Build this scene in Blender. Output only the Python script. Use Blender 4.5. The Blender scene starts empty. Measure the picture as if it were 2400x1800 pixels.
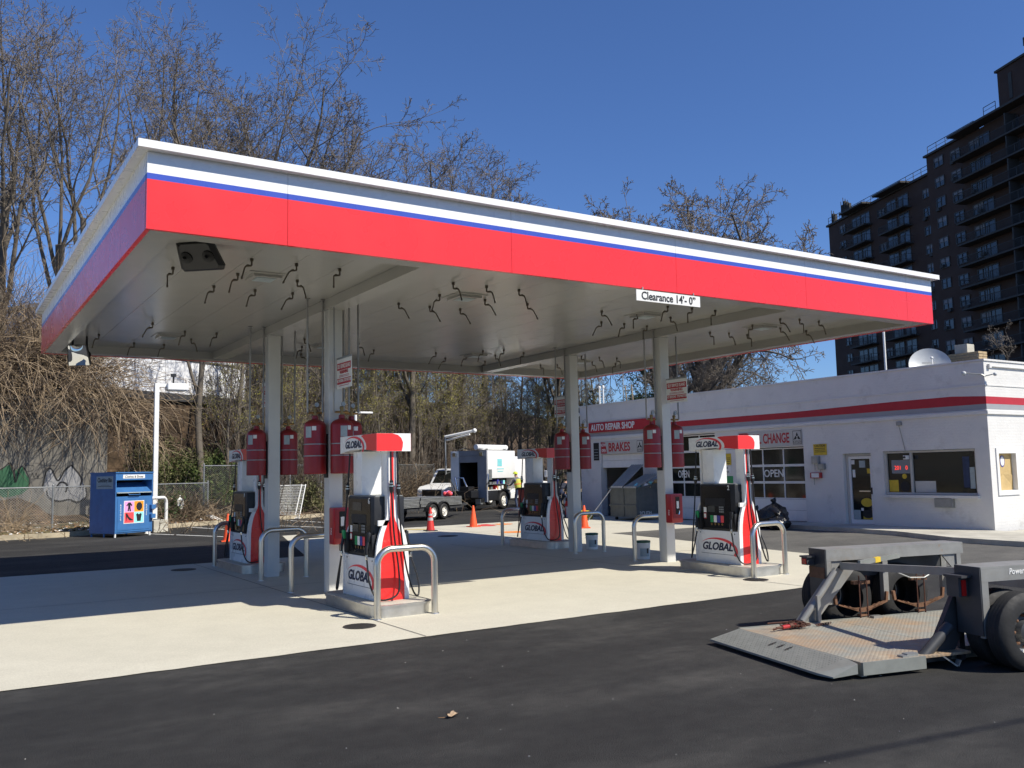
import bpy, bmesh, math, random
import numpy as np
from mathutils import Matrix, Vector, Quaternion
PI = math.pi
scene = bpy.context.scene
COL = scene.collection

# ---------------------------------------------------------------- camera
CF = 2107.25                      # focal length in photo pixels (photo 2400 x 1800)
CP = Vector((-1.770, -9.724, 1.830))
YAW, PITCH, ROLL = math.radians(32.754), math.radians(5.551), math.radians(-1.145)
_f = Vector((math.sin(YAW)*math.cos(PITCH), math.cos(YAW)*math.cos(PITCH), math.sin(PITCH)))
_r = Vector((math.cos(YAW), -math.sin(YAW), 0)); _u = _r.cross(_f)
CR = _r*math.cos(ROLL) + _u*math.sin(ROLL)
CU = -_r*math.sin(ROLL) + _u*math.cos(ROLL)
cd = bpy.data.cameras.new('camera'); cam = bpy.data.objects.new('camera', cd); COL.objects.link(cam)
cd.sensor_width = 36; cd.lens = 36*CF/2400; cd.clip_start = .1; cd.clip_end = 3000
cam.matrix_world = Matrix(((CR.x, CU.x, -_f.x, CP.x), (CR.y, CU.y, -_f.y, CP.y), (CR.z, CU.z, -_f.z, CP.z), (0, 0, 0, 1)))
scene.camera = cam

def ray(x, y): return _f + CR*((x-1200)/CF) - CU*((y-900)/CF)
def gnd(x, y, z=0.0):             # the point of height z seen at photo pixel x, y
    d = ray(x, y); return CP + d*((z-CP.z)/d.z)
def dep(x, y, depth):             # the point seen at photo pixel x, y at that depth
    return CP + ray(x, y)*depth
def base(x, depth, z=0.0):        # ground point below pixel column x at that depth
    d = ray(x, 1105); return Vector((CP.x+d.x*depth, CP.y+d.y*depth, z))

# ---------------------------------------------------------------- world, sun, exposure
SUN = Vector((.45, -.842, 1.0)).normalized()
w = bpy.data.worlds.new('World'); scene.world = w; w.use_nodes = True
nt = w.node_tree; bg = nt.nodes['Background']
sky = nt.nodes.new('ShaderNodeTexSky'); sky.sky_type = 'NISHITA'; sky.sun_disc = False
sky.sun_elevation = math.asin(SUN.z); sky.sun_rotation = math.atan2(SUN.x, SUN.y)
sky.altitude = 30; sky.air_density = 1.0; sky.dust_density = .15; sky.ozone_density = 3.2
hs = nt.nodes.new('ShaderNodeMixRGB'); hs.blend_type = 'MULTIPLY'; hs.inputs[0].default_value = 1; hs.inputs[2].default_value = (.93, 1.23, 1.78, 1)   # clear spring sky
nt.links.new(sky.outputs[0], hs.inputs[1]); nt.links.new(hs.outputs[0], bg.inputs[0]); bg.inputs[1].default_value = .057
sl = bpy.data.lights.new('sun', 'SUN'); sl.energy = 5.0; sl.angle = math.radians(.53); sl.color = (1, .935, .82)
so = bpy.data.objects.new('sun', sl); COL.objects.link(so); so.location = (20, -30, 40)
so.rotation_euler = SUN.to_track_quat('Z', 'Y').to_euler()
scene.view_settings.view_transform = 'Standard'; scene.view_settings.look = 'None'
scene.view_settings.exposure = .32; scene.view_settings.gamma = 1; scene.view_settings.use_curve_mapping = False
scene.render.engine = 'CYCLES'
scene.cycles.max_bounces = 6; scene.cycles.transparent_max_bounces = 6

# ---------------------------------------------------------------- materials
M = {}
def mat(name, col, rough=.6, metal=0., var=.12, scale=6., bump=0., bscale=None, spec=.5, coat=0., col2=None, ns=None, detail=4, emit=0, alpha=1., trans=0., wear=None, dirt=None, aniso=None):
    m = bpy.data.materials.new(name); m.use_nodes = True; M[name] = m
    t = m.node_tree; n = t.nodes; b = n['Principled BSDF']
    c = (*col, 1) if len(col) == 3 else col
    b.inputs['Base Color'].default_value = c; b.inputs['Roughness'].default_value = rough; b.inputs['Metallic'].default_value = metal
    b.inputs['Specular IOR Level'].default_value = spec; b.inputs['Coat Weight'].default_value = coat
    b.inputs['Alpha'].default_value = alpha; b.inputs['Transmission Weight'].default_value = trans
    tc = n.new('ShaderNodeTexCoord')
    src = tc.outputs['Object']
    if ns or aniso:
        mp = n.new('ShaderNodeMapping'); mp.inputs['Scale'].default_value = aniso or (1, 1, 1); t.links.new(src, mp.inputs[0]); src = mp.outputs[0]
    last = None
    if var or col2:
        no = n.new('ShaderNodeTexNoise'); no.inputs['Scale'].default_value = scale; no.inputs['Detail'].default_value = detail; no.inputs['Roughness'].default_value = .62
        t.links.new(src, no.inputs['Vector'])
        rp = n.new('ShaderNodeValToRGB'); rp.color_ramp.elements[0].position = .3; rp.color_ramp.elements[1].position = .7
        lo = tuple(x*(1-var) for x in c[:3]); hi = tuple(min(1, x*(1+var)) for x in c[:3])
        if col2: hi = col2
        rp.color_ramp.elements[0].color = (*lo, 1); rp.color_ramp.elements[1].color = (*hi, 1)
        t.links.new(no.outputs['Fac'], rp.inputs[0]); last = rp.outputs[0]
    for spot in (wear, dirt):      # (colour, scale, threshold, sharpness)
        if not spot: continue
        no = n.new('ShaderNodeTexNoise'); no.inputs['Scale'].default_value = spot[1]; no.inputs['Detail'].default_value = 6; no.inputs['Roughness'].default_value = .7
        t.links.new(src, no.inputs['Vector'])
        rp = n.new('ShaderNodeValToRGB'); rp.color_ramp.elements[0].position = spot[2]; rp.color_ramp.elements[1].position = min(1, spot[2]+spot[3])
        t.links.new(no.outputs['Fac'], rp.inputs[0])
        mx = n.new('ShaderNodeMixRGB'); mx.inputs[2].default_value = (*spot[0], 1)
        if last: t.links.new(last, mx.inputs[1])
        else: mx.inputs[1].default_value = c
        t.links.new(rp.outputs[0], mx.inputs[0]); last = mx.outputs[0]
    if last: t.links.new(last, b.inputs['Base Color'])
    if rough > .05 and var:
        nr = n.new('ShaderNodeTexNoise'); nr.inputs['Scale'].default_value = scale*2.3; t.links.new(src, nr.inputs['Vector'])
        mr = n.new('ShaderNodeMapRange'); mr.inputs[3].default_value = rough*.82; mr.inputs[4].default_value = min(1, rough*1.18)
        t.links.new(nr.outputs['Fac'], mr.inputs[0]); t.links.new(mr.outputs[0], b.inputs['Roughness'])
    if bump:
        nb = n.new('ShaderNodeTexNoise'); nb.inputs['Scale'].default_value = bscale or scale*4; nb.inputs['Detail'].default_value = 5
        t.links.new(src, nb.inputs['Vector'])
        bp = n.new('ShaderNodeBump'); bp.inputs['Strength'].default_value = bump; bp.inputs['Distance'].default_value = .02
        t.links.new(nb.outputs['Fac'], bp.inputs['Height']); t.links.new(bp.outputs[0], b.inputs['Normal'])
    if emit:
        b.inputs['Emission Color'].default_value = c; b.inputs['Emission Strength'].default_value = emit
    return m

mat('white_panel', (.82, .82, .80), .28, var=.03, scale=2, coat=.2, bump=.025, bscale=1.3)
mat('red_panel', (.80, .030, .028), .28, var=.05, scale=1.1, coat=.2, bump=.03, bscale=1.1)
mat('blue_panel', (.045, .085, .45), .28, var=.04, scale=2, coat=.2)
mat('white_paint', (.74, .74, .72), .45, var=.05, scale=3, dirt=((.45, .44, .40), 4, .62, .3))
mat('column_white', (.60, .60, .57), .4, var=.04, scale=2.5)
mat('steel', (.62, .60, .55), .30, metal=1, var=.08, scale=14, aniso=(1, 1, .1))
mat('island_steel', (.60, .59, .56), .36, metal=1, var=.14, scale=5, bump=.05)
mat('galv', (.33, .34, .33), .5, metal=.7, var=.15, scale=9)
mat('conduit', (.30, .30, .29), .45, metal=.5, var=.1, scale=7)
mat('tank_red', (.27, .014, .016), .42, var=.12, scale=5, coat=.05)
mat('sign_red', (.42, .02, .03), .55, var=.08, scale=6)
mat('red_plastic', (.40, .02, .022), .35, var=.1, scale=6, coat=.15)
mat('brass', (.30, .19, .08), .4, metal=.9, var=.15, scale=9)
mat('black', (.012, .012, .013), .45, var=.2, scale=8)
mat('black_gloss', (.010, .010, .011), .16, var=.1, scale=8)
mat('rubber', (.014, .014, .014), .72, var=.25, scale=9, bump=.1)
mat('hose', (.010, .010, .010), .4, var=.2, scale=12)
mat('screen', (.055, .06, .06), .12, var=.15, scale=20)
mat('label_white', (.75, .75, .72), .6, var=.04, scale=10)
mat('label_grey', (.34, .40, .41), .55, var=.1, scale=14)
mat('navy', (.008, .014, .05), .4, var=.1)
mat('ink', (.012, .012, .014), .6, var=.1)
mat('green_plastic', (.02, .28, .09), .4, var=.1, scale=8)
mat('blue_plastic', (.05, .05, .28), .4, var=.1)
mat('orange_cone', (.82, .10, .025), .5, var=.1, scale=6, dirt=((.2, .05, .02), 9, .62, .25))
mat('cone_red', (.55, .03, .025), .5, var=.1, scale=6, dirt=((.2, .03, .02), 9, .6, .3))
mat('grey_band', (.42, .41, .42), .5, var=.1)
mat('yellow', (.62, .43, .03), .5, var=.1, scale=8)
mat('cast_iron', (.06, .055, .05), .65, metal=.4, var=.3, scale=14, bump=.4)
mat('bin_blue', (.045, .155, .37), .42, var=.12, scale=3, dirt=((.03, .07, .16), 5, .58, .25), coat=.05)
mat('pink', (.75, .33, .62), .6, var=.03); mat('orange_print', (.80, .30, .015), .6, var=.03)
mat('red_print', (.75, .07, .08), .6, var=.03); mat('cyan_print', (.30, .75, .75), .6, var=.03)
mat('glass_dark', (.012, .014, .013), .06, var=.1, scale=3, spec=.6)
mat('interior_dark', (.010, .010, .010), .8, var=.4, scale=3)  # near-black colour standing in for shade inside openings
mat('truck_white', (.80, .80, .78), .3, var=.04, scale=2, coat=.3, dirt=((.5, .48, .43), 3, .66, .25))
mat('truck_grey', (.24, .25, .27), .5, var=.1, scale=3)
mat('chrome', (.75, .75, .73), .18, metal=1, var=.05)
mat('wheel_white', (.72, .70, .64), .45, var=.1, scale=8)
mat('trailer_grey', (.26, .26, .245), .42, metal=.15, var=.14, scale=5, wear=((.30, .17, .09), 6, .63, .10), dirt=((.22, .19, .145), 2.6, .52, .3))
mat('trailer_dark', (.045, .047, .05), .5, var=.2, scale=5)
mat('rust', (.17, .085, .045), .85, var=.3, scale=9, bump=.3)
mat('rusty_chain', (.105, .045, .03), .75, metal=.3, var=.35, scale=16)
mat('deck', (.30, .30, .26), .62, metal=.25, var=.12, scale=4, wear=((.40, .27, .16), 1.1, .42, .22), dirt=((.44, .38, .28), 2.4, .56, .15), bump=.1)
mat('ramp_grey', (.25, .26, .235), .55, metal=.3, var=.12, scale=6, dirt=((.38, .37, .33), 7, .66, .12))
mat('wood', (.32, .25, .16), .8, var=.2, scale=6, aniso=(1, 8, 8))
mat('shop_white', (.67, .66, .63), .6, var=.05, scale=1.2, bump=.25, bscale=16, dirt=((.40, .39, .36), 1.3, .56, .3), wear=((.33, .31, .28), 5.5, .70, .08))
mat('shop_cream', (.50, .49, .45), .6, var=.06, scale=3)
mat('shop_grey', (.30, .31, .33), .6, var=.06, scale=3)
mat('shop_red', (.42, .018, .03), .55, var=.07, scale=4)
mat('kraft', (.50, .36, .16), .8, var=.12, scale=3)
mat('chimney_brick', (.44, .33, .19), .85, var=.18, scale=7, bump=.2)
mat('mortar', (.30, .27, .22), .9, var=.1)
mat('dish', (.50, .52, .52), .4, var=.08, scale=4)
mat('dumpster', (.10, .11, .105), .55, var=.16, scale=4, dirt=((.17, .15, .12), 3, .58, .25))
mat('trash_bag', (.012, .012, .013), .22, var=.2, scale=9, bump=.5, bscale=24)
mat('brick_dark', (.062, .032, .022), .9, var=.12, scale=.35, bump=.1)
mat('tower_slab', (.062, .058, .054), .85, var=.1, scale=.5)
mat('tower_glass', (.05, .06, .075), .15, var=.5, scale=.9)
mat('tower_frame', (.075, .072, .072), .6, var=.1, scale=2)
mat('tower_blind', (.21, .20, .21), .6, var=.3, scale=.6)
mat('rail_metal', (.05, .05, .052), .7, metal=.1, var=.1)
mat('bark', (.115, .097, .075), .92, var=.3, scale=3.5, bump=.5, bscale=14, aniso=(1, 1, .25))
mat('bark_grey', (.205, .18, .145), .92, var=.28, scale=4, bump=.4, bscale=14, aniso=(1, 1, .25))
mat('twig', (.165, .14, .115), .9, var=.25, scale=1.5)
mat('bud', (.33, .30, .055), .8, var=.25, scale=2)
mat('vine', (.33, .25, .16), .9, var=.3, scale=1.1)
mat('vine_dark', (.075, .052, .034), .9, var=.35, scale=1.1)
mat('leaf_green', (.05, .085, .018), .75, var=.4, scale=1.0, col2=(.13, .18, .035))
mat('leaf_dark', (.035, .06, .015), .75, var=.4, scale=1.4)
mat('dry_leaf', (.26, .15, .07), .85, var=.3, scale=12)
mat('hardhat', (.55, .62, .03), .4, var=.05); mat('vest', (.55, .55, .08), .8, var=.1, scale=8)
mat('vest_orange', (.75, .22, .06), .8, var=.1); mat('skin', (.44, .25, .17), .6, var=.08); mat('denim', (.035, .05, .10), .9, var=.25, scale=9)
mat('shirt_dark', (.03, .035, .055), .9, var=.2, scale=8); mat('shirt_grey', (.12, .12, .14), .9, var=.2, scale=8); mat('boot', (.05, .035, .025), .8, var=.2)
mat('led_red', (.9, .05, .03), .5, var=0, emit=1.2)
mat('tail_red', (.55, .015, .012), .2, var=.05)
mat('mirror', (.85, .86, .85), .03, metal=1, var=0)
mat('stucco_wall', (.155, .145, .125), .9, var=.2, scale=.9, bump=.35, bscale=9, dirt=((.07, .066, .055), .55, .52, .3))
mat('graf_green', (.02, .09, .04), .7, var=.25, scale=2); mat('graf_black', (.015, .015, .015), .7, var=.2); mat('graf_grey', (.24, .24, .24), .7, var=.15, scale=2)
mat('teal_print', (.22, .60, .62), .5, var=.1)
mat('spray_red', (.62, .06, .05), .8, var=.3, scale=9); mat('spray_orange', (.78, .25, .05), .8, var=.3, scale=9)
mat('marking_white', (.72, .72, .69), .75, var=.12, scale=7, dirt=((.25, .25, .24), 12, .6, .2))
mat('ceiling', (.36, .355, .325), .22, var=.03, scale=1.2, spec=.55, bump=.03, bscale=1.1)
mat('far_white', (.70, .71, .73), .7, var=.06, scale=.4)

def nodes_of(m): return m.node_tree.nodes, m.node_tree.links, m.node_tree.nodes['Principled BSDF']

# ---------------------------------------------------------------- mesh helpers
KIDS = {}
class MB:
    def __init__(s): s.v = []; s.f = []; s.m = []
    def add(s, vs, fs, mi=0):
        o = len(s.v); s.v += [tuple(p) for p in vs]
        for f in fs: s.f.append(tuple(i+o for i in f)); s.m.append(mi)
        return s
    def box(s, x0, x1, y0, y1, z0, z1, mi=0, b=0):
        if b:                                  # chamfered along all twelve edges
            bm = bmesh.new(); bmesh.ops.create_cube(bm, size=1)
            bmesh.ops.scale(bm, vec=(x1-x0, y1-y0, z1-z0), verts=bm.verts); bmesh.ops.translate(bm, vec=((x0+x1)/2, (y0+y1)/2, (z0+z1)/2), verts=bm.verts)
            bmesh.ops.bevel(bm, geom=bm.edges[:], offset=b, segments=2, profile=.6, affect='EDGES'); s.bm(bm, mi); return s
        return s.add([(x0, y0, z0), (x1, y0, z0), (x1, y1, z0), (x0, y1, z0), (x0, y0, z1), (x1, y0, z1), (x1, y1, z1), (x0, y1, z1)],
                     [(0, 3, 2, 1), (4, 5, 6, 7), (0, 1, 5, 4), (1, 2, 6, 5), (2, 3, 7, 6), (3, 0, 4, 7)], mi)
    def bm(s, bm, mi=0):
        bm.verts.ensure_lookup_table(); o = len(s.v); s.v += [tuple(v.co) for v in bm.verts]
        for f in bm.faces: s.f.append(tuple(v.index+o for v in f.verts)); s.m.append(mi)
        bm.free(); return s
    def bar(s, p, q, wd, ht, mi=0, up=(0, 0, 1)):     # rectangular bar from p to q
        p, q = Vector(p), Vector(q); d = (q-p).normalized(); up = Vector(up)
        if abs(d.dot(up)) > .98: up = Vector((1, 0, 0))
        a = d.cross(up).normalized(); b = a.cross(d)
        vs = [c + a*(wd/2*i) + b*(ht/2*j) for c in (p, q) for i, j in ((-1, -1), (1, -1), (1, 1), (-1, 1))]
        return s.add(vs, [(0, 1, 2, 3), (7, 6, 5, 4), (0, 4, 5, 1), (1, 5, 6, 2), (2, 6, 7, 3), (3, 7, 4, 0)], mi)
    def tube(s, pts, r, n=8, mi=0, cap=True):
        pts = [Vector(p) for p in pts]; rs = r if isinstance(r, (list, tuple)) else [r]*len(pts)
        o = len(s.v); a = None
        for i, p in enumerate(pts):
            d = (pts[min(i+1, len(pts)-1)] - pts[max(i-1, 0)]).normalized()
            if a is None: a = d.orthogonal().normalized()
            a = (a - d*a.dot(d)).normalized() if (a-d*a.dot(d)).length > 1e-6 else d.orthogonal().normalized()
            b = d.cross(a)
            for k in range(n):
                t = 2*PI*k/n; s.v.append(tuple(p + (a*math.cos(t) + b*math.sin(t))*rs[i]))
        for i in range(len(pts)-1):
            for k in range(n):
                s.f.append((o+i*n+k, o+i*n+(k+1) % n, o+(i+1)*n+(k+1) % n, o+(i+1)*n+k)); s.m.append(mi)
        if cap and n > 2:
            s.f.append(tuple(o+k for k in range(n))[::-1]); s.m.append(mi)
            e = o+(len(pts)-1)*n; s.f.append(tuple(e+k for k in range(n))); s.m.append(mi)
        return s
    def lathe(s, prof, n=20, mi=0, o=(0, 0, 0), ax='z', cap=True):
        b = len(s.v)
        for r, z in prof:
            for k in range(n):
                t = 2*PI*k/n; p = (r*math.cos(t), r*math.sin(t), z)
                if ax == 'x': p = (p[2], p[0], p[1])
                if ax == 'y': p = (p[1], p[2], p[0])
                s.v.append((p[0]+o[0], p[1]+o[1], p[2]+o[2]))
        for i in range(len(prof)-1):
            for k in range(n):
                s.f.append((b+i*n+k, b+i*n+(k+1) % n, b+(i+1)*n+(k+1) % n, b+(i+1)*n+k)); s.m.append(mi)
        if cap:
            if prof[0][0] > 1e-4: s.f.append(tuple(b+k for k in range(n))[::-1]); s.m.append(mi)
            e = b+(len(prof)-1)*n
            if prof[-1][0] > 1e-4: s.f.append(tuple(e+k for k in range(n))); s.m.append(mi)
        return s
    def prism(s, poly, t0, t1, ax='z', mi=0):        # poly extruded along an axis; ax names the extrusion axis
        n = len(poly)
        def P(a, b, t): return {'z': (a, b, t), 'y': (a, t, b), 'x': (t, a, b)}[ax]
        vs = [P(a, b, t0) for a, b in poly] + [P(a, b, t1) for a, b in poly]
        fs = [tuple(range(n))[::-1], tuple(range(n, 2*n))] + [(i, (i+1) % n, n+(i+1) % n, n+i) for i in range(n)]
        return s.add(vs, fs, mi)
    def quad(s, a, b, c, d, mi=0): return s.add([a, b, c, d], [(0, 1, 2, 3)], mi)
    def ball(s, c, r, n=10, mi=0, sc=(1, 1, 1)):
        pr = [(math.sin(PI*i/n)*r, -math.cos(PI*i/n)*r) for i in range(n+1)]
        o = len(s.v); s.lathe(pr, max(8, n), mi, cap=False)
        for i in range(o, len(s.v)):
            p = s.v[i]; s.v[i] = (p[0]*sc[0]+c[0], p[1]*sc[1]+c[1], p[2]*sc[2]+c[2])
        return s
    def mesh(s, name, mats, smooth=0):
        me = bpy.data.meshes.new(name); me.from_pydata(s.v, [], s.f); me.update()
        bm = bmesh.new(); bm.from_mesh(me); bmesh.ops.recalc_face_normals(bm, faces=bm.faces[:]); bm.to_mesh(me); bm.free()
        for m in (mats if isinstance(mats, (list, tuple)) else [mats]): me.materials.append(M[m])
        me.polygons.foreach_set('material_index', s.m)
        if smooth: smoothen(me, smooth)
        return me
    def build(s, name, mats, parent=None, loc=None, rot=None, smooth=0):
        o = bpy.data.objects.new(name, s.mesh(name, mats, smooth)); COL.objects.link(o)
        if parent: o.parent = parent; KIDS.setdefault(parent.name, []).append(o)
        if loc is not None: o.location = loc
        if rot is not None: o.rotation_euler = rot
        return o
def smoothen(me, deg):
    me.polygons.foreach_set('use_smooth', [True]*len(me.polygons))
    bm = bmesh.new(); bm.from_mesh(me); a = math.radians(deg)
    for e in bm.edges:
        if len(e.link_faces) == 2 and e.calc_face_angle(0) > a: e.smooth = False
    bm.to_mesh(me); bm.free()
def tag(o, label=None, cat=None, group=None, kind=None):
    if label: o['label'] = label
    if cat: o['category'] = cat
    if group: o['group'] = group
    if kind: o['kind'] = kind
    return o
def thing(name, label, cat, loc=(0, 0, 0), rz=0, group=None):
    o = bpy.data.objects.new(name, None); COL.objects.link(o); o.empty_display_size = .2
    o.location = loc; o.rotation_euler = (0, 0, rz); return tag(o, label, cat, group)
def share(name, me, parent, loc=(0, 0, 0), rot=(0, 0, 0), sc=(1, 1, 1)):   # an object on shared mesh data
    o = bpy.data.objects.new(name, me); COL.objects.link(o); o.parent = parent; o.location = loc; o.rotation_euler = rot; o.scale = sc
    if parent: KIDS.setdefault(parent.name, []).append(o)
    return o
def kids(o): return list(KIDS.get(o.name, []))
def copy_tree(o, parent=None):
    c = o.copy(); COL.objects.link(c); c.parent = parent
    if parent: KIDS.setdefault(parent.name, []).append(c)
    for ch in kids(o): copy_tree(ch, c)
    return c
def copy_thing(o, loc, rz, label, sc=None):
    c = copy_tree(o); c.location = loc; c.rotation_euler = (0, 0, rz); c['label'] = label
    if sc: c.scale = sc
    return c
_fonts = {}
def text_mesh(body, size=1., ext=.0015, shear=0, xs=1., bold=0., align='CENTER', key=None, spacing=1.):
    k = (body, size, ext, shear, xs, bold, align, spacing)
    if k in _fonts: return _fonts[k]
    cu = bpy.data.curves.new('t', 'FONT'); cu.body = body; cu.size = size; cu.extrude = ext; cu.shear = shear; cu.offset = bold*size
    cu.align_x = align; cu.align_y = 'CENTER'; cu.space_character = spacing; cu.resolution_u = 3
    ob = bpy.data.objects.new('t', cu); COL.objects.link(ob)
    dg = bpy.context.evaluated_depsgraph_get(); me = bpy.data.meshes.new_from_object(ob.evaluated_get(dg))
    bpy.data.objects.remove(ob); bpy.data.curves.remove(cu)
    if xs != 1: me.transform(Matrix.Diagonal((xs, 1, 1, 1)))
    _fonts[k] = me; return me
def facing(d, up=(0, 0, 1)):       # rotation that turns a flat text (normal +z, up +y) to face direction d
    d = Vector(d).normalized(); up = Vector(up); x = up.cross(d).normalized(); y = d.cross(x)
    return Matrix((x, y, d)).transposed().to_euler()
def text(body, loc, d, size, m, parent, name='lettering', **kw):
    me = text_mesh(body, size, **kw).copy(); me.materials.clear(); me.materials.append(M[m]); me.name = name
    return share(name, me, parent, loc, facing(d))
def struct(o): o['kind'] = 'structure'; return o
def arc(c, r, a0, a1, n=8): return [(c[0]+r*math.cos(a0+(a1-a0)*i/n), c[1]+r*math.sin(a0+(a1-a0)*i/n)) for i in range(n+1)]
# ================================================================ ground, pavements, embankment
def surf(name, c0, c1, c2, specks=None, rough=.85, streak=(1, 1, 1), bump=.25, big=.35, mid=2.2, lo=.36, hi=.66, bs=55, mv=.15):
    m = bpy.data.materials.new(name); m.use_nodes = True; M[name] = m; n, l, b = nodes_of(m)
    tc = n.new('ShaderNodeTexCoord'); mp = n.new('ShaderNodeMapping'); mp.inputs['Scale'].default_value = streak; l.new(tc.outputs['Object'], mp.inputs[0])
    def noise(sc, det, vec, rg=.6):
        k = n.new('ShaderNodeTexNoise'); k.inputs['Scale'].default_value = sc; k.inputs['Detail'].default_value = det; k.inputs['Roughness'].default_value = rg; l.new(vec, k.inputs['Vector']); return k.outputs['Fac']
    def ramp(src, stops):
        r = n.new('ShaderNodeValToRGB'); e = r.color_ramp.elements
        while len(e) < len(stops): e.new(.5)
        for i, (p, c) in enumerate(stops): e[i].position = p; e[i].color = (*c, 1)
        l.new(src, r.inputs[0]); return r.outputs[0]
    A = ramp(noise(big, 6, mp.outputs[0], .68), [(lo, c0), (.5, c1), (hi, c2)])
    Bm = ramp(noise(mid, 5, tc.outputs['Object']), [(.3, (1-mv,)*3), (.7, (1+mv,)*3)])
    mx = n.new('ShaderNodeMixRGB'); mx.blend_type = 'MULTIPLY'; mx.inputs[0].default_value = 1; l.new(A, mx.inputs[1]); l.new(Bm, mx.inputs[2]); out = mx.outputs[0]
    C = ramp(noise(bs*2, 2, tc.outputs['Object']), [(.30, (.55,)*3), (.70, (1.5,)*3)] if specks else [(.32, (.72,)*3), (.68, (1.28,)*3)])
    m2 = n.new('ShaderNodeMixRGB'); m2.blend_type = 'MULTIPLY'; m2.inputs[0].default_value = 1 if specks else .35; l.new(out, m2.inputs[1]); l.new(C, m2.inputs[2]); out = m2.outputs[0]
    if specks:
        vo = n.new('ShaderNodeTexVoronoi'); vo.inputs['Scale'].default_value = specks[1]; l.new(tc.outputs['Object'], vo.inputs['Vector'])
        k = ramp(vo.outputs['Distance'], [(0, (1,)*3), (specks[2], (0,)*3)])
        pn = ramp(noise(1.3, 3, tc.outputs['Object']), [(.45, (0,)*3), (.62, (.8,)*3)])
        mm = n.new('ShaderNodeMath'); mm.operation = 'MULTIPLY'; l.new(k, mm.inputs[0]); l.new(pn, mm.inputs[1])
        m3 = n.new('ShaderNodeMixRGB'); l.new(mm.outputs[0], m3.inputs[0]); l.new(out, m3.inputs[1]); m3.inputs[2].default_value = (*specks[0], 1); out = m3.outputs[0]
    l.new(out, b.inputs['Base Color']); b.inputs['Roughness'].default_value = rough; b.inputs['Specular IOR Level'].default_value = .35
    bp = n.new('ShaderNodeBump'); bp.inputs['Strength'].default_value = bump; bp.inputs['Distance'].default_value = .012
    l.new(noise(bs, 6, tc.outputs['Object'], .75), bp.inputs['Height']); l.new(bp.outputs[0], b.inputs['Normal'])
surf('asphalt', (.020, .0195, .0185), (.0265, .026, .0245), (.056, .054, .049), specks=((.30, .29, .27), 42, .055), streak=(.5, 1.25, 1), bump=.9, big=.55, mid=5, lo=.38, hi=.70, bs=70, mv=.2)
surf('asphalt_old', (.075, .073, .066), (.10, .097, .088), (.135, .13, .115), specks=((.3, .29, .26), 50, .06), streak=(.5, 1.2, 1), bump=.4)
surf('concrete', (.505, .48, .39), (.53, .503, .41), (.55, .525, .43), rough=.8, streak=(.6, .6, 1), bump=.10, big=.5, bs=38, mv=.04)
surf('concrete_old', (.40, .38, .32), (.46, .44, .37), (.52, .50, .43), rough=.85, bump=.2, big=.8)
surf('kerb_stone', (.34, .29, .20), (.42, .36, .25), (.50, .43, .31), rough=.9, bump=.4, big=1.5)
surf('leaf_litter', (.035, .025, .016), (.07, .047, .028), (.14, .095, .06), rough=.95, bump=1.0, big=1.2, mid=9, bs=26)
surf('dry_grass', (.10, .085, .04), (.17, .145, .075), (.24, .20, .115), rough=.95, bump=.8, big=1.4, mid=11, bs=40)

def sheet(name, poly, z, m, thick=0):
    mb = MB()
    if thick: mb.prism(poly, z-thick, z)
    else: mb.add([(x, y, z) for x, y in poly], [tuple(range(len(poly)))])
    return struct(mb.build(name, m))
sheet('asphalt_ground', [(-500, -500), (500, -500), (500, 500), (-500, 500)], 0, 'asphalt')
PAD = [(-45, -.5), (13.3, -.5), (13.62, 3.1), (14.3, 7.6), (14.66, 10.73), (20.6, 10.73), (20.6, 18.45), (16.3, 18.2), (11.5, 18.0), (7.3, 17.55), (5.42, 10.25), (-45, 10.75)]
_r = random.Random(1); PAD = [(x*.25, -.5+_r.uniform(-.014, .014)) for x in range(-180, 53)]+PAD[1:]
sheet('concrete_pad', PAD, .008, 'concrete')
sheet('old_asphalt', [(13.302, -.5), (60, -.5), (60, 2.6), (20.6, 2.6), (20.6, 10.726), (14.664, 10.726), (14.304, 7.6), (13.624, 3.1)], .004, 'asphalt_old')
SW = [(20.63, 11.2), (19.45, 11.2), (19.25, 6.4), (18.95, 4.5), (18.05, 2.5), (17.9, 1.1), (17.9, -1.2), (45, -1.2), (45, 2.6), (20.63, 2.6)]
sheet('sidewalk', SW, .12, 'concrete_old', thick=.12)
# joints cut in the pad: thin dark sealant strips
mb = MB()
for a, b in (((2.95, -.5), (2.95, 10.3)), ((-20, 5.2), (14.0, 5.2)), ((9.4, -.5), (9.4, 10.7)), ((12.2, 10.7), (12.2, 18)), ((7.5, 14.2), (20.5, 14.2)), ((-3.5, -.5), (-3.5, 10.4))):
    a, b = Vector((*a, .0115)), Vector((*b, .0115)); d = (b-a).normalized(); q = Vector((-d.y, d.x, 0))*.009
    mb.quad(a-q, b-q, b+q, a+q)
mat('sealant', (.17, .16, .14), .85, var=.2, scale=3)
struct(mb.build('pad_joints', 'sealant'))
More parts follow.
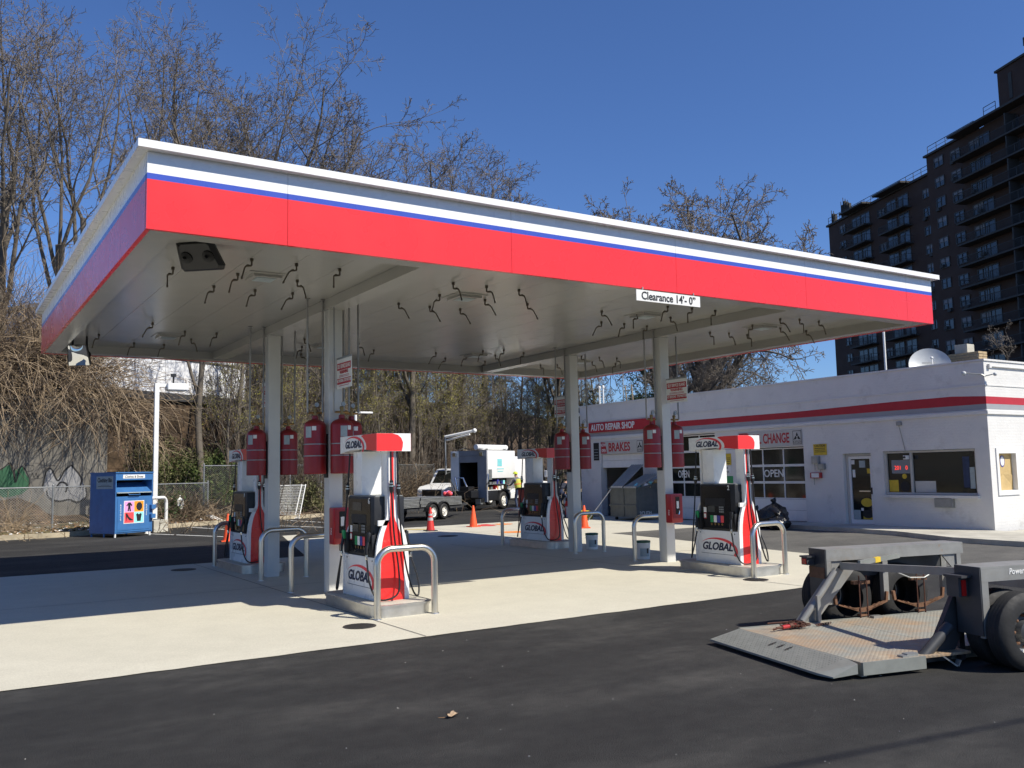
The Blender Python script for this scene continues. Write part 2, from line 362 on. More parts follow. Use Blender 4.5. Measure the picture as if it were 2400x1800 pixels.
# painted parking lines and sprayed utility marks
mb = MB()
for a, b in ((gnd(442, 1235.5), gnd(527, 1241)), (gnd(341, 1250.9), gnd(560, 1259.5)), (gnd(669, 1219.5), gnd(760, 1224.6)), (gnd(655, 1232.5), gnd(760, 1236)), (gnd(845, 1238), gnd(905, 1233))):
    a.z = b.z = .004; d = (b-a).normalized(); q = Vector((-d.y, d.x, 0))*.055; mb.quad(a-q, b-q, b+q, a+q)
struct(mb.build('parking_lines', 'marking_white'))
rnd = random.Random(4)
def blob(name, c, rx, ry, m, rot=0):
    mb = MB(); n = 26; vs = []
    for k in range(n):
        t = 2*PI*k/n; r = 1+rnd.uniform(-.22, .22); x, y = math.cos(t)*rx*r, math.sin(t)*ry*r
        vs.append((c[0]+x*math.cos(rot)-y*math.sin(rot), c[1]+x*math.sin(rot)+y*math.cos(rot), .013))
    mb.add(vs, [tuple(range(n))]); return struct(mb.build(name, m))
blob('spray_mark', (14.25, 17.0), .34, .55, 'spray_red', -.5); blob('spray_mark', (15.0, 17.05), .3, .4, 'spray_orange', -.5); blob('spray_mark', (13.1, 13.3), .5, .42, 'spray_orange', -.4)
blob('spray_mark', (11.6, 16.9), .45, .16, 'yellow', -.5)
# manhole covers and drain covers
def cover(x, y, r, label):
    t = thing('manhole_cover', label, 'manhole', (x, y, .009))
    mb = MB(); mb.lathe([(r, 0), (r, .006), (r*.9, .006), (r*.9, .004), (0, .004)], 28); mb.build('frame_ring', 'cast_iron', t)
    mb = MB()
    for i in range(-5, 6):
        h = math.sqrt(max(0, (r*.84)**2-(i*r/6.5)**2)); mb.box(i*r/6.5-r*.035, i*r/6.5+r*.035, -h, h, .004, .0075)
    mb.build('ribs', 'cast_iron', t)
cover(2.62, .60, .20, 'round iron manhole cover beside the steel guard hoop of pump 6'); cover(9.48, .60, .2, 'round iron manhole cover in front of pump 2')
cover(2.5, 9.15, .24, 'dark manhole cover in canopy shade near the back edge of the pad'); cover(10.8, 13.4, .3, 'dark manhole cover in the shade beyond the front pump, near cones'); cover(7.9, 16.2, .3, 'round manhole cover on sunlit concrete behind the canopy')

# ---- kerb and embankment
CURB = [(-34, 21.2), (-6, 22.2), (2.4, 23.0), (5.6, 25.3), (8.6, 26.7), (12.7, 28.5), (20, 33.5), (30, 41), (46, 53), (80, 70)]
CV = [Vector((*c, 0)) for c in CURB]
def along(n):                     # resampled kerb line with outward normals
    ls = [0]
    for a, b in zip(CV, CV[1:]): ls.append(ls[-1]+(b-a).length)
    out = []
    for i in range(n+1):
        s = ls[-1]*i/n; j = max(k for k in range(len(ls)-1) if ls[k] <= s+1e-6)
        p = CV[j].lerp(CV[j+1], (s-ls[j])/(ls[j+1]-ls[j]))
        out.append(p)
    nr = []
    for i in range(n+1):
        d = (out[min(i+2, n)]-out[max(i-2, 0)]).normalized(); nr.append(Vector((-d.y, d.x, 0)))
    return out, nr
KP, KN = along(110)
def bank_h(d, x):
    A = np.interp(d, [0, .3, 1, 2.5, 5, 8, 12, 18, 30, 60, 120], [.10, .16, .25, .55, 1.5, 3.0, 4.8, 7.0, 10.5, 14.5, 15])
    B = np.interp(d, [0, .3, 1, 3.6, 3.7, 9, 18, 30, 60, 120], [.10, .16, .25, .42, 4.6, 5.0, 6.0, 7.0, 7.5, 8])
    k = min(1, max(0, (x-3.2)/2.0)); return float(A*k+B*(1-k))
ds = [0, .3, .7, 1.2, 2, 3, 3.62, 3.72, 5, 6.5, 8, 10, 12.5, 16, 21, 28, 40, 70, 120]
rnd = random.Random(9); vs = []; fs = []
for i, (p, nn) in enumerate(zip(KP, KN)):
    for j, d in enumerate(ds):
        q = p+nn*(d+.16); vs.append((q.x, q.y, bank_h(d, p.x)+(rnd.uniform(-.08, .08)*min(1, d/3) if d not in (3.62, 3.72) else 0)))
nd = len(ds)
fa = [(i*nd+j, (i+1)*nd+j, (i+1)*nd+j+1, i*nd+j+1) for i in range(len(KP)-1) for j in range(nd-1)]
mb = MB(); mb.add(vs, fa); mb.m = [1 if (f % (nd-1) < 4 and KP[f//(nd-1)].x < 4.5) else 0 for f in range(len(fa))]
struct(mb.build('embankment', ['leaf_litter', 'dry_grass'], smooth=60))
def terr(x, y):                   # height of the embankment at x, y
    best = min(range(len(KP)), key=lambda i: (KP[i].x-x)**2+(KP[i].y-y)**2)
    d = (Vector((x, y, 0))-KP[best]).dot(KN[best]) - .16
    return 0 if d < 0 else bank_h(d, KP[best].x)
kt = bpy.data.objects.new('kerb', None); COL.objects.link(kt); struct(kt)
i = 0
while i < len(KP)-1:              # kerb stones, each its own piece
    a, b = KP[i], KP[i+1]; nn = KN[i]; d = (b-a).normalized(); a2, b2 = a+d*.012, b-d*.012
    mb = MB(); z1 = .15
    mb.add([(*(q)[:2], z) for z in (-.02, z1) for q in (a2, b2, b2+nn*.17, a2+nn*.17)], [(0, 3, 2, 1), (4, 5, 6, 7), (0, 1, 5, 4), (1, 2, 6, 5), (2, 3, 7, 6), (3, 0, 4, 7)])
    mb.build('kerb_stone', 'kerb_stone', kt); i += 1
# dry grass tufts on the left verge
rnd = random.Random(21); mb = MB()
for k in range(5200):
    s = rnd.uniform(0, 1); i = int(np.interp(s, [0, 1], [13, 28])); p = KP[i].lerp(KP[i+1], rnd.random())+KN[i]*rnd.uniform(.2, 3.4)
    z = bank_h(rnd.uniform(.3, 1), p.x)-.02; h = rnd.uniform(.04, .16); a = rnd.uniform(0, 6.28); t = Vector((math.cos(a), math.sin(a), 0))*.012; lean = Vector((rnd.uniform(-.1, .1), rnd.uniform(-.1, .1), h))
    mb.add([p+t+Vector((0, 0, z)), p-t+Vector((0, 0, z)), p+lean+Vector((0, 0, z))], [(0, 1, 2)], 1 if rnd.random() < .35 else 0)
mat('straw', (.34, .28, .15), .9, var=.25, scale=3); mat('grass_green', (.09, .12, .03), .9, var=.3, scale=3)
tag(mb.build('grass', ['straw', 'grass_green']), 'dry straw coloured grass along the kerb by the clothing bin', 'grass', kind='stuff')
# fallen leaves and litter strewn at the foot of the fence
mb = MB(); rnd = random.Random(5)
for k in range(2600):
    i = rnd.randint(26, 40); p = KP[i].lerp(KP[i+1], rnd.random())+KN[i]*abs(rnd.gauss(.8, 1.1)); z = terr(p.x, p.y)+rnd.uniform(.01, .05)
    r = rnd.uniform(.025, .075); a = rnd.uniform(0, 6.28); e = [Vector((math.cos(a+q)*r, math.sin(a+q)*r*.7, rnd.uniform(-.03, .03))) for q in (0, 1.6, 3.1, 4.7)]
    mb.add([p+Vector((0, 0, z))+q for q in e], [(0, 1, 2, 3)], rnd.choice([0, 0, 0, 0, 1, 2]))
mat('leaf_pale', (.42, .30, .19), .85, var=.3, scale=5)
tag(mb.build('fallen_leaves', ['dry_leaf', 'leaf_pale', 'label_white']), 'brown fallen leaves and paper scraps along the fence foot', 'leaves', kind='stuff')

# ---- chain link fences
def fence(pts, h, label, posth=None, mesh_sp=.085, gap=None):
    t = thing('chain_link_fence', label, 'fence', pts[0])
    o = pts[0]; top = MB(); wires = MB()
    for a, b in zip(pts, pts[1:]):
        a, b = a-o, b-o; L = Vector((b.x-a.x, b.y-a.y, 0)).length; d = (b-a)/L
        top.tube([a+Vector((0, 0, h)), b+Vector((0, 0, h))], .024, 7)
        n = int(L/mesh_sp)
        for s in (1, -1):
            for k in range(-int(h/mesh_sp), n+int(h/mesh_sp)):
                x0, x1 = k*mesh_sp, k*mesh_sp+s*h; z0, z1 = 0., h
                if x1 < x0: pass
                def cl(x, z, xo, zo):
                    if x < 0: f = (0-x)/(xo-x); return 0, z+(zo-z)*f
                    if x > L: f = (L-x)/(xo-x); return L, z+(zo-z)*f
                    return x, z
                if max(x0, x1) <= 0 or min(x0, x1) >= L: continue
                p0, p1 = cl(x0, z0, x1, z1), cl(x1, z1, x0, z0)
                wires.tube([a+d*p0[0]+Vector((0, 0, p0[1]+.03)), a+d*p1[0]+Vector((0, 0, p1[1]-.02))], .0045, 3, cap=False)
    top.build('top_rail', 'galv', t, smooth=40); wires.build('chain_link_mesh', 'galv', t)
    for p in pts:
        mb = MB(); mb.tube([p-o-Vector((0, 0, .3)), p-o+Vector((0, 0, (posth or h)+.06))], .032, 8); mb.ball(p-o+Vector((0, 0, (posth or h)+.06)), .036, 6); mb.build('post', 'galv', t, smooth=40)
    return t
def fpts(i0, i1, step, d):
    out = []
    for i in range(i0, i1+1, step):
        p = KP[i]+KN[i]*d; out.append(Vector((p.x, p.y, bank_h(d-.16, KP[i].x)-.03)))
    return out
fence(fpts(14, 26, 2, 1.15), 1.35, 'low chain link fence beside the clothing bin in front of the graffiti wall')
fence(fpts(27, 37, 2, .95), 1.42, 'low chain link fence along the kerb behind the parking lines')
fence([Vector((*(KP[i]+KN[i]*1.2)[:2], .25)) for i in (37, 39, 41, 43, 45, 47, 49, 51, 53)], 2.05, 'tall chain link fence behind the utility truck and flatbed')
# ================================================================ canopy
W_, D_, HB, HC = 13.887, 10.848, 4.42, 4.60
XA, XB, YF, YB = 3.515, 10.438, 3.723, 6.754
can = thing('fuel_canopy', 'large flat fuel station canopy with white, blue and red fascia on four columns', 'canopy')
Z3 = [(HB, 4.954, 0), (4.954, 5.019, 1), (5.019, 5.25, 2)]
def fascia(a, b, side):
    mb = MB()
    for z0, z1, mi in Z3:
        if side == 'f': mb.box(a, b, 0, .05, z0, z1, mi)
        if side == 'k': mb.box(a, b, D_-.05, D_, z0, z1, mi)
        if side == 'l': mb.box(0, .05, a, b, z0, z1, mi)
        if side == 'r': mb.box(W_-.05, W_, a, b, z0, z1, mi)
    mb.build('fascia_panel', ['red_panel', 'blue_panel', 'white_panel'], can)
g_ = .0025
sx = [0, 1.51, 4.52, 7.43, 10.33, 13.1, W_]
for a, b in zip(sx, sx[1:]): fascia(a+g_, b-g_, 'f'); fascia(a+g_, b-g_, 'k')
sy = [.054, 1.55, 4.5, 7.45, D_-.054]
for a, b in zip(sy, sy[1:]): fascia(a+g_, b-g_, 'l'); fascia(a+g_, b-g_, 'r')
e = .11
for nm, pts in (('f', [(-e, -e), (W_+e, -e), (W_-.05, .05), (.05, .05)]), ('k', [(-e, D_+e), (W_+e, D_+e), (W_-.05, D_-.05), (.05, D_-.05)]),
                ('l', [(-e, -e), (-e, D_+e), (.05, D_-.05), (.05, .05)]), ('r', [(W_+e, -e), (W_+e, D_+e), (W_-.05, D_-.05), (W_-.05, .05)])):
    mb = MB(); mb.prism(pts, 5.252, 5.335); mb.build('coping', 'white_panel', can)
mb = MB(); mb.box(.06, W_-.06, .06, D_-.06, 5.10, 5.2); mb.build('roof_deck', 'galv', can)
for x0, x1, y0, y1 in ((.052, W_-.052, .052, .33), (.052, W_-.052, D_-.33, D_-.052), (.052, .33, .332, D_-.332), (W_-.33, W_-.052, .332, D_-.332)):
    mb = MB(); mb.box(x0, x1, y0, y1, HB+.008, HC+.02); mb.build('soffit_return', 'ceiling', can)
n = 22; ww = (W_-.66)/n
for i in range(n):
    mb = MB(); mb.box(.33+i*ww+.0025, .33+(i+1)*ww-.0025, .332, D_-.332, HC, HC+.03); mb.build('ceiling_panel', 'ceiling', can)
mb = MB(); mb.box(.3, W_-.3, .3, D_-.3, HC+.032, HC+.06); mb.build('ceiling_backing', 'galv', can)
for xb in (XA, XB):
    mb = MB(); mb.box(xb-.15, xb+.15, .34, D_-.34, HB+.02, HC-.002); mb.build('beam', 'ceiling', can)
    for yc in (YF, YB):
        mb = MB(); mb.box(xb-.11, xb+.11, yc-.11, yc+.11, 0, HB+.02, b=.008); c = mb.build('column', 'column_white', can, smooth=30)
# ceiling lights
mb = MB(); mb.box(-.27, .27, -.27, .27, -.012, 0); mb.box(-.2, .2, -.2, .2, -.05, -.012); lm = mb.mesh('light_housing', 'ceiling')
mb = MB(); mb.box(-.13, .13, -.13, .13, -.058, -.0502); lens_ = mb.mesh('lens', 'label_grey')
i = 0
for y in (2.45, 8.5):
    for x in (2.0, 5.2, 8.95, 12.0):
        t = thing('canopy_light', 'square white light fixture set flat under the canopy ceiling', 'ceiling light', (x, y, HC), 0, 'light fixtures under the canopy')
        share('housing', lm, t); share('lens', lens_, t)
# fire suppression spray nozzles: (photo pixel of the fitting at the ceiling, side the elbow turns to)
k1 = lambda x, y: (80+x*.3617, 320+y*.3617); k2 = lambda x, y: (800+x*.3165, 500+y*.3165); k3 = lambda x, y: (1400+x*.3707, 600+y*.3707)
NZ = [(*k1(*q), s) for q, s in (((900, 845), -1), ((1165, 965), -1), ((1320, 885), -1), ((1410, 790), -1), ((1432, 990), -1), ((1700, 822), -1), ((1705, 928), 1), ((1675, 1010), -1), ((1980, 855), -1), ((420, 1280), -1), ((648, 1335), -1), ((768, 1205), -1), ((842, 1345), -1), ((978, 1260), -1), ((1018, 1310), 1), ((1182, 1272), -1), ((1752, 1310), 1), ((1735, 1360), -1), ((1730, 1405), 1))]
NZ += [(*k2(*q), s) for q, s in (((828, 510), 1), ((728, 600), -1), ((425, 662), 1), ((655, 685), 1), ((880, 705), 1), ((1075, 535), 1), ((1063, 635), 1), ((1315, 562), 1), ((1378, 665), 1), ((1928, 720), 1), ((1925, 800), -1), ((2095, 815), -1), ((128, 960), 1), ((240, 1010), -1), ((700, 1030), -1), ((770, 1070), -1), ((925, 1050), -1), ((1048, 1015), -1), ((1065, 1095), -1), ((1140, 1050), 1), ((1203, 1010), -1), ((1350, 1030), -1), ((1475, 1120), 1), ((1600, 1120), 1), ((1778, 1055), 1), ((1857, 1100), 1), ((1910, 1065), 1), ((2040, 1070), 1), ((2030, 1110), -1))]
NZ += [(*k3(*q), s) for q, s in (((445, 315), -1), ((598, 325), -1), ((745, 342), -1), ((253, 365), -1), ((463, 385), 1), ((170, 425), -1), ((313, 440), -1), ((712, 480), 1), ((832, 485), 1), ((948, 495), 1), ((980, 435), -1), ((1155, 395), 1), ((1157, 452), 1), ((1278, 398), 1), ((1320, 470), 1), ((1400, 410), 1))]
nm_ = []
for tilt in (.0, .25, .5):
    mb = MB(); mb.lathe([(.028, -.05), (.028, 0)], 8, o=(0, 0, -.0)); mb.tube([(0, 0, -.04), (0, 0, -.108), (.006, 0, -.118), (.085, 0, -.122), (.094, 0, -.13), (.098+tilt*.05, 0, -.15), (.098+tilt*.24, 0, -.33)], [.013, .015, .016, .016, .016, .0125, .0125], 8)
    mb.lathe([(.022, -.115), (.022, -.098)], 8, o=(.06, 0, 0)); mb.lathe([(.017, -.32), (.017, -.295)], 8, o=(.098+tilt*.21, 0, 0)); nm_.append(mb.mesh('spray_nozzle', 'nozzle_brown' if 'nozzle_brown' in M else 'galv'))
mat('nozzle_brown', (.11, .095, .072), .5, metal=.5, var=.15)
for m_ in nm_: m_.materials[0] = M['nozzle_brown']
rnd = random.Random(2)
for x, y, s in NZ:
    p = gnd(x, y, HC)
    o = bpy.data.objects.new('spray_nozzle', nm_[rnd.choice([0, 1, 1, 2])]); COL.objects.link(o); o.location = (p.x, p.y, HC+.001); o.scale = (.8, .8, .82); o.rotation_euler = (0, 0, (0 if s > 0 else PI)-.55+rnd.uniform(-.25, .25))
    tag(o, 'small dark bent spray nozzle pipe hanging from the canopy ceiling', 'nozzle', 'spray nozzles under the canopy ceiling')
# clearance sign
t = thing('clearance_sign', 'white sign reading Clearance hanging below the red fascia', 'sign', (7.25, -.012, 4.40))
mb = MB(); mb.box(-.625, .625, -.006, .006, -.165, -.005); mb.build('board', 'label_white', t)
mb = MB(); [mb.box(x-.01, x+.01, -.004, .004, -.006, .04) for x in (-.5, .5)]; mb.build('hanger', 'galv', t)
text('Clearance 14\u2019- 0\u201d', (0, -.0085, -.09), (0, -1, 0), .162, 'ink', t, xs=.93, bold=.02)
# convex mirrors at the left corners
def mirror_unit(loc, d, label, w=.56, h=.44):
    t = thing('convex_mirror', label, 'mirror', loc); q = Vector(d).to_track_quat('Z', 'Y').to_euler()
    def pl(k, z): return [(x*w/2*k, y*h/2*k, z) for x, y in ((-1, -.72), (-.9, -.95), (.9, -.95), (1, -.72), (.82, .8), (.7, .97), (-.7, .97), (-.82, .8))]
    mb = MB(); mb.add(pl(1, 0)+pl(1, -.03)+pl(.8, -.07), [tuple(range(8)), tuple(range(16, 24))[::-1]]+[(i, (i+1) % 8, 8+(i+1) % 8, 8+i) for i in range(8)]+[(8+i, 8+(i+1) % 8, 16+(i+1) % 8, 16+i) for i in range(8)]); mb.build('back_shell', 'black', t, rot=q)
    mb = MB(); n = 10; vs = []
    for i in range(n+1):
        for j in range(n+1):
            u, v = i/n*2-1, j/n*2-1; vs.append((u*w*.44*(.92-.08*v), v*h*.46, .004+.05*(1-u*u)*(1-v*v)))
    mb.add(vs, [(i*(n+1)+j, (i+1)*(n+1)+j, (i+1)*(n+1)+j+1, i*(n+1)+j+1) for i in range(n) for j in range(n)]); mb.build('mirror_face', 'mirror', t, rot=q, smooth=60)
    R = Vector(d).to_track_quat('Z', 'Y').to_matrix()
    for s in (-.14, .14):
        p = R @ Vector((s, .02, -.07)); mb = MB(); mb.tube([p, p+R @ Vector((0, 0, -.05)), Vector((p.x, p.y+.05, HC-loc[2]-.18)), Vector((p.x, p.y+.05, HC-loc[2]))], .02, 8); mb.build('mount_arm', 'black', t, smooth=50)
        mb = MB(); mb.lathe([(.075, 0), (.075, -.012), (.03, -.03), (0, -.03)], 16); mb.build('mount_disc', 'rubber', t, loc=R @ Vector((s, .0, -.07)), rot=q)
    return t
mirror_unit(dep(80+1072*.3617, 320+762*.3617, 10.75), (.45, .50, .60), 'black backed convex mirror under the canopy corner with red and white fascia meeting in sun')
mirror_unit(dep(183, 833, 17.3), (-.55, -.80, -.30), 'convex mirror showing its reflective face below the far shaded canopy corner', .46, .42)
# small dome camera
t = thing('dome_camera', 'small dark dome camera under the shaded back edge of the canopy', 'camera', tuple(gnd(488, 828, HC)))
mb = MB(); mb.lathe([(.07, 0), (.07, -.03), (.06, -.035)], 14); mb.build('mount', 'label_white', t); mb = MB(); mb.ball((0, 0, -.035), .05, 8); mb.build('dome', 'black_gloss', t, smooth=60)

# ---------------------------------------------------------------- fire suppression tanks on the columns
def tank(loc, yaw, label):        # yaw: direction the label faces
    t = thing('suppression_tank', label, 'tank', loc, 0, 'red tanks on the canopy columns')
    mb = MB(); R = .172; mb.lathe([(R-.01, 0), (R, .01), (R, .74)]+[(R*math.cos(a), .74+.11*math.sin(a)) for a in (.3, .6, .9, 1.2)]+[(.05, .852), (.045, .90), (.03, .91), (0, .91)], 28); mb.build('cylinder', 'tank_red', t, smooth=35)
    for z in (.27, .45):
        mb = MB(); mb.lathe([(R+.001, 0), (R+.005, .002), (R+.005, .016), (R+.001, .018)], 28, cap=False); mb.build('strap', 'galv', t, loc=(0, 0, z), smooth=40)
    for nm, a0, a1, z0, z1, m in (('label_plate', -.85, -.25, .56, .73, 'label_grey'), ('sticker', -.2, .18, .67, .735, 'label_white')):
        mb = MB(); k = 7
        for i in range(k+1):
            a = yaw+a0+(a1-a0)*i/k; mb.v += [(math.cos(a)*(R+.002), math.sin(a)*(R+.002), z0), (math.cos(a)*(R+.002), math.sin(a)*(R+.002), z1)]
        for i in range(k): mb.f.append((2*i, 2*i+2, 2*i+3, 2*i+1)); mb.m.append(0)
        mb.build(nm, m, t)
    mb = MB(); mb.tube([(0, 0, .9), (0, 0, 1.0)], .028, 8); mb.tube([(-.11, 0, .95), (.11, 0, .95)], .018, 8); mb.lathe([(.02, .99), (.034, 1.0), (.034, 1.03), (.02, 1.04)], 8); mb.build('valve', 'brass', t, smooth=40)
    mb = MB(); mb.lathe([(.035, -.012), (.035, .012)], 14, ax='y', o=(0.02, -.02, 1.075)); mb.build('gauge', 'galv', t)
    for s in (-1, 1):
        mb = MB(); mb.tube([(s*.07, 0, .95), (s*.11, 0, .95), (s*.125, 0, .97), (s*.125, 0, HC-loc[2]-.004)], .0155, 7); mb.lathe([(.04, HC-loc[2]-.02), (.04, HC-loc[2]-.003)], 10, o=(s*.125, 0, 0)); mb.build('riser_pipe', 'conduit', t, smooth=50)
    mb = MB(); mb.tube([(.0, .02, 1.0), (.05, .05, 1.12), (.12, .06, 1.14), (.16, .06, 1.06)], .006, 5); mb.build('actuation_line', 'galv', t)
    return t
zt = 1.85
for xc, yc, nm in ((XA, YF, 'column with three cylinders'), (XA, YB, 'column nearest the clothing bin'), (XB, YF, 'column nearest the lift deck trailer'), (XB, YB, 'column nearest the utility truck')):
    nm2 = 'the '+nm
    tank((xc-.30, yc, zt), -2.0, 'red cylinder on the clothing bin side of '+nm2); tank((xc+.30, yc, zt), -1.5, 'red cylinder on the repair shop side of '+nm2)
    mb = MB(); mb.box(xc-.128, xc-.112, yc-.07, yc+.07, zt-.06, zt+.62); mb.box(xc+.112, xc+.128, yc-.07, yc+.07, zt-.06, zt+.62); mb.build('tank_bracket', 'black', can)
tank((XA+.02, YF-.30, zt), -1.2, 'red cylinder with large grey label on the road face of a column, behind pump sign')

# ---------------------------------------------------------------- warning signs
def warn_sign(x, y0, y1, zc, label):
    t = thing('warning_sign', label, 'sign', (x, (y0+y1)/2, zc), 0, 'self service warning signs')
    w, h = abs(y1-y0), .46; hw = w/2
    mb = MB(); mb.box(-.006, .006, -hw, hw, -h/2, h/2); mb.build('panel', 'label_white', t)
    for s in (-1, 1):
        d = (s, 0, 0); X = s*.0085
        for za, zb in ((.055, .165), (-.165, -.075)):
            mb = MB(); mb.box(s*.0062, s*.0078, -hw*.94, hw*.94, za, zb); mb.build('red_band', 'sign_red', t)
        text('SELF SERVICE ISLAND', (X, 0, .11), d, .088, 'label_white', t, xs=.60, bold=.015)
        text('WARNING', (X, 0, .02), d, .07, 'sign_red', t, xs=1.0, bold=.03)
        text('NO SMOKING  STOP MOTOR', (X, 0, -.115), d, .068, 'label_white', t, xs=.62, bold=.015)
        mb = MB()
        for z in (-.03, -.05, -.19): mb.box(s*.0062, s*.0072, -hw*.7, hw*.7, z-.004, z+.004)
        mb.build('small_print', 'sign_red', t)
    mb = MB(); mb.box(-.008, .008, -hw, hw, h/2+.002, h/2+.03); mb.build('bracket', 'galv', t)
warn_sign(XA+.02, YF-.12, YF-.70, 3.40, 'red and white self service warning sign on the column with three cylinders')
warn_sign(XB+.02, YF-.12, YF-.70, 3.34, 'red and white self service warning sign on the column nearest the trailer')
warn_sign(XA+.02, YB+.12, YB+.70, 3.38, 'red and white warning sign on the column nearest the clothing bin')
warn_sign(XB+.02, YB+.12, YB+.70, 3.30, 'red and white warning sign on the column nearest the utility truck')
# extinguisher cabinets
def ext_cabinet(x, y, label):
    t = thing('extinguisher_cabinet', label, 'cabinet', (x, y, .77), 0, 'red extinguisher cabinets')
    mb = MB(); mb.box(-.145, .145, -.18, 0, 0, .56, b=.02); mb.build('case', 'red_plastic', t, smooth=30)
    mb = MB(); mb.box(-.115, .115, -.187, -.1805, .09, .53); mb.build('door_frame', 'tank_red', t)
    mb = MB(); mb.box(-.05, .05, -.193, -.1875, .17, .5); mb.build('window', 'black_gloss', t)
    mb = MB(); mb.box(-.028, .028, -.1955, -.1935, .28, .42); mb.build('label_plate', 'label_white', t)
    mb = MB(); mb.tube([(0.01, -.2, .16), (.03, -.2, .2), (.03, -.2, .24)], .012, 6); mb.build('handle', 'chrome', t, smooth=40)
    text('FIRE', (-.1465, -.09, .2), (-1, 0, 0), .06, 'label_white', t, xs=1).rotation_euler = (0, 0, 0)
    o = kids(t)[-1]; o.rotation_euler = facing((-1, 0, 0), (0, -1, 0))
ext_cabinet(XA+.03, YF-.112, 'red extinguisher cabinet on the column with three cylinders'); ext_cabinet(XB+.03, YF-.112, 'red extinguisher cabinet on the column nearest the lift deck trailer')

# ---------------------------------------------------------------- steel guard hoops
def hoop(x0, y0, x1, y1, label, h=.91, r=.043, m='steel', name='guard_hoop', grp='steel guard hoops at the pump islands'):
    L = math.hypot(x1-x0, y1-y0); t = thing(name, label, 'guard hoop', ((x0+x1)/2, (y0+y1)/2, .008), math.atan2(y1-y0, x1-x0), grp)
    R = .2; hw = L/2; pts = [(-hw, 0, 0), (-hw, 0, .35), (-hw, 0, h-R-r)]
    pts += [(-hw+R-R*math.cos(a), 0, h-R-r+R*math.sin(a)) for a in np.linspace(.15, PI/2-.15, 6)]+[(-hw+R, 0, h-r), (hw-R, 0, h-r)]
    pts += [(hw-R+R*math.sin(a), 0, h-R-r+R*math.cos(a)) for a in np.linspace(.15, PI/2-.15, 6)]+[(hw, 0, h-R-r), (hw, 0, .35), (hw, 0, 0)]
    mb = MB(); mb.tube(pts, r, 16); mb.build('bent_tube', m, t, smooth=60)
    for s in (-hw, hw):
        mb = MB(); mb.lathe([(r+.014, .0), (r+.012, .007), (r+.001, .008)], 18, o=(s, 0, 0)); mb.build('base_collar', m, t)
    return t
hoop(3.0, .93, 3.81, .92, 'steel guard hoop standing in sun beside the manhole cover nearest the road')
hoop(3.02, 4.25, 3.86, 4.25, 'steel guard hoop behind the column of pump 6, partly hidden by it')
hoop(3.14, 6.18, 3.99, 6.25, 'steel guard hoop in front of the column of pump 8'); hoop(3.19, 9.48, 4.0, 9.5, 'steel guard hoop behind pump 8 facing the clothing bin')
hoop(10.25, 9.54, 11.05, 9.55, 'steel guard hoop on the wooded side of pump 4'); hoop(10.12, 6.33, 10.91, 6.32, 'steel guard hoop beside a white bucket, at the column of pump 4')
hoop(10.03, 4.23, 10.85, 4.23, 'steel guard hoop beside a white bucket, behind the column of pump 2'); hoop(9.64, .78, 10.45, .82, 'steel guard hoop standing in sun nearest the lift deck trailer')
# ================================================================ fuel dispensers and islands
def rrect(hx, y0, y1, r, n=6):
    P = []
    for cx, cy, a in ((hx-r, y1-r, 0), (-hx+r, y1-r, PI/2), (-hx+r, y0+r, PI), (hx-r, y0+r, 1.5*PI)): P += arc((cx, cy), r, a, a+PI/2, n)
    return P
def island(x, y, rz, label):
    t = thing('pump_island', label, 'island', (x, y, .008), rz, 'steel edged pump islands')
    mb = MB(); mb.prism(rrect(.42, -.35, 1.5, .2), 0, .145); mb.build('steel_edge', 'island_steel', t, smooth=40)
    mb = MB(); mb.prism(rrect(.45, -.38, 1.53, .22), .1452, .158); mb.prism(rrect(.43, -.36, 1.51, .2), .12, .1452); mb.build('lip', 'island_steel', t, smooth=40)
    mb = MB(); mb.prism(rrect(.40, -.33, 1.48, .19), .1582, .1605); mb.build('top_slab', 'concrete_old', t)
ED = [(0, .24), (.30, .243), (.55, .24), (.72, .222), (.86, .19), (.96, .15), (1.02, .115), (1.08, .083), (1.14, .072), (1.4, .068), (1.98, .066)]
EI = [(.0, .172), (.55, .165), (.68, .155), (.80, .135), (.90, .108), (.98, .075), (1.04, .045), (1.10, .03), (1.3, .027), (1.98, .026)]
def prof(E): return [(w_, z) for z, w_ in E]+[(-w_, z) for z, w_ in E[::-1]]
def swoosh(a0, a1, rx, rz, th, n=18):    # crescent in a plane: list of (s, z)
    o, i = [], []
    for k in range(n+1):
        a = a0+(a1-a0)*k/n; f = math.sin(PI*min(1, (k/n)*.62))**1.2; o.append((math.cos(a)*rx, math.sin(a)*rz)); i.append((math.cos(a)*(rx-th*f), math.sin(a)*(rz-th*f*.8)))
    return o+i[::-1]
def logo(t, X, y, z, s, sd):              # wordmark with swoosh on a face of normal (sd,0,0)
    text('GLOBAL', (X+sd*.003, y, z), (sd, 0, 0), .148*s, 'navy', t, name='wordmark', shear=.28, xs=1.12, bold=.032)
    mb = MB(); P = swoosh(math.radians(150), math.radians(-26), .405*s, .175*s, .06*s)
    # text reads along -y when sd=-1 and +y when sd=+1
    q = [(y+sd*(p[0]+.015*s), z-.045*s+p[1]) for p in P]
    n = len(q)//2
    vs = [(X+sd*.0022, a, b) for a, b in q]
    mb.add(vs, [(i, i+1, len(q)-2-i, len(q)-1-i) for i in range(n-1)]); mb.build('swoosh', 'red_print', t)
    mb = MB(); mb.box(min(X, X+sd*.002), max(X, X+sd*.002), y-.33*s, y+.33*s, z-.104*s, z-.099*s); mb.build('underline', 'navy', t)
